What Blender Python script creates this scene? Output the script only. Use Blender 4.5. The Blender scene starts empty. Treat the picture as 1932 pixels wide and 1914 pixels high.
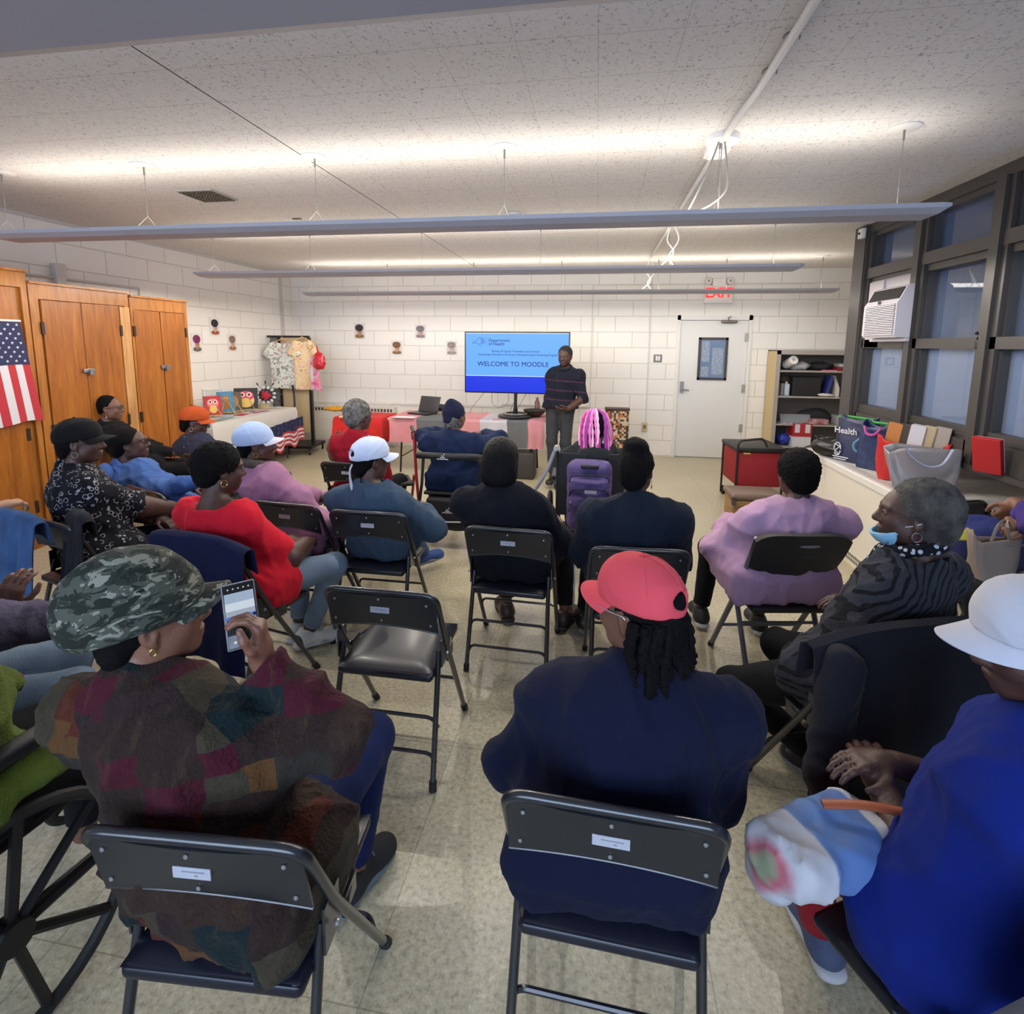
import bpy, bmesh, math, random
import numpy as np
from mathutils import Vector, Matrix, Euler

# ------------------------------------------------------------ camera
W_, H_ = 1932, 1914
FPX, PPY = 1000.0, 788.6
YAW, PITCH, ROLL = math.radians(-9.002), math.radians(7.847), math.radians(.512)
CAMH = 1.70
_F = Vector((math.sin(YAW)*math.cos(PITCH), math.cos(YAW)*math.cos(PITCH), -math.sin(PITCH)))
_R0 = Vector((math.cos(YAW), -math.sin(YAW), 0)); _U0 = _R0.cross(_F)
_R = _R0*math.cos(ROLL) + _U0*math.sin(ROLL); _U = -_R0*math.sin(ROLL) + _U0*math.cos(ROLL)
CAMP = Vector((0, 0, CAMH))
def ray(x, y): return _F + _R*((x-966)/FPX) - _U*((y-PPY)/FPX)
def at_z(x, y, z): d = ray(x, y); return CAMP + d*((z-CAMH)/d.z)
def at_y(x, y, Y): d = ray(x, y); return CAMP + d*(Y/d.y)
def at_x(x, y, X): d = ray(x, y); return CAMP + d*(X/d.x)

sc = bpy.context.scene
COL = sc.collection
cam = bpy.data.cameras.new('camera'); cam.sensor_width = 36; cam.lens = 36*FPX/W_
cam.shift_y = -(H_/2-PPY)/W_; cam.clip_start = .05
camo = bpy.data.objects.new('camera', cam); COL.objects.link(camo)
m = Matrix.Identity(4)
for i in range(3):
    m[i][0] = _R[i]; m[i][1] = _U[i]; m[i][2] = -_F[i]; m[i][3] = CAMP[i]
camo.matrix_world = m
sc.camera = camo

# ------------------------------------------------------------ world, lamps, exposure
sc.view_settings.view_transform = 'Standard'; sc.view_settings.look = 'None'
sc.view_settings.gamma = 1; sc.view_settings.use_curve_mapping = False
sc.view_settings.exposure = 0.14
sc.cycles.use_denoising = True
sc.cycles.max_bounces = 7; sc.cycles.diffuse_bounces = 5; sc.cycles.glossy_bounces = 3
sc.cycles.transmission_bounces = 4; sc.cycles.transparent_max_bounces = 10
sc.cycles.caustics_reflective = False; sc.cycles.caustics_refractive = False
sc.cycles.sample_clamp_indirect = 4
world = bpy.data.worlds.new('daylight'); sc.world = world; world.use_nodes = True
wn = world.node_tree; bg = wn.nodes['Background']
tc = wn.nodes.new('ShaderNodeTexCoord'); sep = wn.nodes.new('ShaderNodeSeparateXYZ'); wr = wn.nodes.new('ShaderNodeValToRGB')
wn.links.new(tc.outputs['Generated'], sep.inputs[0]); wn.links.new(sep.outputs['Z'], wr.inputs[0]); wn.links.new(wr.outputs[0], bg.inputs[0])
e = wr.color_ramp.elements
e[0].position = .0; e[0].color = (.50, .60, .74, 1); e[1].position = .5; e[1].color = (.62, .74, .95, 1)
bg.inputs[1].default_value = 12.5
CEIL = 2.82
LAMP_POWER = 10.0     # one row of the pendant lights: upwards
DOWN_POWER = 174.0    # added downward fill below each lit row

def linkobj(o, parent=None):
    COL.objects.link(o)
    if parent: o.parent = parent
    return o

# ------------------------------------------------------------ materials
def lin(c):
    return tuple(((v/255)/12.92 if v/255 <= .04045 else ((v/255+.055)/1.055)**2.4) for v in c[:3]) + (1,)
MATS = {}
def M(name, col=(128, 128, 128), rough=.6, metal=0, bump=0, bscale=40, var=0, vscale=6, col2=None, sheen=0, emit=None, es=1, spec=.5, coat=0, detail=2, trans=0):
    if name in MATS: return MATS[name]
    mt = bpy.data.materials.new(name); mt.use_nodes = True; nt = mt.node_tree; b = nt.nodes['Principled BSDF']
    b.inputs['Base Color'].default_value = lin(col); b.inputs['Roughness'].default_value = rough; b.inputs['Metallic'].default_value = metal
    b.inputs['Specular IOR Level'].default_value = spec
    if sheen: b.inputs['Sheen Weight'].default_value = sheen; b.inputs['Sheen Roughness'].default_value = .5
    if coat: b.inputs['Coat Weight'].default_value = coat; b.inputs['Coat Roughness'].default_value = .15
    if trans: b.inputs['Transmission Weight'].default_value = trans
    if emit: b.inputs['Emission Color'].default_value = lin(emit); b.inputs['Emission Strength'].default_value = es
    t = nt.nodes.new('ShaderNodeTexCoord')
    if var or col2:
        n = nt.nodes.new('ShaderNodeTexNoise'); n.inputs['Scale'].default_value = vscale; n.inputs['Detail'].default_value = detail
        nt.links.new(t.outputs['Object'], n.inputs['Vector'])
        r = nt.nodes.new('ShaderNodeValToRGB'); a = lin(col)
        c2 = lin(col2) if col2 else tuple(x*(1-var) for x in a[:3])+(1,)
        r.color_ramp.elements[0].color = c2; r.color_ramp.elements[1].color = a
        r.color_ramp.elements[0].position = .35; r.color_ramp.elements[1].position = .65
        nt.links.new(n.outputs[0], r.inputs[0]); nt.links.new(r.outputs[0], b.inputs['Base Color'])
    if bump:
        n = nt.nodes.new('ShaderNodeTexNoise'); n.inputs['Scale'].default_value = bscale; n.inputs['Detail'].default_value = 3
        nt.links.new(t.outputs['Object'], n.inputs['Vector'])
        bp = nt.nodes.new('ShaderNodeBump'); bp.inputs['Strength'].default_value = bump; bp.inputs['Distance'].default_value = .01
        nt.links.new(n.outputs[0], bp.inputs['Height']); nt.links.new(bp.outputs[0], b.inputs['Normal'])
    MATS[name] = mt
    return mt
def node(nt, typ, **kw):
    n = nt.nodes.new(typ)
    for k, v in kw.items():
        if k.startswith('i_'): n.inputs[int(k[2:])].default_value = v
        else: setattr(n, k, v)
    return n
def math_node(nt, op, a, b=None):
    n = nt.nodes.new('ShaderNodeMath'); n.operation = op
    for i, v in enumerate((a, b)):
        if v is None: continue
        if isinstance(v, (int, float)): n.inputs[i].default_value = v
        else: nt.links.new(v, n.inputs[i])
    return n.outputs[0]
def ramp(nt, fac, stops, interp='LINEAR'):
    r = nt.nodes.new('ShaderNodeValToRGB'); r.color_ramp.interpolation = interp
    el = r.color_ramp.elements
    while len(el) < len(stops): el.new(.5)
    for e_, (p, c) in zip(el, stops): e_.position = p; e_.color = lin(c)
    nt.links.new(fac, r.inputs[0]); return r.outputs[0]
def mix(nt, fac, a, b, blend='MIX'):
    n = nt.nodes.new('ShaderNodeMix'); n.data_type = 'RGBA'; n.blend_type = blend
    for idx, v in ((0, fac), (6, a), (7, b)):
        if isinstance(v, (int, float)): n.inputs[idx].default_value = v
        elif isinstance(v, tuple): n.inputs[idx].default_value = v
        else: nt.links.new(v, n.inputs[idx])
    return n.outputs[2]
def coords(nt, which='Object'):
    t = nt.nodes.new('ShaderNodeTexCoord'); s = nt.nodes.new('ShaderNodeSeparateXYZ'); nt.links.new(t.outputs[which], s.inputs[0])
    return t.outputs[which], s.outputs['X'], s.outputs['Y'], s.outputs['Z']

def wall_mat(name, horiz):
    mt = M(name, (222, 217, 212), .62, spec=.35); nt = mt.node_tree; b = nt.nodes['Principled BSDF']
    v, X, Y, Z = coords(nt)
    cb = nt.nodes.new('ShaderNodeCombineXYZ'); nt.links.new(X if horiz == 'X' else Y, cb.inputs[0]); nt.links.new(math_node(nt, 'ADD', Z, -.012), cb.inputs[1])
    br = nt.nodes.new('ShaderNodeTexBrick'); nt.links.new(cb.outputs[0], br.inputs['Vector'])
    br.inputs['Scale'].default_value = 1; br.inputs['Brick Width'].default_value = .52; br.inputs['Row Height'].default_value = .237
    br.inputs['Mortar Size'].default_value = .006; br.inputs['Mortar Smooth'].default_value = .6
    br.inputs['Color1'].default_value = lin((236, 232, 226)); br.inputs['Color2'].default_value = lin((232, 228, 222)); br.inputs['Mortar'].default_value = lin((200, 195, 188))
    nt.links.new(br.outputs['Color'], b.inputs['Base Color'])
    n = nt.nodes.new('ShaderNodeTexNoise'); n.inputs['Scale'].default_value = 90; n.inputs['Detail'].default_value = 3; nt.links.new(v, n.inputs['Vector'])
    h = math_node(nt, 'ADD', math_node(nt, 'MULTIPLY', br.outputs['Fac'], -1.0), math_node(nt, 'MULTIPLY', n.outputs[0], .35))
    bp = nt.nodes.new('ShaderNodeBump'); bp.inputs['Strength'].default_value = .5; bp.inputs['Distance'].default_value = .006
    nt.links.new(h, bp.inputs['Height']); nt.links.new(bp.outputs[0], b.inputs['Normal'])
    return mt

def ceil_mat():
    mt = M('ceiling_tile', (205, 201, 198), .8, spec=.2); nt = mt.node_tree; b = nt.nodes['Principled BSDF']
    v, X, Y, Z = coords(nt)
    def seam(c, off, w):
        f = math_node(nt, 'FRACT', math_node(nt, 'DIVIDE', math_node(nt, 'ADD', c, off), .61))
        d = math_node(nt, 'ABSOLUTE', math_node(nt, 'SUBTRACT', f, .5))
        return math_node(nt, 'GREATER_THAN', d, .5-w)
    def seam2(c, off, w):
        f = math_node(nt, 'FRACT', math_node(nt, 'DIVIDE', math_node(nt, 'ADD', c, off), .305))
        d = math_node(nt, 'ABSOLUTE', math_node(nt, 'SUBTRACT', f, .5))
        return math_node(nt, 'GREATER_THAN', d, .5-w)
    sx = seam2(X, .03, .005); sy = seam2(Y, .015, .007)
    main = math_node(nt, 'LESS_THAN', math_node(nt, 'ABSOLUTE', math_node(nt, 'ADD', X, 1.795)), .004)
    vo = nt.nodes.new('ShaderNodeTexNoise'); vo.inputs['Scale'].default_value = 75; vo.inputs['Detail'].default_value = 2; vo.inputs['Roughness'].default_value = .7; nt.links.new(v, vo.inputs['Vector'])
    base = ramp(nt, vo.outputs[0], [(.30, (150, 146, 142)), (.40, (216, 212, 208)), (1, (228, 225, 222))])
    c = mix(nt, math_node(nt, 'MULTIPLY', math_node(nt, 'MAXIMUM', sx, sy), .3), base, lin((100, 94, 88)))
    c = mix(nt, main, c, lin((70, 66, 62)))
    nt.links.new(c, b.inputs['Base Color'])
    bp = nt.nodes.new('ShaderNodeBump'); bp.inputs['Strength'].default_value = .35; bp.inputs['Distance'].default_value = .004
    nt.links.new(vo.outputs[0], bp.inputs['Height']); nt.links.new(bp.outputs[0], b.inputs['Normal'])
    return mt

def floor_mat():
    mt = M('speckled_floor_tile', (196, 182, 152), .28, spec=.5); nt = mt.node_tree; b = nt.nodes['Principled BSDF']
    v, X, Y, Z = coords(nt)
    n1 = node(nt, 'ShaderNodeTexNoise'); n1.inputs['Scale'].default_value = 55; n1.inputs['Detail'].default_value = 3; n1.inputs['Roughness'].default_value = .75; nt.links.new(v, n1.inputs['Vector'])
    c = ramp(nt, n1.outputs[0], [(.33, (140, 130, 107)), (.48, (180, 170, 142)), (.58, (193, 184, 157)), (.72, (216, 209, 186))])
    n2 = node(nt, 'ShaderNodeTexNoise'); n2.inputs['Scale'].default_value = 1.3; n2.inputs['Detail'].default_value = 3; nt.links.new(v, n2.inputs['Vector'])
    c = mix(nt, .25, c, ramp(nt, n2.outputs[0], [(.35, (170, 160, 132)), (.7, (206, 196, 168))]))
    def seam(cc, off):
        f = math_node(nt, 'FRACT', math_node(nt, 'DIVIDE', math_node(nt, 'ADD', cc, off), .915))
        return math_node(nt, 'LESS_THAN', math_node(nt, 'ABSOLUTE', math_node(nt, 'SUBTRACT', f, .5)), .0022)
    s = math_node(nt, 'MAXIMUM', seam(X, .1), seam(Y, .3))
    c = mix(nt, math_node(nt, 'MULTIPLY', s, .5), c, lin((100, 90, 72)))
    nt.links.new(c, b.inputs['Base Color'])
    r = math_node(nt, 'ADD', math_node(nt, 'MULTIPLY', n2.outputs[0], .14), .24); nt.links.new(r, b.inputs['Roughness'])
    bp = nt.nodes.new('ShaderNodeBump'); bp.inputs['Strength'].default_value = .06; bp.inputs['Distance'].default_value = .004
    nt.links.new(n1.outputs[0], bp.inputs['Height']); nt.links.new(bp.outputs[0], b.inputs['Normal'])
    return mt

def wood_mat(name, a, b_, c_, axis='Z', rough=.32):
    mt = M(name, a, rough, spec=.45); nt = mt.node_tree; b = nt.nodes['Principled BSDF']
    t = nt.nodes.new('ShaderNodeTexCoord'); mp = nt.nodes.new('ShaderNodeMapping'); nt.links.new(t.outputs['Object'], mp.inputs[0])
    s = [5, 5, 5]; s['XYZ'.index(axis)] = .55; mp.inputs['Scale'].default_value = s
    n = node(nt, 'ShaderNodeTexNoise'); n.inputs['Scale'].default_value = 2.4; n.inputs['Detail'].default_value = 5; n.inputs['Distortion'].default_value = 1.2; nt.links.new(mp.outputs[0], n.inputs['Vector'])
    w = node(nt, 'ShaderNodeTexNoise'); w.inputs['Scale'].default_value = 14; w.inputs['Detail'].default_value = 3; nt.links.new(mp.outputs[0], w.inputs['Vector'])
    c = ramp(nt, n.outputs[0], [(.3, c_), (.5, a), (.72, b_)])
    c = mix(nt, .25, c, ramp(nt, w.outputs[0], [(.35, c_), (.65, b_)]))
    nt.links.new(c, b.inputs['Base Color'])
    return mt

def glass_mat(name='window_glass', tint=(.80, .86, .95), refl=.10, haze=0):
    mt = bpy.data.materials.new(name); mt.use_nodes = True; nt = mt.node_tree; nt.nodes.clear()
    o = nt.nodes.new('ShaderNodeOutputMaterial'); tr = nt.nodes.new('ShaderNodeBsdfTransparent'); tr.inputs[0].default_value = (*tint, 1)
    gl = nt.nodes.new('ShaderNodeBsdfGlossy'); gl.inputs['Roughness'].default_value = .03; fr = nt.nodes.new('ShaderNodeFresnel'); fr.inputs[0].default_value = 1.5
    fa = math_node(nt, 'ADD', fr.outputs[0], refl); ms = nt.nodes.new('ShaderNodeMixShader')
    nt.links.new(fa, ms.inputs[0]); nt.links.new(tr.outputs[0], ms.inputs[1]); nt.links.new(gl.outputs[0], ms.inputs[2])
    last = ms
    if haze:
        df = nt.nodes.new('ShaderNodeBsdfDiffuse'); df.inputs[0].default_value = (.42, .52, .70, 1)
        m2 = nt.nodes.new('ShaderNodeMixShader'); m2.inputs[0].default_value = haze
        nt.links.new(ms.outputs[0], m2.inputs[1]); nt.links.new(df.outputs[0], m2.inputs[2]); last = m2
    nt.links.new(last.outputs[0], o.inputs[0]); return mt

# ------------------------------------------------------------ mesh building
class MB:
    def __init__(s): s.v = []; s.f = []; s.mi = []; s.mats = []
    def slot(s, mat):
        if mat is None: return 0
        if mat not in s.mats: s.mats.append(mat)
        return s.mats.index(mat)
    def add(s, verts, faces, mat=None):
        k = len(s.v); s.v += [tuple(v) for v in verts]; s.f += [tuple(i+k for i in f) for f in faces]; s.mi += [s.slot(mat)]*len(faces); return s
    def box(s, lo, hi, mat=None, rot=None, piv=None, bevel=0):
        c = Vector([(a+b)/2 for a, b in zip(lo, hi)]); h = [abs(b-a)/2 for a, b in zip(lo, hi)]
        if bevel:
            bm = bmesh.new(); bmesh.ops.create_cube(bm, size=2)
            for v in bm.verts: v.co = Vector([v.co[i]*h[i] for i in range(3)])
            bmesh.ops.bevel(bm, geom=list(bm.edges), offset=min(bevel, min(h)*.95), segments=3, profile=.5, affect='EDGES')
            bm.verts.index_update(); vs = [v.co.copy() for v in bm.verts]; fs = [[v.index for v in f.verts] for f in bm.faces]; bm.free()
        else:
            vs = [Vector((sx*h[0], sy*h[1], sz*h[2])) for sx in (-1, 1) for sy in (-1, 1) for sz in (-1, 1)]
            fs = [(0, 1, 3, 2), (4, 6, 7, 5), (0, 4, 5, 1), (2, 3, 7, 6), (0, 2, 6, 4), (1, 5, 7, 3)]
        if rot is not None:
            R = rot if isinstance(rot, Matrix) else Euler(rot).to_matrix(); p = Vector(piv) if piv is not None else c
            vs = [R @ (v+c-p) + p for v in vs]
        else: vs = [v+c for v in vs]
        return s.add(vs, fs, mat)
    def tube(s, pts, r, n=10, mat=None, cap=True, flat=1.0):
        pts = [Vector(p) for p in pts]; rs = r if isinstance(r, (list, tuple)) else [r]*len(pts)
        vs = []; up = None
        for i, p in enumerate(pts):
            a = pts[max(i-1, 0)]; b = pts[min(i+1, len(pts)-1)]; d = (b-a).normalized()
            if up is None:
                up = Vector((0, 0, 1)) if abs(d.z) < .9 else Vector((0, 1, 0))
            x = up.cross(d)
            if x.length < 1e-5: x = Vector((1, 0, 0)).cross(d)
            x.normalize(); y = d.cross(x).normalized(); up = y
            for k in range(n):
                t = 2*math.pi*k/n; vs.append(p + x*(math.cos(t)*rs[i]) + y*(math.sin(t)*rs[i]*flat))
        fs = [(i*n+k, i*n+(k+1) % n, (i+1)*n+(k+1) % n, (i+1)*n+k) for i in range(len(pts)-1) for k in range(n)]
        if cap: fs += [tuple(reversed(range(n))), tuple(range((len(pts)-1)*n, len(pts)*n))]
        return s.add(vs, fs, mat)
    def lathe(s, prof, c=(0, 0, 0), n=24, mat=None, R=None):
        vs = []; c = Vector(c)
        for r, z in prof:
            for k in range(n):
                t = 2*math.pi*k/n; v = Vector((r*math.cos(t), r*math.sin(t), z)); vs.append((R @ v if R else v)+c)
        fs = [(i*n+k, i*n+(k+1) % n, (i+1)*n+(k+1) % n, (i+1)*n+k) for i in range(len(prof)-1) for k in range(n)]
        return s.add(vs, fs, mat)
    def ball(s, c, r, mat=None, n=14, R=None):
        if isinstance(r, (int, float)): r = (r, r, r)
        c = Vector(c); vs = []; m_ = n//2
        for i in range(m_+1):
            a = math.pi*i/m_
            for k in range(n):
                t = 2*math.pi*k/n; v = Vector((r[0]*math.sin(a)*math.cos(t), r[1]*math.sin(a)*math.sin(t), r[2]*math.cos(a))); vs.append((R @ v if R else v)+c)
        fs = [(i*n+k, (i+1)*n+k, (i+1)*n+(k+1) % n, i*n+(k+1) % n) for i in range(m_) for k in range(n)]
        return s.add(vs, fs, mat)
    def prism(s, poly, axis, a, b, mat=None):
        # poly: 2D points in the two other axes (cyclic order), extruded from a to b along axis
        o = [i for i in range(3) if i != axis]; vs = []
        for t in (a, b):
            for p in poly:
                v = [0, 0, 0]; v[axis] = t; v[o[0]] = p[0]; v[o[1]] = p[1]; vs.append(v)
        n = len(poly)
        fs = [tuple(range(n)), tuple(reversed(range(n, 2*n)))] + [(k, n+k, n+(k+1) % n, (k+1) % n) for k in range(n)]
        return s.add(vs, fs, mat)
    def grid(s, fn, nu, nv, mat=None, thick=0):
        vs = [Vector(fn(i/nu, j/nv)) for i in range(nu+1) for j in range(nv+1)]
        w = nv+1; fs = [(i*w+j, (i+1)*w+j, (i+1)*w+j+1, i*w+j+1) for i in range(nu) for j in range(nv)]
        if thick:
            n = [Vector() for _ in vs]
            for f in fs:
                fn_ = (vs[f[2]]-vs[f[0]]).cross(vs[f[3]]-vs[f[1]])
                for i in f: n[i] += fn_
            N = len(vs); vs2 = [v - (q.normalized()*thick if q.length > 0 else Vector()) for v, q in zip(vs, n)]
            vs = vs+vs2; fs2 = [tuple(reversed([i+N for i in f])) for f in fs]
            rim = [i*w for i in range(nu+1)] + [nu*w+j for j in range(1, nv+1)] + [i*w+nv for i in range(nu-1, -1, -1)] + [j for j in range(nv-1, 0, -1)]
            fs3 = [(rim[k], rim[(k+1) % len(rim)], rim[(k+1) % len(rim)]+N, rim[k]+N) for k in range(len(rim))]
            fs = fs+fs2+fs3
        return s.add(vs, fs, mat)
    def build(s, name, mat=None, parent=None, smooth=False, auto=True):
        me = bpy.data.meshes.new(name); me.from_pydata(s.v, [], s.f)
        if s.mats:
            for x in s.mats: me.materials.append(x)
            me.polygons.foreach_set('material_index', s.mi)
        elif mat: me.materials.append(mat)
        bm = bmesh.new(); bm.from_mesh(me); bmesh.ops.recalc_face_normals(bm, faces=bm.faces)
        if smooth:
            for f in bm.faces: f.smooth = True
            for e_ in bm.edges:
                if len(e_.link_faces) == 2 and e_.calc_face_angle(0) > .7: e_.smooth = False
        bm.to_mesh(me); bm.free(); me.update()
        return linkobj(bpy.data.objects.new(name, me), parent)

def smoothpath(pts, n=6):
    pts = [Vector(p) for p in pts]; out = []
    for i in range(len(pts)-1):
        p0 = pts[max(i-1, 0)]; p1 = pts[i]; p2 = pts[i+1]; p3 = pts[min(i+2, len(pts)-1)]
        for k in range(n):
            t = k/n; out.append(.5*((2*p1)+(p2-p0)*t+(2*p0-5*p1+4*p2-p3)*t*t+(3*p1-p0-3*p2+p3)*t**3))
    out.append(pts[-1]); return out
def roundpath(pts, r, n=5):
    pts = [Vector(p) for p in pts]; out = [pts[0]]
    for i in range(1, len(pts)-1):
        a = (pts[i-1]-pts[i]); b = (pts[i+1]-pts[i]); q = min(r, a.length*.49, b.length*.49)
        A = pts[i]+a.normalized()*q; B = pts[i]+b.normalized()*q
        for k in range(n+1):
            t = k/n; out.append(A*(1-t)**2+pts[i]*2*t*(1-t)+B*t*t)
    out.append(pts[-1]); return out

def tag(o, label=None, cat=None, group=None, kind=None):
    for k, v in (('label', label), ('category', cat), ('group', group), ('kind', kind)):
        if v: o[k] = v
    return o
def thing(name, label, cat, loc=(0, 0, 0), rz=0, group=None):
    o = bpy.data.objects.new(name, None); o.empty_display_size = .1; linkobj(o); o.location = loc; o.rotation_euler = (0, 0, rz)
    return tag(o, label, cat, group)
def copy_tree(o, parent=None):
    c = o.copy(); COL.objects.link(c); c.parent = parent
    for ch in list(o.children): copy_tree(ch, c)
    return c
def struct(mb, name, mat=None, parent=None, smooth=False):
    o = mb.build(name, mat, parent, smooth)
    if parent is None: o['kind'] = 'structure'
    return o
def text(s, name, loc, size, mat, parent, rot=(math.pi/2, 0, 0), align='LEFT', ext=.0008, bold=0, sx=1):
    c = bpy.data.curves.new(name, 'FONT'); c.body = s; c.size = size; c.extrude = ext; c.align_x = align; c.align_y = 'CENTER'; c.offset = bold
    c.resolution_u = 3
    o = bpy.data.objects.new(name, c); COL.objects.link(o); bpy.context.view_layer.update()
    me = bpy.data.meshes.new_from_object(o.evaluated_get(bpy.context.evaluated_depsgraph_get())); bpy.data.objects.remove(o); bpy.data.curves.remove(c)
    me.materials.clear(); me.materials.append(mat); o = bpy.data.objects.new(name, me); linkobj(o, parent); o.location = loc; o.rotation_euler = rot; o.scale = (sx, 1, 1)
    return o

# ============================================================ ROOM
XL, YB, XW = -5.07, 8.366, 2.435
mw_x = wall_mat('painted_block_wall', 'X'); mw_y = wall_mat('painted_block_wall_side', 'Y')
struct(MB().box((XL-.2, -2.2, -.1), (4.1, YB+.2, 0)), 'floor', floor_mat())
struct(MB().box((XL-.2, -2.2, CEIL), (4.1, YB+.2, CEIL+.1)), 'ceiling', ceil_mat())
bw = MB()
bw.box((XL-.2, YB, 0), (1.217, YB+.2, CEIL)); bw.box((2.223, YB, 0), (4.1, YB+.2, CEIL)); bw.box((1.217, YB, 2.122), (2.223, YB+.2, CEIL))
struct(bw, 'wall_back', mw_x)
struct(MB().box((XL-.2, -2.2, 0), (XL, YB, CEIL)), 'wall_left', mw_y)
struct(MB().box((XL, -2.2, 0), (XW, -2.0, .85)).box((XL, -2.2, 2.62), (XW, -2.0, CEIL)).box((XL, -2.2, .85), (XL+.35, -2.0, 2.62)).box((XW-.3, -2.2, .85), (XW, -2.0, 2.62)), 'wall_rear', mw_x)
struct(MB().box((7.5, -8, -1), (8.2, 16, 5.5)), 'wall_sky_block', M('sky_block_grey', (134, 152, 186), .9, var=.45, vscale=1.2))  # wall added outside to block the bright low sky behind the panes
wr_ = MB().box((3.04, -2.0, 0), (3.12, 5.53, .92)).box((XW+.12, -2.0, .90), (3.12, 5.53, .93)).box((XW, 5.53, 0), (3.9, 5.70, CEIL)).box((3.9, 5.53, 0), (4.1, YB, CEIL)).box((XW, -2.2, 0), (3.12, -2.0, CEIL))
struct(wr_, 'wall_right', mw_y)
white = M('white_paint', (226, 224, 220), .45); cream = M('cream_metal', (222, 216, 204), .4); trimw = M('grey_white_trim', (198, 194, 190), .5)
struct(MB().box((XL, 8.0, 0), (XL+.035, 8.035, CEIL)).box((XL, 8.06, 1.3), (XL+.02, 8.075, 2.3)), 'trim_1', trimw)
struct(MB().box((XL, -2, CEIL-.03), (XL+.02, YB, CEIL)), 'trim_2', trimw)
struct(MB().box((-4.75, YB-.03, .70), (-2.2, YB, .735)).box((-2.2, YB-.02, .70), (-1.48, YB, .72)), 'trim_3', white)
# surface raceways and conduit
rc = MB(); rc.box((-.08, YB-.018, 2.60), (3.0, YB, 2.618)); rc.box((-.10, YB-.018, .74), (-.08, YB, 2.618)); rc.box((-1.5, YB-.025, .735), (-.08, YB, .76))
rc.box((.765, YB-.018, .52), (.783, YB, CEIL))
struct(rc, 'trim_4', M('painted_raceway', (212, 207, 198), .5))
rw = MB(); rw.tube([(XL+.02, 2.5, 2.285), (XL+.02, 5.3, 2.285), (XL+.02, 5.3, 2.1)], .012); rw.box((XL, 4.35, 2.22), (XL+.06, 4.45, 2.42), bevel=.008)
tag(rw.build('wall_raceway', M('painted_steel', (200, 197, 193), .45), smooth=True), 'painted metal raceway with square junction box above the wooden cabinets', 'pipe')

# ---- door
dm = M('door_white', (222, 221, 219), .42)
door = MB().box((1.225, YB+.01, .012), (2.188, YB+.055, 2.085)); dr = struct(door, 'door_1', dm)
fr = MB(); fr.box((1.175, YB-.02, 0), (1.222, YB+.1, 2.16)); fr.box((2.19, YB-.02, 0), (2.24, YB+.1, 2.16)); fr.box((1.175, YB-.02, 2.09), (2.24, YB+.1, 2.16))
struct(fr, 'trim_5', white)
vf = MB(); x0, x1, z0, z1 = 1.50, 1.92, 1.20, 1.835
for b_ in (((x0, -.01, z0), (x0+.035, .05, z1)), ((x1-.035, -.01, z0), (x1, .05, z1)), ((x0, -.01, z0), (x1, .05, z0+.035)), ((x0, -.01, z1-.035), (x1, .05, z1))):
    vf.box((b_[0][0], YB+b_[0][1], b_[0][2]), (b_[1][0], YB+b_[1][1], b_[1][2]))
vf.build('vision_frame', M('dark_bronze', (66, 60, 58), .5), dr)
MB().box((x0+.03, YB+.001, z0+.03), (x1-.03, YB+.006, z1-.03)).build('glass', M('hall_glass', (118, 140, 172), .15, spec=.6, var=.15, vscale=3), dr)
pn = MB()
for (a, b_, c_, d_) in ((1.55, 1.47, 1.66, 1.78), (1.70, 1.28, 1.86, 1.68), (1.55, 1.25, 1.66, 1.40)):
    pn.box((a, YB-.001, b_), (c_, YB+.001, d_))
pn.build('paper_notice', M('paper_seen_through_glass', (150, 165, 188), .6, var=.25, vscale=30), dr)
hd = MB().box((1.26, YB-.012, 1.0), (1.31, YB+.012, 1.17)); hd.tube([(1.285, YB, 1.05), (1.285, YB-.05, 1.05), (1.385, YB-.05, 1.045)], .011)
steel = M('brushed_steel', (150, 150, 150), .35, .8); gun = M('dark_steel', (86, 84, 84), .4, .5)
hd.build('door_handle', steel, dr, True)
for z in (.48, 1.08, 1.84):
    MB().box((2.15, YB-.015, z-.06), (2.225, YB+.012, z+.06)).tube([(2.19, YB-.012, z-.06), (2.19, YB-.012, z+.06)], .012).build('hinge', M('hinge_metal', (176, 172, 166), .4, .5), dr)
cl = MB().box((1.80, YB-.055, 2.045), (2.02, YB-.005, 2.09), bevel=.012); cl.tube([(1.90, YB-.05, 2.09), (1.87, YB-.12, 2.12), (1.93, YB-.03, 2.14)], .007)
cl.build('door_closer', M('closer_metal', (120, 112, 106), .4, .5), dr, True)
# switch, outlet
o = MB().box((.85, YB-.01, 1.455), (.975, YB, 1.573), bevel=.004).build('light_switch', M('switch_plate', (120, 118, 118), .5), smooth=True); tag(o, 'grey two rocker light switch plate on back wall left of door', 'switch')
for dx in (.882, .918): MB().box((dx-.002, YB-.016, 1.478), (dx+.028, YB-.008, 1.55), bevel=.003).build('rocker', white, o, True)
o = MB().box((.715, YB-.03, .385), (.80, YB, .53), bevel=.006).build('wall_outlet', M('almond_plastic', (198, 184, 148), .5), smooth=True); tag(o, 'beige electrical outlet box low on back wall under conduit', 'outlet')
MB().box((.735, YB-.034, .43), (.78, YB-.028, .49)).build('socket', M('brown_plastic', (120, 104, 80), .5), o)
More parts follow.
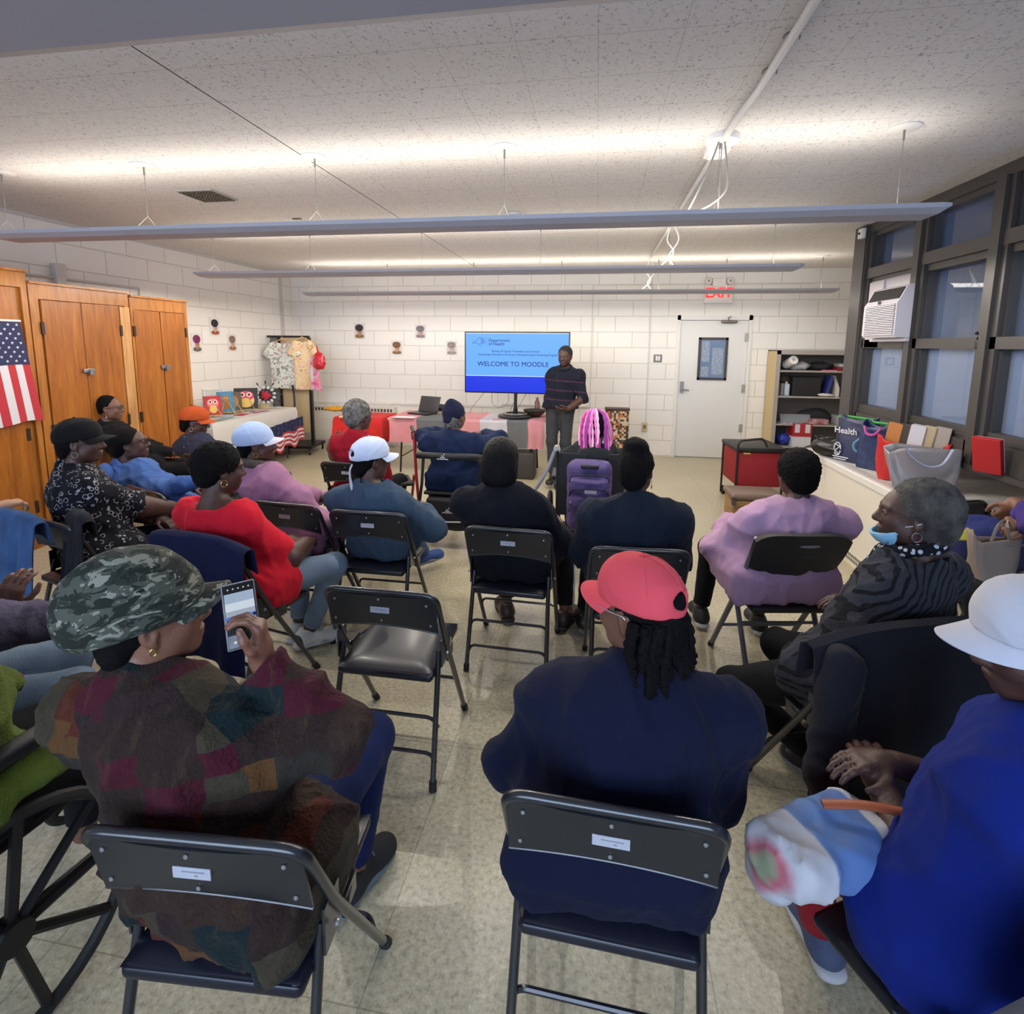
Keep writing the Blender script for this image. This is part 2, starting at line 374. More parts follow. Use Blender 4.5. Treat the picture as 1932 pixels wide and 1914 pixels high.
# exit sign
t = thing('exit_sign', 'white exit sign with red letters and two emergency lamps above door', 'sign', (1.728, YB, 2.33))
MB().box((-.195, -.07, 0), (.195, 0, .25), bevel=.008).build('sign_box', M('sign_white', (232, 226, 222), .4), t, True)
MB().box((-.09, -.05, .25), (.10, 0, .36), bevel=.008).build('lamp_bracket', white, t, True)
rl = M('lit_red_letter', (250, 40, 45), .5, emit=(255, 40, 45), es=1.6)
text('EXIT', 'lettering', (0, -.072, .145), .20, rl, t, align='CENTER', bold=.006, sx=.93, ext=.002)
for sx in (-.15, .155):
    R_ = Euler((math.pi/2, 0, 0)).to_matrix()
    MB().lathe([(0, -.01), (.035, -.01), (.052, .02), (.052, .04), (.045, .05), (0, .052)], (sx, -.03, .32), mat=None, R=R_).build('emergency_lamp', M('lamp_lens', (214, 208, 204), .25), t, True)
    MB().ball((sx, -.082, .32), .016, n=10).build('bulb', M('bulb_grey', (150, 146, 142), .2), t, True)
# wall heater at the back
t = thing('baseboard_heater', 'cream wall heater with slotted top on back wall behind red table', 'heater', (-4.0, YB, 0))
MB().box((-.78, -.16, .10), (.74, 0, .66), bevel=.006).build('cover', cream, t)
s = MB()
for i in range(26): s.box((-.70+i*.055, -.163, .585), (-.665+i*.055, -.155, .635))
s.build('slot', M('slot_dark', (84, 80, 76), .7), t)
s = MB()
for i in range(30): s.box((-.74+i*.05, -.165, .02), (-.715+i*.05, -.155, .09))
s.box((-.78, -.155, 0), (.74, -.02, .10)).build('lower_grille', trimw, t)

# ---- windows
frm = M('dark_window_metal', (74, 70, 68), .42, .3); gl = glass_mat('window_glass', (.70, .77, .88), .06, .10); black = M('black_plastic', (22, 22, 24), .45)
glf = glass_mat('frosted_lower_glass', (.60, .68, .80), .10, .30)
struct(MB().box((XW-.005, -2, 2.74), (XW+.16, 5.53, CEIL)), 'trim_6', frm)
struct(MB().box((XW-.002, 5.45, 0), (XW+.16, 5.53, CEIL)).box((XW-.03, 5.50, 0), (XW+.02, 5.71, CEIL)), 'trim_7', frm)
struct(MB().box((1.1, YB+.25, -.05), (2.3, YB+.3, 2.3)).box((1.1, YB+.1, -.05), (1.16, YB+.3, 2.3)).box((2.25, YB+.1, -.05), (2.3, YB+.3, 2.3)), 'wall_light_block', trimw)  # unseen box added behind the door to stop sky light in the gaps
for n in range(9):
    y0 = 4.78-.84*n; y1 = y0+.63; G = XW+.085
    f = MB(); a, b_ = y0-.105, y1+.105
    f.box((XW, a, .92), (G+.05, y0-.02, 2.75)); f.box((XW, y1+.02, .92), (G+.05, b_, 2.75))
    f.box((XW-.022, a-.0, .92), (XW+.02, a+.035, 2.75)); f.box((XW-.022, b_-.035, .92), (XW+.02, b_, 2.75))
    for (za, zb, xf) in ((.92, 1.10, 0), (1.08, 1.18, .02), (1.70, 1.775, .0), (2.28, 2.34, .02), (2.33, 2.42, -.005), (2.70, 2.76, .02)):
        f.box((XW+xf, a, za), (G+.05, b_, zb))
    f.box((XW+.03, y0-.03, 1.1), (G+.04, y0, 2.75)); f.box((XW+.03, y1, 1.1), (G+.04, y1+.03, 2.75))
    f.box((XW+.01, a, 1.125), (XW+.03, b_, 1.14)); f.box((XW-.03, a, .92), (XW+.02, b_, .955))
    w = struct(f, 'window_%d' % (n+1), frm)
    for (za, zb, mt_) in ((1.18, 1.70, glf), (1.775, 2.28, gl), (2.42, 2.70, gl)):
        if n == 0 and za == 1.775: continue
        MB().box((G, y0-.005, za), (G+.006, y1+.005, zb)).build('pane', mt_, w)
    lt = MB(); lt.box((XW-.02, y0-.09, 1.70), (XW+.03, y0-.03, 1.76), bevel=.01); lt.ball((XW-.02, y0-.05, 1.80), .012, n=8); lt.build('latch', black, w)
    if n < 5:
        g = MB(); GX = 2.80; gm = M('security_mesh', (150, 160, 176), .4, .6)
        zs = 1.0; s_ = .055
        for i in range(int(.78/s_)+1):
            pts = []
            for k in range(0, 46):
                pts.append((GX + (.006 if k % 2 else -.006), y0-.07+i*s_ + (s_*.5 if (k//1) % 2 else 0)*(1 if i % 2 else -1) + (0 if i % 2 else s_*.5), zs+k*.038))
            g.tube(pts, .0045, n=3, cap=False)
        g.build('guard_mesh', gm, w)
        MB().box((2.77, y0-.10, 1.55), (2.80, y1+.10, 1.58)).box((2.77, y0-.10, 2.05), (2.80, y1+.10, 2.08)).box((2.76, y0+.22, .95), (2.80, y0+.26, 2.75)).build('guard_bar', gm, w)
struct(MB().box((XW-.01, -2, .92), (XW+.02, 5.53, .935)), 'trim_8', frm)
rf = MB()  # rear window added out of view to bring daylight to the foreground
for k in range(9): rf.box((XL+.35+k*.855-.03, -2.12, .85), (XL+.35+k*.855+.03, -2.04, 2.62))
rf.box((XL+.35, -2.12, .85), (XW-.3, -2.04, .92)).box((XL+.35, -2.12, 1.72), (XW-.3, -2.04, 1.78)).box((XL+.35, -2.12, 2.55), (XW-.3, -2.04, 2.62)); rw_ = struct(rf, 'window_10', frm)
MB().box((XL+.35, -2.09, .9), (XW-.3, -2.085, 2.6)).build('pane', glass_mat('rear_glass', (.9, .93, .97), .0, 0), rw_)
# small sensor at the window corner
o = MB().box((XW-.075, 5.49, 2.70), (XW-.032, 5.56, 2.79), bevel=.008).build('door_chime', white, smooth=True); tag(o, 'small white sensor box at top corner of window frame', 'sensor')
MB().ball((XW-.077, 5.52, 2.745), .012, n=8).build('sensor_eye', black, o)

# ---- air conditioner
t = thing('air_conditioner', 'white window air conditioner with louvred front and dark top vent', 'air conditioner', (XW, 4.90, 1.785))
plw = M('ac_plastic', (206, 200, 206), .4)
prof = [(.10, 0), (-.12, 0), (-.135, .02), (-.135, .27), (-.115, .30), (-.07, .40), (-.04, .415), (.10, .415)]
b_ = MB(); b_.prism(prof, 1, -.26, .26); b_.build('casing', plw, t)
b_ = MB()
for i in range(17): b_.box((-.146, -.245, .022+i*.0142), (-.134, .225, .030+i*.0142))
b_.build('louvre', M('ac_louvre', (212, 206, 212), .4), t)
b_ = MB()
for i in range(17): b_.box((-.137, -.245, .031+i*.0142), (-.1345, .225, .0358+i*.0142))
b_.build('louvre_gap', M('ac_gap', (70, 62, 68), .7), t)
R_ = Euler((0, math.atan2(.045, .10), 0)).to_matrix()
MB().box((-.098, -.24, .300), (-.090, .235, .398), rot=R_).build('top_vent', black, t)
b_ = MB()
for i in range(4): b_.box((-.106+i*.012, -.235, .318+i*.022), (-.094+i*.012, .23, .322+i*.022))
for i in range(12): b_.box((-.092, -.22+i*.038, .31), (-.088, -.217+i*.038, .39), rot=R_)
b_.build('vane', M('dark_vane', (48, 46, 50), .5), t)
MB().box((-.139, -.005, .272), (-.133, .03, .298)).build('badge', M('badge_dark', (40, 40, 48), .4), t)
b_ = MB(); b_.box((.0, .26, -.08), (.08, .50, .50)); b_.box((.02, -.30, .415), (.06, .52, .51)); b_.box((-.05, -.26, -.03), (.09, .30, -.002))
b_.build('side_panel', M('ac_filler', (200, 194, 200), .5), t)
cd = MB(); p = smoothpath([(XW-.10, 5.12, 1.78), (XW-.06, 5.20, 1.70), (XW-.07, 5.30, 1.40), (XW-.10, 5.38, 1.05), (XW-.12, 5.42, .75)], 6)
cd.tube(p, .009, n=8); cd.build('power_cord', M('cord_white', (228, 226, 220), .5), t, True)

# ---- heater cover under the windows
t = thing('heater_cover', 'long cream radiator cover under the windows with floor level grille', 'radiator cover', (2.03, 0, 0))
encm = M('enclosure_cream', (224, 217, 204), .38)
MB().box((.0, 3.83, .085), (1.0, 5.46, .665)).box((.03, 3.83, .0), (1.0, 5.46, .09)).build('front_panel', encm, t)
MB().box((-.012, 3.82, .665), (1.0, 5.47, .73), bevel=.012).build('top', M('enclosure_top', (222, 218, 212), .4), t)
g = MB()
for i in range(56):
    for j in range(2): g.box((-.004, 3.87+i*.028, .03+j*.035), (.004, 3.888+i*.028, .055+j*.035))
g.build('grille_slot', M('slot_grey', (96, 92, 88), .7), t)
g = MB().box((-.003, 3.84, 0), (.032, 5.45, .1)); g.build('kick_grille', encm, t)
g = MB(); g.box((.28, 3.822, .625), (.42, 3.832, .645)); g.box((.44, 3.822, .625), (.60, 3.832, .645)); g.build('end_slot', M('slot_black', (24, 24, 24), .7), t)
g = MB(); g.box((.02, 3.9, .7305), (.09, 5.4, .733)); g.build('lid_strip', M('lid_grey', (190, 186, 184), .5), t)

# ---- ceiling services
vt = thing('ceiling_vent', 'square metal grille vent in the ceiling near the left wall', 'vent', (-2.99, 3.84, CEIL))
MB().box((-.15, -.15, -.012), (.15, .15, 0)).build('vent_frame', M('vent_frame', (170, 164, 156), .5), vt)
g = MB()
for i in range(11):
    g.box((-.132+i*.025, -.135, -.018), (-.120+i*.025, .135, -.012)); g.box((-.135, -.132+i*.025, -.018), (.135, -.120+i*.025, -.012))
g.build('grille', M('vent_brown', (96, 84, 72), .6), vt)
o = MB().box((-2.77, 4.63, CEIL-.008), (-2.69, 4.66, CEIL)).build('ceiling_slot', M('slot_grey')); tag(o, 'tiny dark slot plate in the ceiling beyond the vent', 'plate')
p = at_z(970, 404, CEIL)
t = thing('smoke_detector', 'round white smoke detector on ceiling just above the long light', 'smoke detector', p)
MB().lathe([(0, -.045), (.045, -.045), (.055, -.02), (.07, -.018), (.072, 0), (0, 0)]).build('shell', white, t, True)
MB().lathe([(.048, -.04), (.057, -.04), (.057, -.028), (.05, -.028)]).build('sensor_ring', M('slot_grey'), t)
cn = MB(); cn.tube([(.655, 1.2, CEIL-.02), (.655, 2.62, CEIL-.02), (.64, 2.8, CEIL-.022), (.63, 3.10, CEIL-.03)], .017, n=10); cn.tube([(.63, 3.3, CEIL-.02), (.63, 7.2, CEIL-.02)], .013, n=8)
cno = cn.build('ceiling_conduit', M('painted_conduit', (216, 213, 209), .45), smooth=True); tag(cno, 'white painted conduit running along the ceiling to the junction box', 'pipe')
for y in (1.9, 2.2, 2.45):
    MB().tube([(.655+.028*math.cos(a_*.5), y, CEIL-.018+.018*math.sin(a_*.5)-.0) for a_ in range(-1, 8)], .003, n=6).build('clip', steel, cno)
t = thing('junction_box', 'white ceiling junction box with two loose cords hanging to the light', 'junction box', (.63, 3.17, CEIL))
MB().lathe([(0, -.035), (.085, -.03), (.09, -.02), (.09, 0), (0, 0)], (0, -.0, 0)).build('canopy', white, t, True)
MB().box((-.06, .06, -.05), (.06, .20, 0), bevel=.006).box((-.045, .08, -.06), (.045, .18, -.05)).build('box', white, t)
g = MB(); g.tube(smoothpath([(-.02, -.02, -.03), (-.06, -.02, -.15), (-.15, -.03, -.36), (-.19, -.04, -.42)], 5), .005, n=6)
g.tube(smoothpath([(.01, -.02, -.03), (.03, -.02, -.18), (.03, -.02, -.28), (-.05, -.03, -.36), (-.19, -.04, -.42)], 5), .005, n=6)
g.tube([(.0, 0, -.03), (.0, 0, -.4)], .003, n=5); g.build('cord', M('grey_cord', (150, 146, 142), .5), t, True)

# ---- pendant lights: four long rows, the nearest one switched off
hous = M('light_housing', (172, 171, 180), .5); houslit = M('diffuser_lit', (255, 244, 224), .5, emit=(255, 240, 220), es=.35); housoff = M('diffuser_off', (178, 182, 196), .5)
canm = M('canopy_white', (214, 212, 208), .5); cabm = M('steel_cable', (140, 138, 136), .4, .5)
def pendant(name_label, Y, xa, xb, xs, lit, w=.12, zb=2.375, dk=1.0):
    t = thing('pendant_light', name_label, 'light', (0, Y, zb), group=None)
    h = MB(); pr = [(-w*.62, 0), (-w, .022), (-w, .045), (w, .045), (w, .022), (w*.62, 0)]
    h.prism(pr, 0, xa+.04, xb-.04)
    # slanted end caps
    for (x_, s_) in ((xa, 1), (xb, -1)):
        vs = [(x_+s_*.04, y_, z_) for y_, z_ in pr] + [(x_, y_*.9, z_) for y_, z_ in ((-w, .03), (-w, .045), (w, .045), (w, .03))]
        h.add(vs, [(0, 1, 6), (1, 2, 7, 6), (2, 3, 8, 7), (3, 4, 9, 8), (4, 5, 9), (5, 0, 6, 9), (6, 7, 8, 9)])
    h.build('housing', hous, t)
    MB().box((xa+.08, -w*.75, .043), (xb-.08, w*.75, .047)).build('diffuser', houslit if lit else housoff, t)
    for x_ in xs:
        MB().lathe([(0, -.012), (.07, -.01), (.078, -.004), (.078, 0), (0, 0)], (x_, 0, CEIL-zb)).build('canopy', canm, t, True)
        c_ = MB(); c_.tube([(x_, 0, CEIL-zb-.05), (x_, 0, .13)], .0018, n=5); c_.tube([(x_, 0, CEIL-zb-.01), (x_, 0, CEIL-zb-.06)], .006, n=6)
        for s_ in (-1, 1): c_.tube([(x_, 0, .13), (x_+.03*s_, .06*s_, .05)], .0018, n=5)
        c_.build('suspension_cable', cabm, t)
    if lit:
        for s_ in (-1, 1):   # batwing distribution: one strip along each long edge, tilted outwards
            L = bpy.data.lights.new('lamp_light', 'AREA'); L.shape = 'RECTANGLE'; L.size = xb-xa-.2; L.size_y = .10; L.energy = LAMP_POWER*(xb-xa)/5.5; L.color = (1, .95, .88)
            lo = bpy.data.objects.new('lamp_light', L); linkobj(lo, t); lo.location = ((xa+xb)/2, s_*w*.5, .075); lo.rotation_euler = (math.pi-s_*math.radians(-48), 0, 0)
        n = 9
        for k in range(n):   # downward fill spots added to brighten floor and walls; the underside is closed
            L = bpy.data.lights.new('light_fill', 'SPOT'); L.spot_size = math.radians(176); L.spot_blend = .12; L.shadow_soft_size = .0; L.energy = dk*DOWN_POWER*(xb-xa)/5.5/n; L.color = (1, .94, .85)
            lo = bpy.data.objects.new('light_fill', L); linkobj(lo, t); lo.location = (xa+(xb-xa)*(k+.5)/n, 0, -.012)
    return t
pendant('unlit grey pendant light strip overhead, nearest of the four', 1.06, -4.05, 1.72, (-3.9, 1.5), False, .15)
pendant('long lit pendant light strip whose end reaches the window frame', 3.17, -4.05, 1.72, (-4.0, -2.91, -1.73, -.56, .62, 1.52), True)
pendant('lit pendant light strip, second from the back wall', 5.17, -4.17, 1.75, (-4.0, -2.91, -1.73, -.56, .62, 1.52), True)
pendant('lit pendant light strip closest to the back wall and exit sign', 7.27, -4.19, 2.90, (-4.1, -2.94, -1.70, -.5, .75, 1.59, 2.72), True, dk=.28)
for Y in (5.17, 7.27):
    g = MB(); g.tube(smoothpath([(.63, Y-.02, CEIL-.03), (.60, Y, 2.66), (.66, Y, 2.55), (.56, Y, 2.44)], 5), .006, n=6)
    g.tube(smoothpath([(.65, Y-.02, CEIL-.03), (.70, Y, 2.66), (.62, Y, 2.52), (.66, Y, 2.44)], 5), .006, n=6)
    tag(g.build('hanging_cord', M('cord_white'), smooth=True), 'loose white cords from ceiling conduit to the '+('second light strip from the back wall' if Y < 6 else 'light strip closest to the back wall'), 'cord')

# ---- wooden cabinets along the left wall
wd = wood_mat('honey_plywood', (152, 88, 28), (172, 106, 38), (124, 68, 20)); wd2 = wood_mat('honey_trim', (166, 104, 42), (182, 122, 56), (134, 78, 28)); wd3 = wood_mat('pale_post', (190, 140, 86), (206, 160, 108), (160, 110, 64))
XC = -4.5
def cabinet(lab, y0, y1, top, doors, latch, filler=None):
    t = thing('wooden_cabinet', lab, 'cabinet', (XC, y0, 0))
    L = y1-y0; b_ = MB(); b_.box((XL-XC+.02, .002, 0), (-.026, L-.002, top-.002)); b_.build('body', wd2, t)
    f = MB(); f.box((-.025, 0, top-.12), (0, L, top)); f.box((-.025, 0, 0), (0, L, .08)); f.box((-.024, .001, .08), (-.001, .07, top-.12)); f.box((-.024, L-.045, .08), (-.001, L-.001, top-.12)); f.box((XL-XC+.02, -.001, top-.001), (.02, L+.001, top+.018))
    f.build('face_frame', wd2, t)
    for k, (a, b2, hs) in enumerate(doors):
        d = MB().box((-.02, a, .085), (.006, b2, top-.125), bevel=.004).build('door', wd, t)
        for hz in (.35, .95, 1.80):
            y_ = a-.008 if hs < 0 else b2+.008
            MB().box((.0, y_-.012, hz-.05), (.014, y_+.012, hz+.05)).build('hinge', M('hinge_black', (46, 36, 28), .5, .3), d)
    if latch: MB().box((.005, latch-.045, 1.42), (.028, latch+.06, 1.455), bevel=.004).box((.02, latch+.0, 1.40), (.04, latch+.035, 1.45)).build('hasp', M('hasp_metal', (134, 132, 134), .4, .7), t, True)
    if filler: MB().box((-.02, filler[0], .02), (.01, filler[1], top-.13)).build('filler_panel', wd3, t)
    return t
cabinet('tall honey wooden double door cabinet with hasp, behind the seated glasses wearer', 3.665, 4.585, 2.155, [(.085, .425, -1), (.43, .80, 1)], .425, (.81, .915))
cabinet('wooden double door cabinet nearest the pictures on the wall', 4.60, 5.33, 2.13, [(.03, .345, -1), (.355, .675, 1)], .35)
cabinet('wooden cabinet at the photo edge with the flag hanging on it', 2.30, 3.655, 2.235, [(.1, .55, -1), (.56, 1.23, 1)], None)
# flag
t = thing('flag', 'American flag hanging on the leftmost wooden cabinet', 'flag', (XC+.03, 3.30, 0))
cl_red = M('flag_red', (178, 44, 54), .8); cl_wh = M('flag_white', (206, 200, 204), .8); cl_bl = M('flag_blue', (34, 40, 76), .8)
y0 = -.45; y1 = .24; zt, zb = 1.84, 1.05
MB().tube([(.005, y0-.02, zt+.01), (.005, y1+.01, zt+.01)], .009, n=8).build('rod', M('rod_white', (220, 215, 205), .5), t)
def flagpt(u, v):  # u 0..1 across, v 0..1 down
    y_ = y0+(y1-y0+.10*v)*u; return Vector((.012+.008*math.sin(u*17+v*2)*v, y_, zt-(zt-zb)*v+ .015*math.sin(u*9)*v))
for k in range(13):
    MB().grid(lambda i, j: flagpt((k+i)/13, j), 2, 14, thick=.002).build('stripe', cl_red if k % 2 == 0 else cl_wh, t)
def cpt(i, j): q = flagpt(1-.54*(1-i)*1.0, j*.42); q.x += .003; return q
MB().grid(cpt, 6, 8, thick=.002).build('canton', cl_bl, t)
s = MB()
for r_ in range(9):
    for c_ in range(6 if r_ % 2 == 0 else 5):
        q = cpt((c_+.5+(.5 if r_ % 2 else 0))/6, (r_+.6)/9.4); pts = []
        for a_ in range(10):
            rr = .013 if a_ % 2 == 0 else .005; pts.append((q.x+.003, q.y+rr*math.sin(a_*math.pi/5), q.z+rr*math.cos(a_*math.pi/5)))
        s.add(pts, [tuple(range(10))])
s.build('stars', cl_wh, t)

# ---- shelf unit with its contents
SX0, SX1, SYF, SYB = 2.485, 3.72, 7.95, YB-.01
tanm = M('tan_steel', (202, 178, 128), .45); grm = M('grey_steel_trim', (168, 162, 156), .45, .2); drk = M('shelf_inner', (96, 92, 88), .6)
t = thing('shelf_unit', 'open tan and grey steel shelf unit beside the white door', 'shelf', (0, 0, 0))
MB().box((SX0, SYF, 0), (SX0+.02, SYB, 1.655)).box((SX1-.02, SYF, 0), (SX1, SYB, 1.655)).build('side', tanm, t)
MB().box((SX0, SYB-.01, 0), (SX1, SYB, 1.65)).build('back', drk, t)
MB().box((SX0, SYF-.012, 0), (SX0+.05, SYF+.005, 1.655)).box((SX0, SYF-.012, 1.60), (SX1, SYF+.005, 1.655)).box((SX0, SYF-.01, 1.645), (SX1, SYB, 1.66)).build('face_trim', grm, t)
SZ = [at_y(1540, y_, SYF).z for y_ in (700, 749, 802)] + [.30]
for z in SZ: MB().box((SX0+.02, SYF, z-.022), (SX1-.02, SYB-.01, z)).build('shelf_board', grm, t)
def item(name, lab, cat, mb, mat, smooth=False, group=None): return tag(mb.build(name, mat, None, smooth), lab, cat, group)
def sx(px_, s): return at_y(px_, [700, 749, 802, 845][s], SYF+.12).x
z = SZ[0]
def lump(c, r, seed=1, amp=.18, n=20):
    random.seed(seed); ph = [random.uniform(0, 6) for _ in range(6)]; mb = MB(); mb.ball(c, r, n=n); cc = Vector(c)
    out = []
    for v in mb.v:
        d = Vector(v)-cc; a = math.atan2(d.y, d.x); k = 1+amp*(math.sin(3*a+ph[0]+d.z*9/max(r))*.5+math.sin(5*a+ph[1])*.3+math.sin(d.z/max(r)*4+ph[2])*.4)
        q = cc+d*k
        out.append((q.x, q.y, max(q.z, c[2]-r[2]*.98)))
    mb.v = out; return mb
def rollmb(x_, y_, z_, r_, l_): return MB().lathe([(.02, 0), (r_, 0), (r_, l_), (.02, l_), (.02, 0)], (x_, y_, z_), n=20, R=Euler((1.2, 0, .2)).to_matrix())
item('paper_roll', 'white paper towel roll at left end of the top shelf', 'paper roll', rollmb(sx(1487, 0), SYF+.22, z+.075, .062, .2), M('tissue', (236, 232, 226), .8), True)
item('plastic_bag', 'crumpled clear plastic bag beside the paper roll', 'bag', lump((sx(1512, 0), SYF+.2, z+.062), (.13, .1, .065), 4), M('cloudy_plastic', (186, 184, 188), .3), True)
item('dark_bag', 'dark bag lying in the middle of the top shelf', 'bag', lump((sx(1552, 0), SYF+.22, z+.062), (.17, .12, .065), 7), M('dark_cloth', (38, 38, 44), .7), True)
item('book', 'red hardback lying right of the dark bag on the top shelf', 'book', MB().box((sx(1575, 0), SYF+.04, z), (sx(1575, 0)+.3, SYF+.24, z+.055), bevel=.004), M('book_red', (128, 32, 40), .5))
item('box_file', 'pale box file on top of the red hardback', 'box', MB().box((sx(1580, 0), SYF+.05, z+.056), (sx(1580, 0)+.26, SYF+.25, z+.10), bevel=.004), M('pale_box', (180, 182, 188), .5))
item('folder', 'pink folder at the front of the top shelf', 'folder', MB().box((sx(1545, 0), SYF+.0, z), (sx(1572, 0), SYF+.035, z+.014)), M('pink_card', (206, 120, 130), .6))
z = SZ[1]
item('black_box', 'large black box on second shelf', 'box', MB().box((sx(1491, 1), SYF+.06, z), (sx(1544, 1), SYF+.3, z+.27), bevel=.01), M('matte_black', (26, 26, 28), .6))
item('detergent_bottle', 'pale blue bottle left of the black box', 'bottle', MB().box((sx(1477, 1), SYF+.06, z), (sx(1486, 1), SYF+.14, z+.17), bevel=.012).tube([(sx(1481, 1), SYF+.1, z+.165), (sx(1481, 1), SYF+.1, z+.2)], .016), M('pale_blue', (186, 196, 214), .4))
item('magazine_holder', 'white magazine holder leaning on second shelf', 'magazine holder', MB().prism([(SYF+.03, z), (SYF+.25, z), (SYF+.25, z+.29), (SYF+.18, z+.29), (SYF+.03, z+.12)], 0, sx(1571, 1), sx(1577, 1)), M('holder_white', (206, 200, 198), .5))
item('binder', 'blue binder leaning against the white magazine holder', 'binder', MB().box((sx(1556, 1), SYF+.05, z), (sx(1562, 1), SYF+.27, z+.29), rot=(0, .22, 0)), M('binder_blue', (44, 56, 120), .4))
item('paper_pile', 'loose white papers in front of binders on second shelf', 'papers', lump((sx(1553, 1), SYF+.06, z+.022), (.10, .05, .024), 9), M('paper', (214, 210, 204), .7))
item('yellow_folder', 'yellowish folders lying at right of second shelf', 'folders', MB().box((sx(1585, 1), SYF+.03, z), (sx(1610, 1), SYF+.26, z+.035), bevel=.003), M('ochre', (164, 140, 74), .6))
item('flower_bunch', 'dried flowers behind the blue bottle', 'flowers', lump((sx(1484, 1), SYF+.25, z+.23), (.07, .05, .07), 3, .35), M('dried', (96, 78, 60), .8, var=.5, vscale=40), True)
item('box_stand', 'small white box under the dried flowers', 'box', MB().box((sx(1484, 1)-.05, SYF+.20, z), (sx(1484, 1)+.06, SYF+.30, z+.165)), M('paper'))
z = SZ[2]
item('document_pouch', 'grey plastic document pouch propped on third shelf', 'pouch', MB().box((sx(1471, 2), SYF+.12, z+.0), (sx(1528, 2), SYF+.14, z+.13), rot=(-.5, .0, 0)), M('pouch_grey', (140, 146, 152), .3))
item('tool_case', 'red and white case at the front of the third shelf', 'case', MB().box((sx(1521, 2), SYF+.02, z), (sx(1558, 2), SYF+.16, z+.075), bevel=.01), M('case_red', (156, 60, 74), .45, col2=(190, 170, 176), vscale=14))
item('black_coat', 'black cloth heaped at back of third shelf', 'cloth', lump((sx(1545, 2), SYF+.27, z+.10), (.24, .09, .105), 5), M('dark_cloth'), True)
item('shoe_box', 'pale box at right end of the third shelf', 'box', MB().box((sx(1575, 2), SYF+.04, z), (sx(1600, 2), SYF+.27, z+.13), bevel=.003), M('pale_box'))
item('magazine', 'open magazine at left end of third shelf', 'magazine', MB().box((sx(1468, 2), SYF+.02, z), (sx(1510, 2), SYF+.18, z+.012)), M('purple_print', (150, 130, 170), .5, col2=(214, 208, 214), vscale=25))
z = SZ[3]
t2 = tag(MB().box((sx(1487, 3), SYF-.02, z), (sx(1521, 3), SYF+.24, z+.33)).build('supply_box', M('box_white', (208, 212, 222), .5)), 'red and white cardboard box on lowest visible shelf', 'box')
MB().box((sx(1487, 3)-.002, SYF-.024, z+.15), (sx(1521, 3)+.002, SYF+.2, z+.332)).build('red_band', M('box_red', (176, 38, 52), .5), t2)
for a in (1490, 1509): MB().box((sx(a, 3), SYF-.028, z+.205), (sx(a+9, 3), SYF-.02, z+.325), bevel=.003).build('white_patch', M('box_white'), t2)
item('blue_bag', 'bright blue plastic bag left of the red and white box', 'bag', lump((sx(1476, 3), SYF+.12, z+.09), (.085, .08, .09), 8), M('bag_blue', (44, 60, 168), .4), True)

# ---- prints on the walls
def face_print(loc, rz, w, h, lab, cols, tilt=0):
    t = thing('portrait_print', lab, 'picture', loc, rz)
    MB().box((-w/2, -.004, -h/2), (w/2, 0, h/2)).build('paper', M('print_paper', (222, 220, 218), .7), t)
    bgc, wrap, skin, dress = cols
    a = w*.40; b_ = h*.42
    MB().box((-a, -.005, -b_), (a, -.004, b_)).build('printed_ground', M('pr_%d_%d_%d' % bgc, bgc, .7), t)
    def disc(cx, cz, rx, rz_, mat, nm, d):
        n = 20; MB().add([(cx+rx*math.cos(2*math.pi*k/n), -d, cz+rz_*math.sin(2*math.pi*k/n)) for k in range(n)], [tuple(range(n))]).build(nm, mat, t)
    disc(.0, -h*.30, a*.97, h*.12, M('pr_%d_%d_%d' % dress, dress, .7, var=.4, vscale=60), 'printed_dress', .0054)
    disc(0, -h*.17, a*.30, h*.12, M('pr_%d_%d_%d' % skin, skin, .7), 'printed_neck', .0058)
    disc(a*.05, -.01, a*.52, h*.20, M('pr_%d_%d_%d' % skin, skin, .7), 'printed_face', .0060)
    disc(-a*.05, h*.19, a*.86, h*.21, M('pr_%d_%d_%d' % wrap, wrap, .7, var=.5, vscale=60), 'printed_headwrap', .0064)
    disc(a*.22, h*.0, a*.07, h*.012, M('pr_eye', (60, 40, 36), .7), 'printed_eye', .0066); disc(a*.25, -h*.09, a*.10, h*.014, M('pr_lip', (140, 50, 60), .7), 'printed_lip', .0066)
    return t
for (px_, py_, w, h, lab, cols) in (
    (678.5, 625, .205, .275, 'portrait print with dark headwrap on back wall, highest and leftmost there', ((206, 196, 190), (58, 46, 48), (172, 134, 112), (150, 120, 70))),
    (749, 656.5, .205, .25, 'portrait print of golden headwrap on the back wall', ((214, 206, 200), (132, 96, 60), (186, 150, 126), (150, 116, 80))),
    (793.5, 626, .20, .24, 'pale portrait print with grey headwrap, upper one near the screen', ((204, 200, 202), (136, 126, 130), (176, 150, 140), (160, 140, 140))),
    (852.5, 657, .20, .25, 'pale portrait print closest to the television', ((200, 198, 198), (160, 146, 136), (184, 166, 154), (172, 158, 150)))):
    p = at_y(px_, py_, YB-.002); face_print(p, 0, w, h, lab, cols)
for (px_, py_, w, h, lab, cols) in (
    (371, 647.5, .19, .26, 'portrait print with magenta headwrap on left wall beside cabinet', ((222, 214, 214), (138, 36, 96), (176, 130, 110), (120, 112, 104))),
    (405, 617, .20, .25, 'portrait print with black headwrap, highest on the left wall', ((220, 216, 214), (44, 40, 44), (190, 160, 146), (176, 92, 48))),
    (438, 647, .19, .25, 'small pale portrait print with brown headwrap on left wall', ((212, 208, 206), (150, 116, 98), (190, 160, 140), (186, 110, 70)))):
    p = at_x(px_, py_, XL+.002); face_print(p, math.pi/2, w, h, lab, cols)

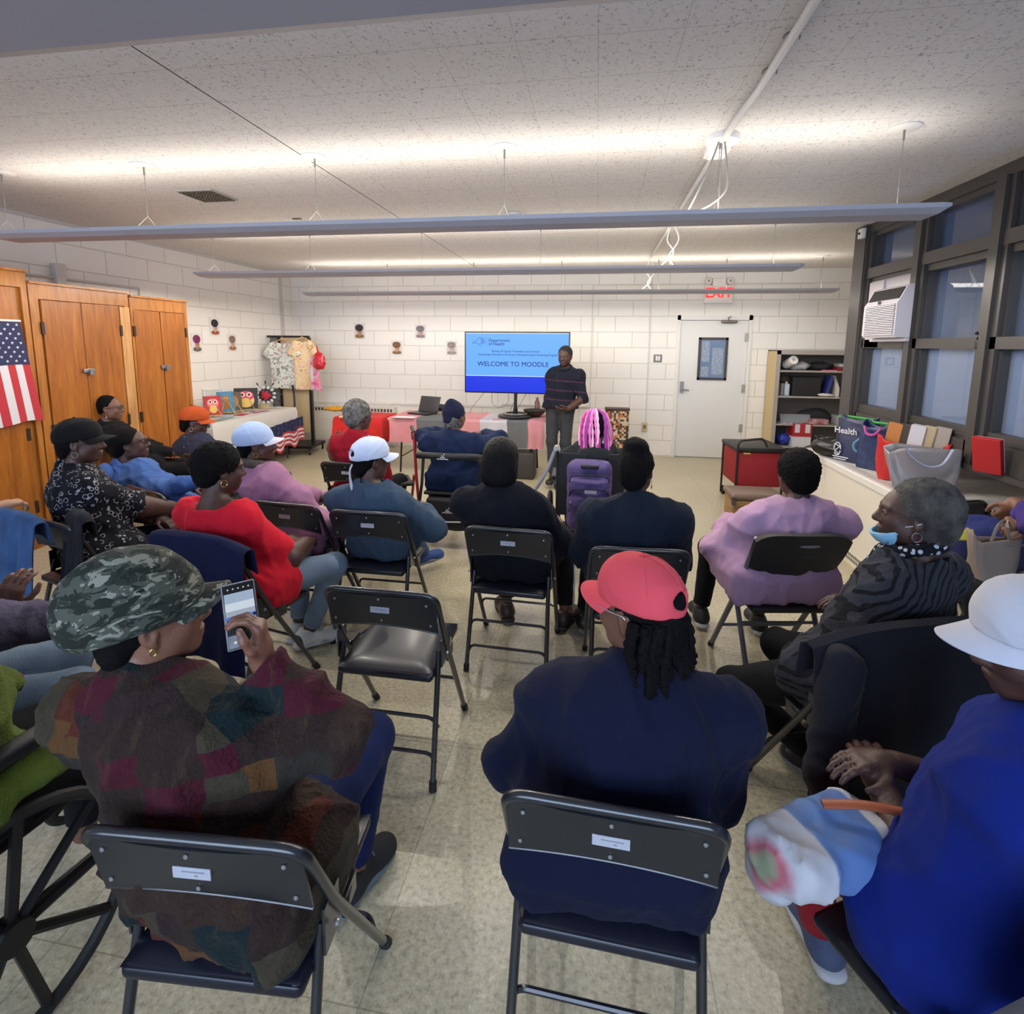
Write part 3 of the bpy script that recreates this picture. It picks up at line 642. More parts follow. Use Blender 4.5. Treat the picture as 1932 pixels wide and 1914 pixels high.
# ============================================================ FOLDING CHAIRS
ch_m = M('black_chair_enamel', (30, 32, 38), .28, spec=.6, coat=.4); ch_seat = M('navy_vinyl', (20, 22, 36), .34, spec=.45, coat=.08); ch_bk = M('dark_back_panel', (26, 28, 33), .34, spec=.55, coat=.2)
rub = M('rubber_foot', (20, 20, 20), .7); rivm = M('rivet_steel', (170, 172, 176), .3, .7); stk = M('sticker_white', (172, 173, 182), .5)
def black_chair(label, sticker=True):
    t = thing('folding_chair', label, 'chair')
    hw = .222; r = .0115
    f = MB()
    top = [(-hw+.004, .235, .0), (-hw+.002, .205, .06), (-hw, -.085, .53), (-hw, -.20, .72), (-hw, -.215, .775), (hw, -.215, .775), (hw, -.20, .72), (hw, -.085, .53), (hw-.002, .205, .06), (hw-.004, .235, .0)]
    p = [Vector(top[0]), Vector(top[2]), Vector(top[3])]; q = [Vector(top[6]), Vector(top[7]), Vector(top[9])]
    pts = roundpath([top[0], top[2], (-hw, -.205, .775), (hw, -.205, .775), top[7], top[9]], .055, 6)
    f.tube(pts, r, n=10); f.tube(roundpath([(-hw, .135, .17), (-hw+.01, .13, .225), (hw-.01, .13, .225), (hw, .135, .17)], .03), .007, n=8)
    f.build('back_frame', ch_m, t, True)
    for s_ in (-1, 1):
        l = MB(); l.tube([(s_*(hw-.022), -.105, .50), (s_*(hw-.012), -.235, .02)], .0115, n=10); l.box((s_*(hw-.006)-.003, -.125, .44), (s_*(hw-.006)+.003, -.055, .55)); lo = l.build('rear_leg', ch_m, t, True)
        MB().tube([(s_*(hw-.012), -.231, .036), (s_*(hw-.0115), -.2365, .0)], .0155, n=10).build('foot_cap', rub, lo, True)
        MB().tube([(s_*(hw-.0035), .212, .036), (s_*(hw-.004), .237, .0)], .0155, n=10).build('foot_cap', rub, t, True)
        b_ = MB(); b_.tube([(s_*(hw-.03), .10, .435), (s_*(hw+.0), -.03, .44)], .005, n=6); b_.box((s_*(hw-.012)-.004, -.02, .40), (s_*(hw-.012)+.004, .05, .45)); MB().ball((s_*(hw+.010), -.098, .49), .007, n=8).build('pivot_bolt', rivm, t, True)
        b_.build('bracket', ch_m, t, True)
    x_ = hw-.012
    for z in (.13, .255):
        y_ = -.105-.13*(.50-z)/.48
        MB().tube(roundpath([(-x_, y_+.012, z-.045), (-x_+.02, y_, z), (x_-.02, y_, z), (x_, y_+.012, z-.045)], .045, 5), .0075, n=8).build('stretcher', ch_m, t, True)
    bp = MB()
    def bk(u, v): x = (u-.5)*2*(hw-.005); zt = .765-.012*abs(u-.5)*0; zb = .612+.028*(2*(u-.5))**2*-1+.02; z = zt+(zb-zt)*v; return (x, -.196-.012*(1-(2*u-1)**2)*1.2+.035*v, z)
    bp.grid(bk, 16, 6, thick=.006); bo = bp.build('backrest', ch_bk, t, True)
    e_ = MB(); e_.tube([Vector(bk(i/16, 1))+Vector((0, -.003, 0)) for i in range(17)], .005, n=6); e_.build('backrest_rim', ch_m, bo, True)
    for u, v in ((.08, .22), (.92, .22), (.06, .8), (.94, .8), (.5, .12), (.5, .85)):
        q = bk(u, v); MB().ball((q[0], q[1]-.009, q[2]), (.005, .003, .005), n=8).build('rivet', rivm, bo, True)
    if sticker:
        q = bk(.5, .48); MB().box((-.038, q[1]-.0105, q[2]-.012), (.038, q[1]-.0075, q[2]+.012)).build('label_sticker', stk, bo)
        MB().box((-.02, q[1]-.0112, q[2]+.002), (.026, q[1]-.0105, q[2]+.004)).box((.006, q[1]-.0112, q[2]-.006), (.012, q[1]-.0105, q[2]-.003)).build('sticker_print', M('sticker_grey', (130, 132, 142), .6), bo)
    s_ = MB(); s_.box((-.195, -.185, .405), (.195, .215, .442), bevel=.016); so = s_.build('seat', ch_seat, t, True)
    c_ = MB()
    def cu(u, v):
        x = (u-.5)*.385; y = -.182+.394*v; a = abs(2*u-1)**5; b_ = abs(2*v-1)**5; return (x, y, .437+.022*(1-max(a, b_)))
    c_.grid(cu, 18, 18); c_.build('cushion', ch_seat, so, True)
    return t
CH0 = black_chair('black metal folding chair with navy padded seat standing empty in the aisle')
_used = [False]
def place(mx, my, yaw, label, group=None, tilt=0):
    """mx,my: world position under the seat centre."""
    o = CH0 if not _used[0] else copy_tree(CH0); _used[0] = True
    o.location = (mx, my, 0); o.rotation_euler = (0, 0, math.radians(yaw)); o['label'] = label; o['group'] = 'black metal folding chairs of the audience'
    return o
def chair_from_back(px_, py_, yaw, label, z=.775):
    p = at_z(px_, py_, z); a = math.radians(yaw); q = Vector((p.x-.205*math.sin(a), p.y+.205*math.cos(a), 0))
    place(q.x, q.y, yaw, label); return q, a
C = {}
C['c1'] = chair_from_back(715, 1117, 0, 'empty black metal folding chair with navy padded seat in the aisle')
C['c2'] = chair_from_back(1155, 1530, -2, 'black folding chair under the person in navy blazer and coral cap')
C['cl'] = chair_from_back(355, 1585, 4, 'black folding chair under the person in camouflage cap')
C['c7'] = chair_from_back(958, 1000, -2, 'black folding chair under the person with black bobbed hair')
C['c8'] = chair_from_back(692, 968, 0, 'black folding chair under the person in white ponytail cap')
C['c6'] = chair_from_back(1208, 1038, 3, 'black folding chair under the person in dark denim jacket with bun')
C['c12'] = chair_from_back(535, 952, -6, 'black folding chair under the person in mauve sweater')
C['c13'] = chair_from_back(382, 1040, -12, 'black folding chair with navy coat draped on it under red top')
C['c4'] = chair_from_back(1720, 1222, 20, 'black folding chair with dark coat draped over it under striped sweater')
C['c15'] = chair_from_back(270, 925, -22, 'black folding chair with sticker behind the light blue hoodie')
C['c14'] = chair_from_back(372, 862, -22, 'black folding chair behind the speckled navy hoodie')
C['c17'] = chair_from_back(90, 985, -16, 'black folding chair hidden under the denim jacket at the left')
C['c16'] = chair_from_back(212, 842, -40, 'black folding chair by the cabinets under person in black with bun')

# grey framed chair with black plastic back
gm = M('grey_tube', (112, 114, 124), .35, .4); blp = M('black_plastic_shell', (24, 24, 27), .5)
def grey_chair(label, loc, yaw):
    t = thing('plastic_folding_chair', label, 'chair', loc, math.radians(yaw), 'grey framed plastic folding chairs')
    hw = .215
    for s_ in (-1, 1):
        l = MB(); l.tube(roundpath([(s_*hw, .235, .0), (s_*hw, -.07, .50), (s_*hw*.97, -.20, .80)], .05), .0125, n=10, flat=1.3); lo = l.build('front_leg', gm, t, True)
        MB().tube([(s_*hw, .215, .03), (s_*hw, .237, 0)], .016, n=8).build('foot_cap', rub, lo, True)
        l = MB(); l.tube([(s_*(hw-.02), .02, .45), (s_*(hw-.02), -.225, .0)], .0125, n=10, flat=1.3)
        lo = l.build('rear_leg', gm, t, True); MB().tube([(s_*(hw-.02), -.208, .03), (s_*(hw-.02), -.226, 0)], .016, n=8).build('foot_cap', rub, lo, True)
        MB().box((s_*hw-.018, -.095, .50), (s_*hw+.018, -.055, .55), bevel=.006).build('joint_cap', blp, t, True)
    for (z, y_, w_) in ((.12, -.16, hw-.02), (.30, -.06, hw-.02), (.20, .10, hw)): MB().tube([(-w_, y_, z), (w_, y_, z)], .008, n=8).build('stretcher', gm, t, True)
    def bk(u, v):
        x = (u-.5)*2*(hw+.015)*(1-.10*v**2); c_ = (2*u-1)
        zt = .84-.035*c_**6; zb = .60+.045*c_**2; z = zt+(zb-zt)*v; return (x, -.215-.02*(1-c_**2)+.08*v, z)
    b_ = MB(); b_.grid(bk, 18, 10, thick=.022); bo = b_.build('backrest', blp, t, True)
    h = MB(); q = bk(.56, .27); h.ball((q[0], q[1]-.023, q[2]), (.05, .004, .008), n=16); h.build('hand_slot', M('light_fill', (120, 116, 124), .6), bo, True)
    h = MB(); q = bk(.56, .50); h.ball((q[0], q[1]-.023, q[2]), (.035, .003, .004), n=12); h.build('moulded_mark', M('mould_mark', (60, 60, 66), .5), bo, True)
    s_ = MB(); s_.box((-.20, -.19, .415), (.20, .215, .445), bevel=.014); s_.build('seat', blp, t, True)
    return t
p = at_z(1515, 1008, .83); C['c5'] = (Vector((p.x-.215*math.sin(.17), p.y+.215*math.cos(.17), 0)), .17)
grey_chair('grey tube folding chair with black plastic back under the pink shirt', C['c5'][0], math.degrees(.17))
C['c3'] = (Vector((.79, 1.03, 0)), math.radians(45))
grey_chair('grey tube folding chair with black plastic back at the photo corner under blue shirt', C['c3'][0], math.degrees(.5))

# ============================================================ IMPLICIT SURFACES (bodies and clothes)
class SDF:
    def __init__(s, lo, hi, h):
        s.lo = np.array(lo, float); s.h = h; s.n = np.ceil((np.array(hi)-s.lo)/h).astype(int)+1
        s.f = np.full(s.n, 1.0, np.float32); s.ax = [(s.lo[i]+h*np.arange(s.n[i])).astype(np.float32) for i in range(3)]
    def sl(s, lo, hi):
        a = np.clip(np.floor((np.array(lo)-s.lo)/s.h).astype(int), 0, s.n); b = np.clip(np.ceil((np.array(hi)-s.lo)/s.h).astype(int)+1, 0, s.n)
        if np.any(b-a < 1): return None
        sl = tuple(slice(a[i], b[i]) for i in range(3))
        return sl, s.ax[0][sl[0]][:, None, None], s.ax[1][sl[1]][None, :, None], s.ax[2][sl[2]][None, None, :]
    def comb(s, sl, d, k, sub):
        f = s.f[sl]
        if sub:
            d = -d; h = np.maximum(k-np.abs(f-d), 0)/k; s.f[sl] = np.maximum(f, d)+h*h*k*.25
        else:
            h = np.maximum(k-np.abs(f-d), 0)/k; s.f[sl] = np.minimum(f, d)-h*h*k*.25
    def cap(s, a, b, r1, r2=None, k=.02, sub=False, flat=None):
        """tapered capsule; flat cuts a flat end at b"""
        r2 = r1 if r2 is None else r2; a = np.array(a, float); b = np.array(b, float); m_ = max(r1, r2)+k+3*s.h
        q = s.sl(np.minimum(a, b)-m_, np.maximum(a, b)+m_)
        if q is None: return s
        sl, X, Y, Z = q; ab = b-a; L2 = max(ab@ab, 1e-9)
        t = np.clip(((X-a[0])*ab[0]+(Y-a[1])*ab[1]+(Z-a[2])*ab[2])/L2, 0, 1)
        d = np.sqrt((X-a[0]-t*ab[0])**2+(Y-a[1]-t*ab[1])**2+(Z-a[2]-t*ab[2])**2)-(r1+(r2-r1)*t)
        if flat is not None:
            u = ab/np.sqrt(L2); d = np.maximum(d, (X-b[0])*u[0]+(Y-b[1])*u[1]+(Z-b[2])*u[2]-flat)
        s.comb(sl, d, k, sub); return s
    def ell(s, c, r, k=.02, R=None, sub=False):
        c = np.array(c, float); r = np.array(r, float); m_ = (r.max() if R is not None else r)+k+3*s.h
        q = s.sl(c-m_, c+m_)
        if q is None: return s
        sl, X, Y, Z = q; x, y, z = X-c[0], Y-c[1], Z-c[2]
        if R is not None:
            R = np.array(R); x, y, z = x*R[0][0]+y*R[1][0]+z*R[2][0], x*R[0][1]+y*R[1][1]+z*R[2][1], x*R[0][2]+y*R[1][2]+z*R[2][2]
        k0 = np.sqrt((x/r[0])**2+(y/r[1])**2+(z/r[2])**2); k1 = np.sqrt((x/r[0]**2)**2+(y/r[1]**2)**2+(z/r[2]**2)**2)+1e-6
        s.comb(sl, k0*(k0-1)/k1, k, sub); return s
    def box(s, c, hsz, rr, k=.01, R=None, sub=False):
        c = np.array(c, float); m_ = np.linalg.norm(hsz)+rr+k+3*s.h; q = s.sl(c-m_, c+m_)
        if q is None: return s
        sl, X, Y, Z = q; x, y, z = X-c[0], Y-c[1], Z-c[2]
        if R is not None:
            R = np.array(R); x, y, z = x*R[0][0]+y*R[1][0]+z*R[2][0], x*R[0][1]+y*R[1][1]+z*R[2][1], x*R[0][2]+y*R[1][2]+z*R[2][2]
        qx, qy, qz = np.abs(x)-hsz[0]+rr, np.abs(y)-hsz[1]+rr, np.abs(z)-hsz[2]+rr
        d = np.sqrt(np.maximum(qx, 0)**2+np.maximum(qy, 0)**2+np.maximum(qz, 0)**2)+np.minimum(np.maximum(np.maximum(qx, qy), qz), 0)-rr
        s.comb(sl, d, k, sub); return s
    def cut(s, p, n, k=.004):
        """remove everything on the side n points to"""
        p = np.array(p, float); n = np.array(n, float); n /= np.linalg.norm(n)
        X, Y, Z = s.ax[0][:, None, None], s.ax[1][None, :, None], s.ax[2][None, None, :]
        s.comb(tuple(slice(0, v) for v in s.n), -((X-p[0])*n[0]+(Y-p[1])*n[1]+(Z-p[2])*n[2]), k, True); return s
    def wrinkle(s, amp, fr, seed=0, zs=1.0):
        rg = np.random.RandomState(seed); i = np.nonzero(np.abs(s.f) < .05)
        P = np.stack([s.ax[a][i[a]] for a in range(3)], 1)
        w = np.zeros(len(P), np.float32); P = P*np.array([1, 1, zs])
        wp = P+.05*np.sin(P@rg.normal(0, 1, (3, 3))*fr*.45+rg.uniform(0, 6, 3))
        for q in range(4):
            d = rg.normal(0, 1, 3); d /= np.linalg.norm(d); v = np.sin(wp@d*fr*(.7+.4*q)+rg.uniform(0, 6)); w += (1-np.abs(v))**2*(.9-.15*q)
        s.f[i] -= (amp*(w/1.3-.6)).astype(np.float32); return s
    def mesh(s, name, mat, parent=None, relax=0):
        f = s.f; f[[0, -1]] = np.maximum(f[[0, -1]], 1e-3); f[:, [0, -1]] = np.maximum(f[:, [0, -1]], 1e-3); f[:, :, [0, -1]] = np.maximum(f[:, :, [0, -1]], 1e-3)
        g = f < 0; n = s.n
        c = g[:-1, :-1, :-1].astype(np.int8)
        for dx in (0, 1):
            for dy in (0, 1):
                for dz in (0, 1):
                    if dx+dy+dz: c = c+g[dx:n[0]-1+dx, dy:n[1]-1+dy, dz:n[2]-1+dz]
        I = np.nonzero((c > 0) & (c < 8)); N = len(I[0])
        if not N: raise RuntimeError('empty '+name)
        co = {(dx, dy, dz): f[I[0]+dx, I[1]+dy, I[2]+dz] for dx in (0, 1) for dy in (0, 1) for dz in (0, 1)}
        acc = np.zeros((N, 3)); cnt = np.zeros(N)
        for ax in range(3):
            for u in (0, 1):
                for v in (0, 1):
                    a = [0, 0, 0]; o = [i for i in range(3) if i != ax]; a[o[0]] = u; a[o[1]] = v; b = list(a); b[ax] = 1
                    fa, fb = co[tuple(a)], co[tuple(b)]; mk = (fa < 0) != (fb < 0); t = np.where(mk, fa/np.where(mk, fa-fb, 1), 0)
                    p = np.tile(np.array(a, float), (N, 1)); p[:, ax] = t; acc += p*mk[:, None]; cnt += mk
        V = (np.stack(I, 1)+acc/cnt[:, None])*s.h+s.lo
        idx = np.full(tuple(n-1), -1, np.int32); idx[I] = np.arange(N)
        Q = []
        for ax in range(3):
            o = [i for i in range(3) if i != ax]; A = [slice(1, n[i]-1) for i in range(3)]; A[ax] = slice(0, n[ax]-1); B = list(A); B[ax] = slice(1, n[ax])
            ga, gb = g[tuple(A)], g[tuple(B)]; J = np.nonzero(ga != gb)
            if not len(J[0]): continue
            base = [J[i]+(0 if i == ax else 1) for i in range(3)]
            def at(du, dv):
                q = list(base); q[o[0]] = q[o[0]]-du; q[o[1]] = q[o[1]]-dv; return idx[tuple(q)]
            quad = np.stack([at(1, 1), at(0, 1), at(0, 0), at(1, 0)], 1); flip = ga[J] if ax != 1 else ~ga[J]
            quad[~flip] = quad[~flip][:, ::-1]; Q.append(quad)
        Q = np.concatenate(Q); Q = Q[(Q >= 0).all(1)]
        for _ in range(relax):
            S = np.zeros_like(V); K = np.zeros(N)
            for a_, b_ in ((0, 1), (1, 2), (2, 3), (3, 0)):
                for p_, q_ in ((a_, b_), (b_, a_)):
                    for d_ in range(3): S[:, d_] += np.bincount(Q[:, p_], V[Q[:, q_], d_], N)
                    K += np.bincount(Q[:, p_], minlength=N)
            V = V*.4+.6*S/np.maximum(K, 1)[:, None]
        me = bpy.data.meshes.new(name); me.vertices.add(N); me.vertices.foreach_set('co', V.astype(np.float32).ravel())
        nq = len(Q); me.loops.add(nq*4); me.loops.foreach_set('vertex_index', Q.astype(np.int32).ravel()); me.polygons.add(nq)
        me.polygons.foreach_set('loop_start', np.arange(0, nq*4, 4, dtype=np.int32)); me.polygons.foreach_set('use_smooth', np.ones(nq, bool))
        me.update(calc_edges=True)
        if mat: me.materials.append(mat)
        return linkobj(bpy.data.objects.new(name, me), parent)

# ============================================================ PEOPLE
V3 = lambda *a: Vector(a)
SKINS = {'dark': M('skin_deep_brown', (74, 48, 40), .5, bump=.15, bscale=120), 'brown': M('skin_brown', (110, 74, 58), .5, bump=.15, bscale=120), 'mid': M('skin_warm_brown', (118, 78, 60), .5, bump=.15, bscale=120), 'tan': M('skin_tan', (186, 140, 112), .5, bump=.12, bscale=120)}
hairb = M('black_hair', (13, 11, 12), .75, spec=.12, bump=.6, bscale=220); hairg = M('grey_hair', (128, 126, 124), .85, bump=.9, bscale=260, col2=(70, 68, 68), vscale=30); haird = M('dark_grey_hair', (96, 92, 86), .85, bump=.9, bscale=240, col2=(52, 50, 50), vscale=18)
eyew = M('eye_white', (112, 102, 96), .4); gold = M('gold_metal', (200, 160, 80), .25, .9); silver = M('silver_metal', (196, 196, 200), .22, .9)
def ik(S, T, hint, a, b):
    S = Vector(S); T = Vector(T); d = T-S; L = d.length
    if L > (a+b)*.995: T = S+d*((a+b)*.995/L); d = T-S; L = d.length
    x = (a*a-b*b+L*L)/(2*L); h = math.sqrt(max(a*a-x*x, 0)); u = d.normalized(); n = Vector(hint)-u*Vector(hint).dot(u); n.normalize()
    return S+u*x+n*h, T
def hand(S, w, d, nrm, side, curl=.5, s=1.0, k=.006, spread=.1, thumb=.3):
    w = Vector(w); d = Vector(d).normalized(); nrm = Vector(nrm); nrm = (nrm-d*nrm.dot(d)).normalized(); ts = -(d.cross(nrm))*side
    kn = [w+d*.082*s+ts*q*s for q in (.030, .010, -.010, -.029)]; kn[3] -= d*.008*s
    for q, kp in zip((.014, .005, -.006, -.016), kn): S.cap(w+ts*q*s, kp, .0165*s, .0135*s, k=.012)
    S.ell(w+d*.03*s, (.026*s,)*3, k=.02)
    cs = curl if isinstance(curl, (list, tuple)) else [curl]*4
    for i, kp in enumerate(kn):
        L = (.074, .082, .076, .058)[i]*s; dd = (d+ts*spread*(1.5-i)*.5).normalized(); nn = (nrm-dd*nrm.dot(dd)).normalized(); p = kp; r = .0098*s
        for f_ in (.45, .31, .24):
            c_, s_ = math.cos(cs[i]), math.sin(cs[i]); dd, nn = dd*c_-nn*s_, nn*c_+dd*s_
            q = p+dd*L*f_; S.cap(p, q, r, r*.9, k=k*.7); p = q; r *= .9
    b = w+d*.022*s+ts*.022*s; t1 = (d*.55+ts*.75-nrm*thumb).normalized(); p = b+t1*.042*s; S.cap(b, p, .0145*s, .0115*s, k=.012)
    t2 = (d*.85+ts*.30-nrm*thumb*1.2).normalized(); q = p+t2*.032*s; S.cap(p, q, .011*s, .010*s, k=k); t3 = (d*.95+ts*.0-nrm*thumb).normalized(); S.cap(q, q+t3*.026*s, .010*s, .0085*s, k=k)
def headprims(S, c, R, s=1.0, jaw=1.0):
    P = lambda x, y, z: Vector(c)+R @ Vector((x, y, z))*s
    def E(p, r, k=.02, sub=False): S.ell(P(*p), [v*s for v in r], k=k, R=R, sub=sub)
    E((0, -.014, .028), (.074, .094, .086), .02); E((0, .018, .012), (.066, .078, .072), .03)
    E((0, .034, -.045), (.054*jaw, .056, .068), .035); E((0, .062, -.092), (.026*jaw, .022, .020), .03)
    for q in (-1, 1):
        E((q*.034, .060, -.030), (.026, .024, .026), .02); E((q*.050*jaw, .012, -.062), (.018, .034, .028), .03)
        E((q*.031, .100, .004), (.017, .014, .012), .012, True)
        E((q*.031, .082, .003), (.0125, .0125, .0125), .004)
        S.cap(P(q*.012, .090, .022), P(q*.046, .076, .022), .0085*s, k=.012)
        E((q*.074, -.006, -.008), (.010, .019, .031), .006); E((q*.084, .000, -.004), (.008, .010, .018), .005, True); E((q*.073, .0, -.036), (.007, .009, .010), .006)
        E((q*.013, .094, -.036), (.010, .010, .008), .008)
    S.cap(P(0, .086, .016), P(0, .107, -.030), .0075*s, .0135*s, k=.012)
    E((0, .086, -.062), (.026, .014, .0085), .006); E((0, .083, -.075), (.022, .013, .0085), .006); E((0, .098, -.0685), (.022, .006, .0018), .002, True)
def headkit(parent, c, R):
    """an Empty-free way to hang things on a head: returns a setter that parents an object in head space"""
    m_ = Matrix.Translation(Vector(c)) @ R.to_4x4()
    def put(o, par=None):
        o.parent = par or parent
        if par is None: o.matrix_local = m_
        return o
    return put
def hair(put, style, mat, h=.006, seed=1):
    S = SDF((-.16, -.19, -.30), (.16, .14, .20), h)
    face = lambda y=.108, z=-.035, r=(.074, .062, .098): S.ell((0, y, z), r, k=.012, sub=True)
    if style == 'short':
        S.ell((0, -.020, .032), (.086, .102, .094)); S.ell((0, -.07, -.03), (.062, .045, .055), k=.03); face()
        for q in (-1, 1): S.ell((q*.08, .01, -.03), (.022, .035, .035), k=.01, sub=True)
        S.wrinkle(.004, 130, seed)
    elif style == 'curly':
        S.ell((0, -.022, .038), (.096, .112, .104)); S.ell((0, -.065, -.03), (.070, .055, .06), k=.03); face(.112)
        for q in (-1, 1): S.ell((q*.09, .015, -.035), (.025, .035, .03), k=.01, sub=True)
        S.wrinkle(.008, 110, seed)
    elif style == 'afro':
        S.ell((0, -.036, .040), (.102, .112, .104)); S.ell((0, -.07, -.035), (.086, .070, .068), k=.04); face(.112, -.03, (.084, .082, .110))
        for q in (-1, 1): S.ell((q*.10, .022, -.04), (.040, .046, .045), k=.02, sub=True)
        S.wrinkle(.007, 120, seed)
    elif style == 'bob':
        S.ell((0, -.018, .030), (.096, .112, .100)); S.ell((0, -.050, -.07), (.100, .074, .090), k=.06); S.cut((0, 0, -.135), (0, .25, -1), .015); face(.115, -.05, (.075, .07, .12)); S.wrinkle(.004, 90, seed, .12)
    elif style == 'bun':
        S.ell((0, -.020, .030), (.082, .100, .090)); S.ell((0, -.08, -.02), (.055, .035, .05), k=.02); S.ell((0, -.125, -.045), (.042, .036, .040), k=.012); face(.104)
        for q in (-1, 1): S.ell((q*.08, .01, -.03), (.022, .038, .04), k=.01, sub=True)
        S.wrinkle(.0016, 120, seed)
    elif style == 'updo':
        S.ell((0, -.020, .030), (.088, .106, .096)); S.ell((0, -.085, -.02), (.066, .045, .075), k=.03); S.ell((0, -.04, .115), (.062, .062, .05), k=.02); face(.106)
        for q in (-1, 1): S.ell((q*.085, .01, -.03), (.022, .038, .04), k=.01, sub=True)
        S.wrinkle(.006, 70, seed, .5)
    elif style == 'nape':      # what a cap leaves uncovered
        S.ell((0, -.020, .020), (.082, .100, .080)); S.ell((0, -.075, -.045), (.058, .040, .055), k=.03); face(.102)
        for q in (-1, 1): S.ell((q*.08, .012, -.03), (.022, .038, .034), k=.01, sub=True)
        S.cut((0, 0, .06), (0, 0, 1)); S.wrinkle(.003, 130, seed)
    return put(S.mesh('hair', mat))
def cap(put, mat, kind='ball', brim=True, h=.005, open_back=False, tilt=0, brimmat=None, size=1.0):
    S = SDF((-.17, -.21, -.08), (.17, .18, .21), h)
    if kind == 'ball':
        S.ell((0, -.014, .035), (.088*size, .109*size, .098*size)); S.ell((0, .03, .06), (.074*size, .066*size, .066*size), k=.03); S.cut((0, 0, .020), (0, .12, -1)); S.wrinkle(.0026, 34, 4)
    elif kind == 'news':
        S.ell((0, -.034, .052), (.106*size, .134*size, .122*size)); S.ell((0, .02, .03), (.088, .095, .08), k=.03); S.cut((0, 0, .014), (0, .10, -1)); S.wrinkle(.0025, 30, 3)
    elif kind == 'wrap':
        S.ell((0, -.018, .032), (.086, .106, .098)); S.ell((0, -.095, -.03), (.04, .03, .03), k=.03); S.ell((0, -.05, .115), (.028, .035, .03), k=.05); S.cut((0, .05, .01), (0, .35, -1)); S.wrinkle(.003, 50, 5)
    elif kind == 'baker':
        S.ell((0, -.020, .040), (.098, .120, .106)); S.ell((0, 0, .02), (.086, .10, .05), k=.02); S.cut((0, 0, .008), (0, .05, -1)); S.wrinkle(.002, 30, 6)
    if open_back: S.ell((0, -.125*size, .048), (.034, .05, .020), k=.006, sub=True)
    o = put(S.mesh('cap', mat))
    if kind == 'ball':
        sm = MB()
        for q in range(3):
            a = q*math.pi/3+.0
            pts = []
            for i in range(21):
                t = -1.25+2.5*i/20; x = math.sin(t)*math.sin(a); y = math.sin(t)*math.cos(a); z = math.cos(t)
                pts.append((x*.0885*size, -.014+y*.1095*size, .035+z*.0985*size))
            sm.tube([p for p in pts if p[2] > .04], .0012, n=4)
        sm.ball((0, -.014, .035+.101*size), (.007, .007, .004), n=10); sm.build('seam', mat, o, True)
    if brim:
        w_, l_ = .078*size, .064*size
        def bf(u, v):
            a = (u-.5)*2.5; sx_ = math.sin(a); cy = math.cos(a); b_ = .107*size*cy-.008; ext = l_*max(cy, 0)**.55
            return (w_*sx_*(1+.10*v), b_+ext*v, .030-.012*v-.018*v*0-.032*sx_*sx_*(.35+.65*v)+.006)
        MB().grid(bf, 24, 8, thick=.0035).build('brim', brimmat or mat, o, True)
    return o
def earring(put, kind, mat, side=1):
    m_ = MB()
    if kind == 'hoop': m_.tube([(side*.080, -.004+.014*math.sin(t*.35), -.058+.016*math.cos(t*.35)) for t in range(19)], .0020, n=6)
    elif kind == 'small': m_.tube([(side*.080, -.004+.006*math.sin(t*.35), -.048+.008*math.cos(t*.35)) for t in range(19)], .0015, n=6)
    else: m_.tube([(side*.080, -.004, -.044), (side*.080, -.004, -.075)], .0012, n=5).ball((side*.080, -.004, -.082), (.003, .005, .011), n=8)
    return put(m_.build('earring', mat, None, True))
def glasses(put, mat):
    m_ = MB()
    for q in (-1, 1):
        m_.tube([(q*.033+.023*math.cos(t*.393), .112-.006*abs(math.cos(t*.393)*q+0), .002+.017*math.sin(t*.393)) for t in range(17)], .0022, n=6, cap=False)
        m_.tube([(q*.056, .106, .006), (q*.076, .06, .008), (q*.080, -.005, .004), (q*.077, -.02, -.012)], .0022, n=6)
    m_.tube([(-.010, .114, .006), (.010, .114, .006)], .002, n=6)
    o = put(m_.build('glasses', mat, None, True)); l = MB()
    for q in (-1, 1): l.add([(q*.033+.022*math.cos(t*.393), .111, .002+.016*math.sin(t*.393)) for t in range(16)], [tuple(range(16))])
    l.build('lens', glass_lens, o); return o
glass_lens = glass_mat('spectacle_glass', (.8, .82, .85), .08, 0)
def eyes(put):
    o = MB()
    for q in (-1, 1): o.ball((q*.031, .0845, .003), .0118, n=12)
    o = put(o.build('eyes', eyew, None, True)); i_ = MB()
    for q in (-1, 1): i_.ball((q*.031, .0935, .003), (.0070, .0042, .0070), n=10)
    i_.build('iris', M('iris_dark', (26, 18, 16), .2), o, True); return o
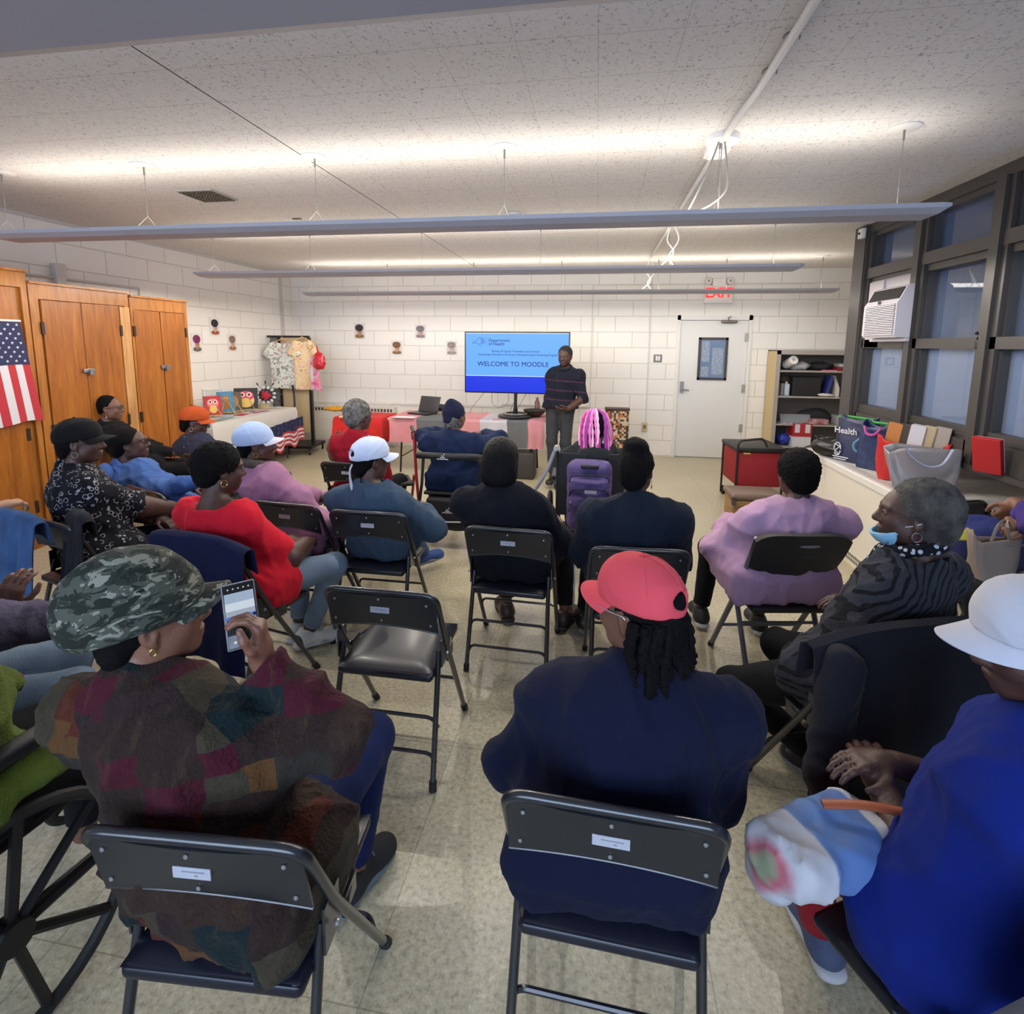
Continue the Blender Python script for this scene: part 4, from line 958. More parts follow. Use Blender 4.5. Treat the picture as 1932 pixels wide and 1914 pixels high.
def shoe(parent, ankle, d, mat, solemat, s=1.0, h=.007, slip=False, name='shoe'):
    d = Vector((d[0], d[1], 0)).normalized(); a = Vector(ankle); c = a+d*.055*s; rt = Vector((d.y, -d.x, 0)); R = Matrix((rt, d, Vector((0, 0, 1)))).transposed()
    z0 = a.z-.085 if a.z > .085 else 0
    z0 = max(z0, 0)
    lo = [min(a[i], c[i])-.24 for i in range(2)]+[z0-.02]; hi = [max(a[i], c[i])+.24 for i in range(2)]+[z0+.2]
    S = SDF(lo, hi, h); P = lambda x, y, z: a*1+rt*x+d*y+Vector((0, 0, z-a.z+z0))
    S.cap(P(0, -.035*s, .050), P(0, .13*s, .034), .043*s, .034*s); S.ell(P(0, .12*s, .032), (.044*s, .060*s, .036), R=R, k=.03); S.cap(P(0, -.02*s, .05), P(0, -.01, .105), .042*s, .038*s, k=.03, flat=-.0)
    S.cut(P(0, 0, .018), (0, 0, -1)); S.cut(P(0, 0, .10), (0, .2, 1))
    o = S.mesh(name, mat, parent)
    S = SDF(lo, hi, h*.8); S.box(P(0, -.0*s, .013), (.036*s, .075*s, .0135), .012, R=R); S.ell(P(0, .10*s, .013), (.047*s, .088*s, .0145), R=R, k=.02); S.ell(P(0, -.045*s, .013), (.038*s, .045*s, .0145), R=R, k=.02)
    S.mesh('sole', solemat, o)
    if not slip:
        l = MB()
        for i in range(4):
            y_ = .045+.022*i; z_ = .097-.012*i
            l.tube([P(-.022, y_*s, z_-.008), P(0, (y_+.008)*s, z_), P(.022, y_*s, z_-.008)], .0028, n=5)
        l.build('laces', solemat, o, True)
    return o

def person(label, hips, yaw, head, hyaw=0, hpitch=0, hroll=0, skin='dark', top=None, tcol=None, w=1.0, dp=1.0, sleeve='long', neck=.075, nz=.0, pants=None, hair_=('short', None), h=.009, hands=None, elbows=None, feet=None, knees=None, shoes=None, curls=(.45, .45), handdir=(None, None), handn=(None, None), standing=False, wr=(.006, 24), hem=.50, hr=None, sw=None, seatz=.46, collar=False, topname='top', arm=1.0, kneesw=None, nohand=(0, 0), legs=True, headscale=1.0, jaw=1.0, hiplift=0, bulge=0):
    a = math.radians(yaw); rx, ry = hips; Rz = Matrix.Rotation(-a, 3, 'Z')
    L = lambda p: Rz @ Vector((p[0]-rx, p[1]-ry, p[2])) if p is not None else None
    t = thing('person', label, 'person', (rx, ry, 0), a)
    hc = L(head); R = Matrix.Rotation(math.radians(hyaw-yaw), 3, 'Z') @ Matrix.Rotation(math.radians(hpitch), 3, 'X') @ Matrix.Rotation(math.radians(hroll), 3, 'Y')
    hz = .94 if standing else seatz+.085+hiplift
    Hp = V3(0, 0, hz); hs = headscale
    NB = hc+V3(0, -.035, -.155*hs)+(R @ V3(0, -.01, 0))*1.0; sw = sw or .165*(.5+.5*w)
    ax = (NB-Hp); lp = lambda f_: Hp+ax*f_
    sh = [NB+V3(q*sw*.96, .010, -.088) for q in (-1, 1)]
    # torso leans: turn shoulders with the spine only
    hd = [L(p) if p is not None else None for p in (hands or (None, None))]
    kz = hz-.04
    if hd[0] is None: hd[0] = V3(-.07, .30, hz+.09)
    if hd[1] is None: hd[1] = V3(.07, .30, hz+.09)
    eh = elbows or [(-.5, -.4, -1), (.5, -.4, -1)]
    A1, A2 = .285, .25
    el = []; wrs = []
    for i in (0, 1):
        e_, w_ = ik(sh[i], hd[i], eh[i], A1, A2); el.append(e_); wrs.append(w_)
    ft = [L(p) if p is not None else None for p in (feet or (None, None))]
    if ft[0] is None: ft[0] = V3(-.12, .40, .085) if not standing else V3(-.10, 0, .085)
    if ft[1] is None: ft[1] = V3(.12, .40, .085) if not standing else V3(.10, 0, .085)
    hj = [Hp+V3(q*.088, .02, -.02) for q in (-1, 1)]; kh = knees or [(-.15, 1, .9), (.15, 1, .9)]
    kn = []; an = []
    for i in (0, 1):
        k_, a_ = ik(hj[i], ft[i], kh[i], .425, .41)
        if kneesw and kneesw[i]: k_, a_ = L(kneesw[i]), ft[i]
        kn.append(k_); an.append(a_)
    pts = [hc, NB, Hp]+sh+el+wrs+kn+an
    lo = [min(p[i] for p in pts)-.20 for i in range(3)]; hi = [max(p[i] for p in pts)+.20 for i in range(3)]; lo[2] = max(lo[2], -.01)
    def torso(S, f_, k=.05):
        S.ell(Hp+V3(0, .01, .02), (.172*w+f_, .130*dp+f_, .115+f_), k=k); S.ell(lp(.36)+V3(0, .012+bulge, 0), (.150*w+f_, .122*dp+f_, .15+f_), k=k)
        S.ell(lp(.68)+V3(0, .0, 0), (.155*w+f_, .112*dp+f_, .16+f_), k=k)
        S.cap(sh[0]+V3(.02, 0, -.005), sh[1]+V3(-.02, 0, -.005), .056+f_, k=k); S.cap(NB+V3(0, .0, .02), NB+V3(0, .0, -.08), .052+f_*.5, .08+f_, k=k)
        for q_ in (0, 1): S.cap(NB+V3(0, -.005, -.02), sh[q_], .046+f_, .050+f_, k=k)
    def arms(S, f_, upto=1.0, k=.03):
        for i in (0, 1):
            r0, r1, r2 = .050+.012*(arm-1)+f_, .047*arm+f_, .032*arm+f_*.9
            if upto >= 2:
                S.cap(sh[i], el[i], r0, r1, k=.07); q = el[i]+(wrs[i]-el[i])*min(upto-1.04, .96); S.cap(el[i], q, r1, r2+.002, k=k, flat=.0)
            elif upto > 1:
                S.cap(sh[i], el[i], r0, r1, k=.07); q = el[i]+(wrs[i]-el[i])*(upto-1); S.cap(el[i], q, r1, r1*.9, k=k, flat=0)
            else: S.cap(sh[i], sh[i]+(el[i]-sh[i])*upto, r0+.004, r1+.010, k=.06, flat=0)
    # ---- body
    hb = hr or max(h*.62, .0045); S = SDF(lo, hi, hb)
    torso(S, -.018); S.cap(NB+V3(0, .0, -.02), hc+R @ V3(0, -.022, -.05)*hs, .054, .047, k=.03); headprims(S, hc, R, hs, jaw)
    full = sleeve in ('long', 'three') or (not isinstance(sleeve, str) and sleeve > 1.3)
    arms(S, -.020 if full else -.002, 2.0, .02)
    for i in (0, 1):
        S.cap(el[i], wrs[i], .028*arm if full else .043*arm, .026, k=.02)
        if not nohand[i]:
            q = (wrs[i]-el[i]).normalized(); dd = Vector(handdir[i]) if handdir[i] else (q+V3(-.5*(1 if i else -1), .2, -.15)).normalized()
            nn = Vector(handn[i]) if handn[i] else V3(0, .15, 1); 
            if handdir[i]: dd = Rz @ dd
            if handn[i]: nn = Rz @ nn
            hand(S, wrs[i], dd, nn, 1 if i else -1, curls[i])
    if legs:
        for i in (0, 1): S.cap(hj[i], kn[i], .08, .05, k=.03); S.cap(kn[i], an[i], .048, .034, k=.02)
    S.mesh('body', SKINS[skin] if isinstance(skin, str) else skin, t)
    put = headkit(t, hc, R); eyes(put)
    # ---- top
    S = SDF(lo, hi, h); torso(S, .016)
    arms(S, .016, {'long': 2.0, 'short': .78, 'three': 1.55, 'elbow': 1.02}[sleeve] if isinstance(sleeve, str) else sleeve)
    S.box(Hp+V3(0, .01, -.02), (.178*w+.012, .135*dp+.014, .11), .085, k=.06)
    S.cut((0, 0, hem), (0, 0, -1), .01)
    if neck:
        S.ell(NB+V3(0, .035, .055+nz), (neck, neck*.95, .062), k=.012, sub=True)
    S.wrinkle(wr[0]*2.2, wr[1], len(label), 1.0); S.wrinkle(wr[0]*.8, wr[1]*2.2, len(label)+3, .5)
    if collar: 
        pass
    tp = S.mesh(topname, top, t)
    if collar:
        c_ = SDF([v-.16 for v in NB], [v+.16 for v in NB], .006)
        for q in range(18):
            a0 = math.radians(20*q); a1 = math.radians(20*(q+1)); f_ = lambda a_: NB+V3(.074*math.cos(a_), .03+.068*math.sin(a_)*1.0, .012-.025*math.sin(a_))
            c_.cap(f_(a0), f_(a1), .017, k=.012)
        c_.wrinkle(.002, 60, 2); c_.mesh('collar', top, tp)
    # ---- trousers
    if legs and pants:
        S = SDF(lo, hi, h)
        S.ell(Hp+V3(0, .01, .0), (.168*w+.004, .13*dp+.004, .10), k=.04)
        for i in (0, 1):
            tw = .5+.5*w; S.cap(hj[i], kn[i], .090*tw, .066, k=.04); S.cap(kn[i], an[i]+(kn[i]-an[i])*.10, .064, .050, k=.03, flat=0)
        S.wrinkle(.004, 26, 9); S.mesh('trousers', pants, t)
    if legs and shoes:
        for i in (0, 1):
            k_ = shoes[i]
            if k_ is None: continue
            sh_m, so_m, dirn = k_[:3]; dd = Rz @ Vector((dirn[0], dirn[1], 0)) if dirn else V3(0, 1, 0)
            shoe(t, an[i], dd, sh_m, so_m, h=.006 if h < .009 else .008, slip=len(k_) > 3)
    if hair_ and hair_[0]: hair(put, hair_[0], hair_[1] or hairb, seed=len(label))
    return dict(o=t, put=put, sh=sh, el=el, wr=wrs, NB=NB, hc=hc, R=R, L=L, Hp=Hp, sw=sw, lp=lp, top=tp, kn=kn, an=an)

# ---- cloth patterns
def pat(name, rough=.85):
    mt = M(name, (50, 50, 50), rough, sheen=.03, spec=.15); nt = mt.node_tree; return mt, nt, nt.nodes['Principled BSDF'], coords(nt)
def mapped(nt, v, s, r=(0, 0, 0)):
    mp = nt.nodes.new('ShaderNodeMapping'); mp.inputs['Scale'].default_value = s; mp.inputs['Rotation'].default_value = r; nt.links.new(v, mp.inputs[0]); return mp.outputs[0]
def fuzz(nt, b, v, sc=180, st=.35):
    n = node(nt, 'ShaderNodeTexNoise'); n.inputs['Scale'].default_value = sc; nt.links.new(v, n.inputs['Vector'])
    bp = nt.nodes.new('ShaderNodeBump'); bp.inputs['Strength'].default_value = st; bp.inputs['Distance'].default_value = .01; nt.links.new(n.outputs[0], bp.inputs['Height']); nt.links.new(bp.outputs[0], b.inputs['Normal'])
def m_patchwork():
    mt, nt, b, (v, X, Y, Z) = pat('patchwork_wool')
    d = node(nt, 'ShaderNodeTexNoise'); d.inputs['Scale'].default_value = 9; nt.links.new(v, d.inputs['Vector'])
    w = mix(nt, .05, v, d.outputs['Color'], 'ADD')
    fl = node(nt, 'ShaderNodeVectorMath', operation='FLOOR'); nt.links.new(mapped(nt, w, (9.5, 5, 17), (0, .12, .05)), fl.inputs[0])
    wn_ = node(nt, 'ShaderNodeTexWhiteNoise'); nt.links.new(fl.outputs[0], wn_.inputs['Vector'])
    c = ramp(nt, wn_.outputs['Value'], [(0, (42, 30, 26)), (.22, (58, 52, 40)), (.38, (42, 30, 28)), (.50, (74, 32, 22)), (.62, (18, 32, 34)), (.71, (50, 36, 30)), (.81, (64, 18, 30)), (.88, (42, 38, 33)), (.95, (84, 56, 30))], 'CONSTANT')
    st = node(nt, 'ShaderNodeTexNoise'); st.inputs['Scale'].default_value = 1; st.inputs['Detail'].default_value = 3; nt.links.new(mapped(nt, w, (46, 30, 5)), st.inputs['Vector'])
    c = mix(nt, ramp(nt, st.outputs[0], [(.56, (0, 0, 0)), (.72, (130, 130, 130))]), c, lin((86, 74, 50)))
    c = mix(nt, ramp(nt, st.outputs[0], [(.26, (150, 150, 150)), (.38, (0, 0, 0))]), c, lin((26, 22, 22)))
    nt.links.new(c, b.inputs['Base Color']); fuzz(nt, b, v, 120, .6); return mt
def m_camo():
    mt, nt, b, (v, X, Y, Z) = pat('camouflage_cotton')
    a = node(nt, 'ShaderNodeTexNoise'); a.inputs['Scale'].default_value = 1; a.inputs['Detail'].default_value = 2.5; a.inputs['Distortion'].default_value = 1.0; nt.links.new(mapped(nt, v, (18, 24, 42), (.3, .4, .5)), a.inputs['Vector'])
    a2 = node(nt, 'ShaderNodeTexNoise'); a2.inputs['Scale'].default_value = 1; a2.inputs['Detail'].default_value = 2.5; a2.inputs['Distortion'].default_value = 1.0; nt.links.new(mapped(nt, v, (22, 18, 38), (1.3, .8, .2)), a2.inputs['Vector'])
    c = ramp(nt, a.outputs[0], [(0, (46, 50, 44)), (.44, (46, 50, 44)), (.445, (74, 77, 67)), (.59, (74, 77, 67)), (.595, (130, 130, 116))], 'CONSTANT')
    k = ramp(nt, a2.outputs[0], [(0, (0, 0, 0)), (.61, (255, 255, 255))], 'CONSTANT'); c = mix(nt, k, c, lin((132, 132, 118)))
    k = ramp(nt, a2.outputs[0], [(0, (255, 255, 255)), (.42, (0, 0, 0))], 'CONSTANT'); c = mix(nt, k, c, lin((36, 40, 34)))
    nt.links.new(c, b.inputs['Base Color']); fuzz(nt, b, v, 200, .3); return mt
def m_stripe(name, base, line, per, w, rot=(0, 0, 0), soft=0, zmax=None):
    mt, nt, b, (v, X, Y, Z) = pat(name); q = nt.nodes.new('ShaderNodeSeparateXYZ'); nt.links.new(mapped(nt, v, (1, 1, 1), rot), q.inputs[0])
    f = math_node(nt, 'FRACT', math_node(nt, 'DIVIDE', q.outputs['Z'], per)); f = math_node(nt, 'LESS_THAN', f, w)
    if zmax is not None: f = math_node(nt, 'MULTIPLY', f, math_node(nt, 'LESS_THAN', Z, zmax))
    n = node(nt, 'ShaderNodeTexNoise'); n.inputs['Scale'].default_value = 60; nt.links.new(v, n.inputs['Vector'])
    if soft: f = math_node(nt, 'MULTIPLY', f, n.outputs[0])
    nt.links.new(mix(nt, f, lin(base), lin(line)), b.inputs['Base Color']); fuzz(nt, b, v); return mt
def m_rings():
    mt, nt, b, (v, X, Y, Z) = pat('black_ring_print'); vo = node(nt, 'ShaderNodeTexVoronoi'); vo.inputs['Scale'].default_value = 34; nt.links.new(v, vo.inputs['Vector'])
    n = node(nt, 'ShaderNodeTexNoise'); n.inputs['Scale'].default_value = 30; nt.links.new(v, n.inputs['Vector'])
    d = math_node(nt, 'ABSOLUTE', math_node(nt, 'SUBTRACT', vo.outputs['Distance'], .40)); f = math_node(nt, 'MULTIPLY', math_node(nt, 'LESS_THAN', d, .055), math_node(nt, 'GREATER_THAN', n.outputs[0], .48))
    nt.links.new(mix(nt, f, lin((17, 18, 26)), lin((150, 148, 152))), b.inputs['Base Color']); fuzz(nt, b, v); return mt
def m_dots(name, base, dot, sc, r, rot=0):
    mt, nt, b, (v, X, Y, Z) = pat(name); vo = node(nt, 'ShaderNodeTexVoronoi'); vo.inputs['Scale'].default_value = sc; vo.inputs['Randomness'].default_value = .6; nt.links.new(v, vo.inputs['Vector'])
    nt.links.new(mix(nt, math_node(nt, 'LESS_THAN', vo.outputs['Distance'], r), lin(base), lin(dot)), b.inputs['Base Color']); fuzz(nt, b, v); return mt
def cloth(name, col=None, var=.12, bump=.45, bscale=160, vs=9): return M(name, col, .92, sheen=.02, bump=bump*.55, bscale=bscale, var=var, vscale=vs, spec=.2)
blackp = cloth('black_trousers', (22, 22, 25)); navyj = cloth('navy_blazer_wool', (15, 19, 44), .1); rubw = M('white_rubber', (186, 186, 190), .6); rubd = M('grey_rubber', (110, 112, 118), .6)
jeans = cloth('light_denim', (120, 140, 162), .25, vs=5); blkl = M('black_leather', (24, 22, 22), .35)
def hips(c, dy=-.02, dx=0):
    q, a = C[c]; return (q.x-dy*math.sin(a)+dx*math.cos(a), q.y+dy*math.cos(a)+dx*math.sin(a))
yw = lambda c: math.degrees(C[c][1])

# 1 camouflage cap
h_ = hips('cl', -.02); hp = (h_[0]-.03, h_[1])
ph = CAMP + ray(455, 1160)*1.25
P1 = person('person in camouflage cap and patchwork brown jacket filming with a phone', hp, -6, at_y(285, 1165, hp[1]+.06), hyaw=-48, hpitch=7, skin='mid', top=m_patchwork(), w=1.32, dp=1.15, neck=0, nz=0, pants=cloth('blue_trousers', (22, 34, 78)), h=.009,
    hands=(None, ph+V3(.055, -.015, -.10)), elbows=[(-.4, -.3, -1), (.45, -.25, -1)], feet=((hp[0]-.2, hp[1]+.35, .085), at_z(668, 1640, .10)), knees=[(-.2, 1, .9), (.10, .8, 1.2)],
    shoes=(None, (M('knit_shoe_black', (30, 30, 34), .8, bump=.5, bscale=200), M('sole_blue_grey', (96, 112, 126), .6), (.28, .9))), curls=(.4, [.75, .8, .85, .9]), handdir=(None, (-.05, .10, 1)), handn=(None, (.9, .5, .1)), collar=True, arm=1.15, hair_=('nape', None), hem=.42, wr=(.011, 14), sw=.20, seatz=.46)
put = P1['put']; cap(put, m_camo(), 'news', size=1.06); earring(put, 'small', gold); glasses(put, black)
# navy trouser ankle skin is the body itself
# phone
t = thing('smartphone', 'lit smartphone held up, its screen showing the room', 'phone', ph); 
zax = -(ray(455, 1160).normalized()); xax = Vector((0, 0, 1)).cross(zax).normalized(); yax = zax.cross(xax)
Rm = Matrix((xax, yax, zax)).transposed() @ Matrix.Rotation(math.radians(3), 3, 'Z'); t.rotation_euler = Rm.to_euler()
MB().box((-.036, -.075, -.005), (.036, .075, .004), bevel=.004).build('case', M('clear_case', (120, 118, 122), .3), t, True)
MB().box((-.0335, -.072, .0), (.0335, .072, .0052), bevel=.002).build('glass_face', M('phone_black', (10, 10, 12), .15), t, True)
def em(n, c, s=1.0): return M(n, (6, 6, 8), .35, emit=c, es=s, spec=.3)
s = MB()
for k, (za, zb_, c_) in enumerate(((.030, .052, (150, 168, 190)), (.012, .030, (196, 206, 216)), (.0, .012, (150, 160, 176)), (-.010, .0, (60, 110, 220)), (-.040, -.010, (176, 182, 190)))):
    s.box((-.031, za, .0052), (.031, zb_, .0056), em('ph_%d' % k, c_, .9))
s.build('screen', None, t)
s = MB(); random.seed(3)
for k in range(9):
    x_ = -.028+.007*k; s.box((x_-.004, -.042, .0056), (x_+.004, -.016+random.uniform(-.008, .012), .006)); s.ball((x_, -.014+random.uniform(-.006, .012), .0058), (.003, .004, .0004), n=8)
s.build('screen_people', M('phone_black'), t)
s = MB()
for k in range(5): s.box((-.022+k*.011-.0015, .060, .0052), (-.022+k*.011+.0015, .063, .0057))
for k in range(3): s.ball((-.018+k*.018, -.058, .0056), (.0035+.002*(k == 1), .0035+.002*(k == 1), .0004), n=10)
s.build('screen_icons', em('ph_icon', (220, 220, 226), .7), t)

# 2 navy blazer, coral cap
hp = hips('c2', -.02)
P2 = person('person in navy blazer and coral cap seated in front, seen from behind', hp, 0, at_y(1205, 1145, hp[1]+.12), hyaw=56, hpitch=-4, hroll=0, skin='brown', top=navyj, w=1.28, dp=1.12, neck=.062, pants=blackp, h=.008, arm=1.1, elbows=[(-1.0, -.25, -1), (.7, -.35, -1)], hands=((hp[0]-.08, hp[1]+.24, .70), (hp[0]+.10, hp[1]+.24, .70)), hair_=('nape', None), hem=.44, wr=(.009, 12), collar=True, sw=.215)
put = P2['put']; coral = cloth('coral_cotton', (214, 78, 88), .06, .25, 220); co = cap(put, coral, 'ball', open_back=True, size=1.0); glasses(put, silver)
def locks(put, mat, n, seed, zlen, y0, name='locks', rr=.0075, spread=.07, fwd=.0):
    random.seed(seed); m_ = MB()
    for i in range(n):
        a = math.pi*(.98+1.04*random.random()); r0 = random.uniform(.45, 1)
        x = spread*1.15*math.cos(a)*r0; y = y0+.085*math.sin(a)*r0; ln = zlen*random.uniform(.65, 1.1); ph_ = random.uniform(0, 6)
        pts = [(x*(.8+.3*t/6)+.008*math.sin(ph_+t*1.2), y*(.9+.1*t/6)-.01*t/6+.008*math.cos(ph_+t), .0-ln*t/6) for t in range(7)]
        m_.tube(smoothpath(pts, 3), [rr*(1+.25*math.sin(k*2.1+ph_)) for k in range(19)], n=7)
    return put(m_.build(name, mat, None, True))
locks(put, hairb, 90, 5, .20, -.030, rr=.0105, spread=.100)
# 3 blue shirt, white cap (near corner)
c3 = C['c3'][0]
hp = (.80, 1.08)
sockr = cloth('red_leggings', (150, 14, 34), .15)
P3 = person('person in bright blue shirt and white cap with a bag on the lap', hp, 42, at_y(1962, 1215, 1.16), hyaw=84, hpitch=-10, skin='dark', top=cloth('royal_blue_fleece', (12, 32, 112), .06, .4, 240), w=1.22, dp=1.1, arm=1.3, neck=.06, sleeve=1.35, pants=sockr, h=.009, sw=.215,
    hands=(at_z(1655, 1470, .66), at_z(1680, 1440, .68)), elbows=[(-.6, -.4, -.8), (.6, -.3, -.8)], feet=(at_z(1735, 1890, .10), at_z(1550, 1745, .10)), kneesw=(Vector((.66, 1.20, .50)), Vector((.52, 1.23, .50))),
    shoes=((M('white_canvas', (180, 184, 196), .7), rubw, (-.1, 1)), (M('navy_canvas_shoe', (70, 82, 112), .7, bump=.3, bscale=150), rubw, (-.12, 1))), curls=(.25, .3), hair_=('nape', None), hem=.45, wr=(.008, 11))
put = P3['put']; cap(put, cloth('white_cotton', (190, 192, 204), .04, .2), 'ball', size=1.08)
# shoe stripes
# 4 striped sweater, blue mask
hp = hips('c4', .02)
P4 = person('person with grey curly hair, blue face mask and striped sweater', hp, 36, at_y(1722, 972, hp[1]+.10), hyaw=74, hpitch=4, skin='dark', top=m_stripe('charcoal_rib', (54, 56, 64), (24, 25, 31), .024, .36, (.35, .75, 0)), w=1.12, dp=1.05, arm=1.15, neck=.115, nz=.0, sleeve=1.85, pants=blackp, h=.008,
    hands=(at_z(1592, 1150, .66), at_z(1620, 1140, .68)), feet=(at_z(1560, 1440, .10), at_z(1590, 1400, .10)), knees=[(-.6, .8, .8), (-.1, 1, .8)], shoes=((blkl, rubd, (-.7, .8)), (blkl, rubd, (-.7, .8))), hair_=('afro', haird), curls=(.35, .4), hem=.46, wr=(.006, 20))
put = P4['put']; earring(put, 'hoop', silver, -1); earring(put, 'hoop', silver, 1)
S = SDF((-.10, -.05, -.15), (.10, .14, .03), .004); S.ell((0, .052, -.070), (.066, .072, .056)); S.ell((0, .045, -.066), (.060, .066, .060), sub=True, k=.004); S.cut((0, .045, 0), (0, -1, 0)); S.cut((0, 0, -.032), (0, .45, 1)); S.wrinkle(.002, 60, 2)
mk = put(S.mesh('face_mask', M('mask_blue', (134, 186, 214), .7)))
e_ = MB()
for q in (-1, 1): e_.tube([(q*.058, .06, -.045), (q*.074, .01, -.022), (q*.082, -.012, -.005)], .0015, n=5)
e_.build('ear_loop', M('elastic_white', (222, 224, 228), .6), mk, True)
# black and white neck scarf
NB = P4['NB']; S = SDF([v-.2 for v in NB], [v+.2 for v in NB], .006)
for q in range(20):
    f_ = lambda a_: NB+V3(.085*math.cos(a_), .035+.082*math.sin(a_), .035-.03*math.sin(a_)); S.cap(f_(q*math.pi/10), f_((q+1)*math.pi/10), .020, k=.012)
S.cap(NB+V3(-.03, .12, .0), NB+V3(-.05, .17, -.12), .022, .03, k=.02); S.wrinkle(.004, 60, 8); S.mesh('neck_scarf', m_dots('dotted_scarf', (24, 24, 30), (190, 196, 208), 48, .36), P4['o'])
w_ = P4['wr'][0]; bb = MB(); bb.tube([w_+V3(.030*math.cos(q*.42), .0+.030*math.sin(q*.42), .022*math.sin(q*.42)) for q in range(16)], .004, n=6); bb.build('bracelet', silver, P4['o'], True)
# 5 pink shirt
hp = hips('c5', .0)
P5 = person('person in pale pink shirt with short black hair, seen from behind', hp, 8, at_y(1503, 896, hp[1]+.03), hyaw=6, hpitch=-4, skin='dark', top=cloth('pale_pink_jersey', (178, 142, 172), .07, .3), w=1.52, dp=1.35, arm=1.5, neck=.072, pants=blackp, h=.010, sw=.24, elbows=[(-.8, -.35, -.9), (.5, -.4, -.9)],
    hands=((hp[0]-.14, hp[1]+.30, .72), (hp[0]+.02, hp[1]+.32, .72)), feet=(at_z(1322, 1150, .10), None), shoes=((M('black_runner', (34, 34, 38), .6), rubw, (-.05, 1)), (M('black_runner'), rubw, (0, 1))), hair_=('curly', None), hem=.44, wr=(.010, 13), headscale=.98)
# 6 denim jacket, updo
hp = hips('c6', .02)
P6 = person('person in dark denim jacket with black scrunched updo and small cap', hp, 2, at_y(1200, 885, hp[1]+.02), hyaw=-14, hpitch=-2, skin='dark', top=cloth('dark_denim', (26, 32, 46), .15, .5), w=1.22, dp=1.1, arm=1.3, neck=.07, pants=blackp, h=.010, sw=.215, elbows=[(-.75, -.2, -.9), (.75, -.2, -.9)],
    feet=(at_z(1103, 1160, .10), None), shoes=((blkl, rubd, (0, 1)), (blkl, rubd, (0, 1))), hair_=('updo', None), hem=.44, wr=(.008, 15), collar=True)
earring(P6['put'], 'drop', gold, 1)
# 7 black sweater, bob
hp = hips('c7', .02)
P7 = person('person in black sweater with smooth black bobbed hair, seen from behind', hp, -3, at_y(946, 868, hp[1]+.0), hyaw=-4, hpitch=-5, skin='mid', top=cloth('black_knit', (18, 19, 28), .15, .6, 220), w=1.18, dp=1.1, arm=1.32, neck=.078, pants=blackp, h=.010, sw=.20, sleeve=1.5, elbows=[(-.4, -.4, -.9), (.6, -.3, -.9)],
    hands=(None, (hp[0]+.20, hp[1]+.30, .66)), feet=(at_z(955, 1140, .10), at_z(1066, 1155, .10)), shoes=((M('brown_leather', (50, 34, 34), .35), M('sole_black', (28, 26, 26), .6), (-.4, .9)), (M('brown_leather'), M('sole_black'), (.35, .95))), hair_=('bob', M('sleek_black_hair', (11, 10, 12), .55, spec=.15, bump=.5, bscale=160)), hem=.46, wr=(.006, 16))
st = MB()
for k in (0, 1):
    kn_, an_ = P7['kn'][1], P7['an'][1]; d_ = V3(.060, -.012+.020*k, 0); st.tube([kn_+V3(.03, -.09+.02*k, .03), kn_+d_*1.05+V3(0, 0, -.02), kn_.lerp(an_, .5)+d_, an_+d_*.88+V3(0, 0, .06)], .0035, n=5)
st.build('white_stripe', M('stripe_white', (196, 196, 200), .7), P7['o'], True)
# 8 grey blue top, ponytail cap
hp = hips('c8', .02)
P8 = person('person in grey-blue top and white cap with a white tail of cloth at the nape', hp, -2, at_y(700, 868, hp[1]-.02), hyaw=-42, hpitch=-2, skin='dark', top=cloth('slate_blue_jersey', (60, 78, 98), .15, .3), w=1.05, dp=1.0, arm=1.25, neck=.105, nz=-.01, pants=cloth('blue_denim', (52, 82, 130), .3), h=.010, sw=.185, elbows=[(-.8, -.4, -.9), (1, -.3, -.8)],
    hands=(None, (hp[0]+.16, hp[1]+.28, .66)), feet=(at_z(740, 1010, .12), at_z(805, 1045, .09)), shoes=((M('blue_slipper', (40, 68, 130), .7), rubd, (.6, .8), 1), (M('blue_slipper'), rubd, (.7, .9), 1)), hair_=('nape', None), hem=.46, wr=(.007, 16))
put = P8['put']; wc = cap(put, cloth('white_blue_cotton', (196, 206, 228), .05, .2), 'ball', open_back=True, size=1.05)
MB().tube(smoothpath([(0, -.10, -.0), (.01, -.13, -.04), (.0, -.125, -.10), (.02, -.12, -.16)], 4), [.012, .010, .008, .007, .007, .007, .008, .009, .010, .012, .013, .014, .015], n=8, flat=.5).build('cloth_tail', M('white_cotton'), wc, True)
text('NY', 'cap_print', (-.072, -.075, .035), .03, M('print_red', (190, 60, 50), .6), wc, rot=(math.pi/2, 0, -2.3))
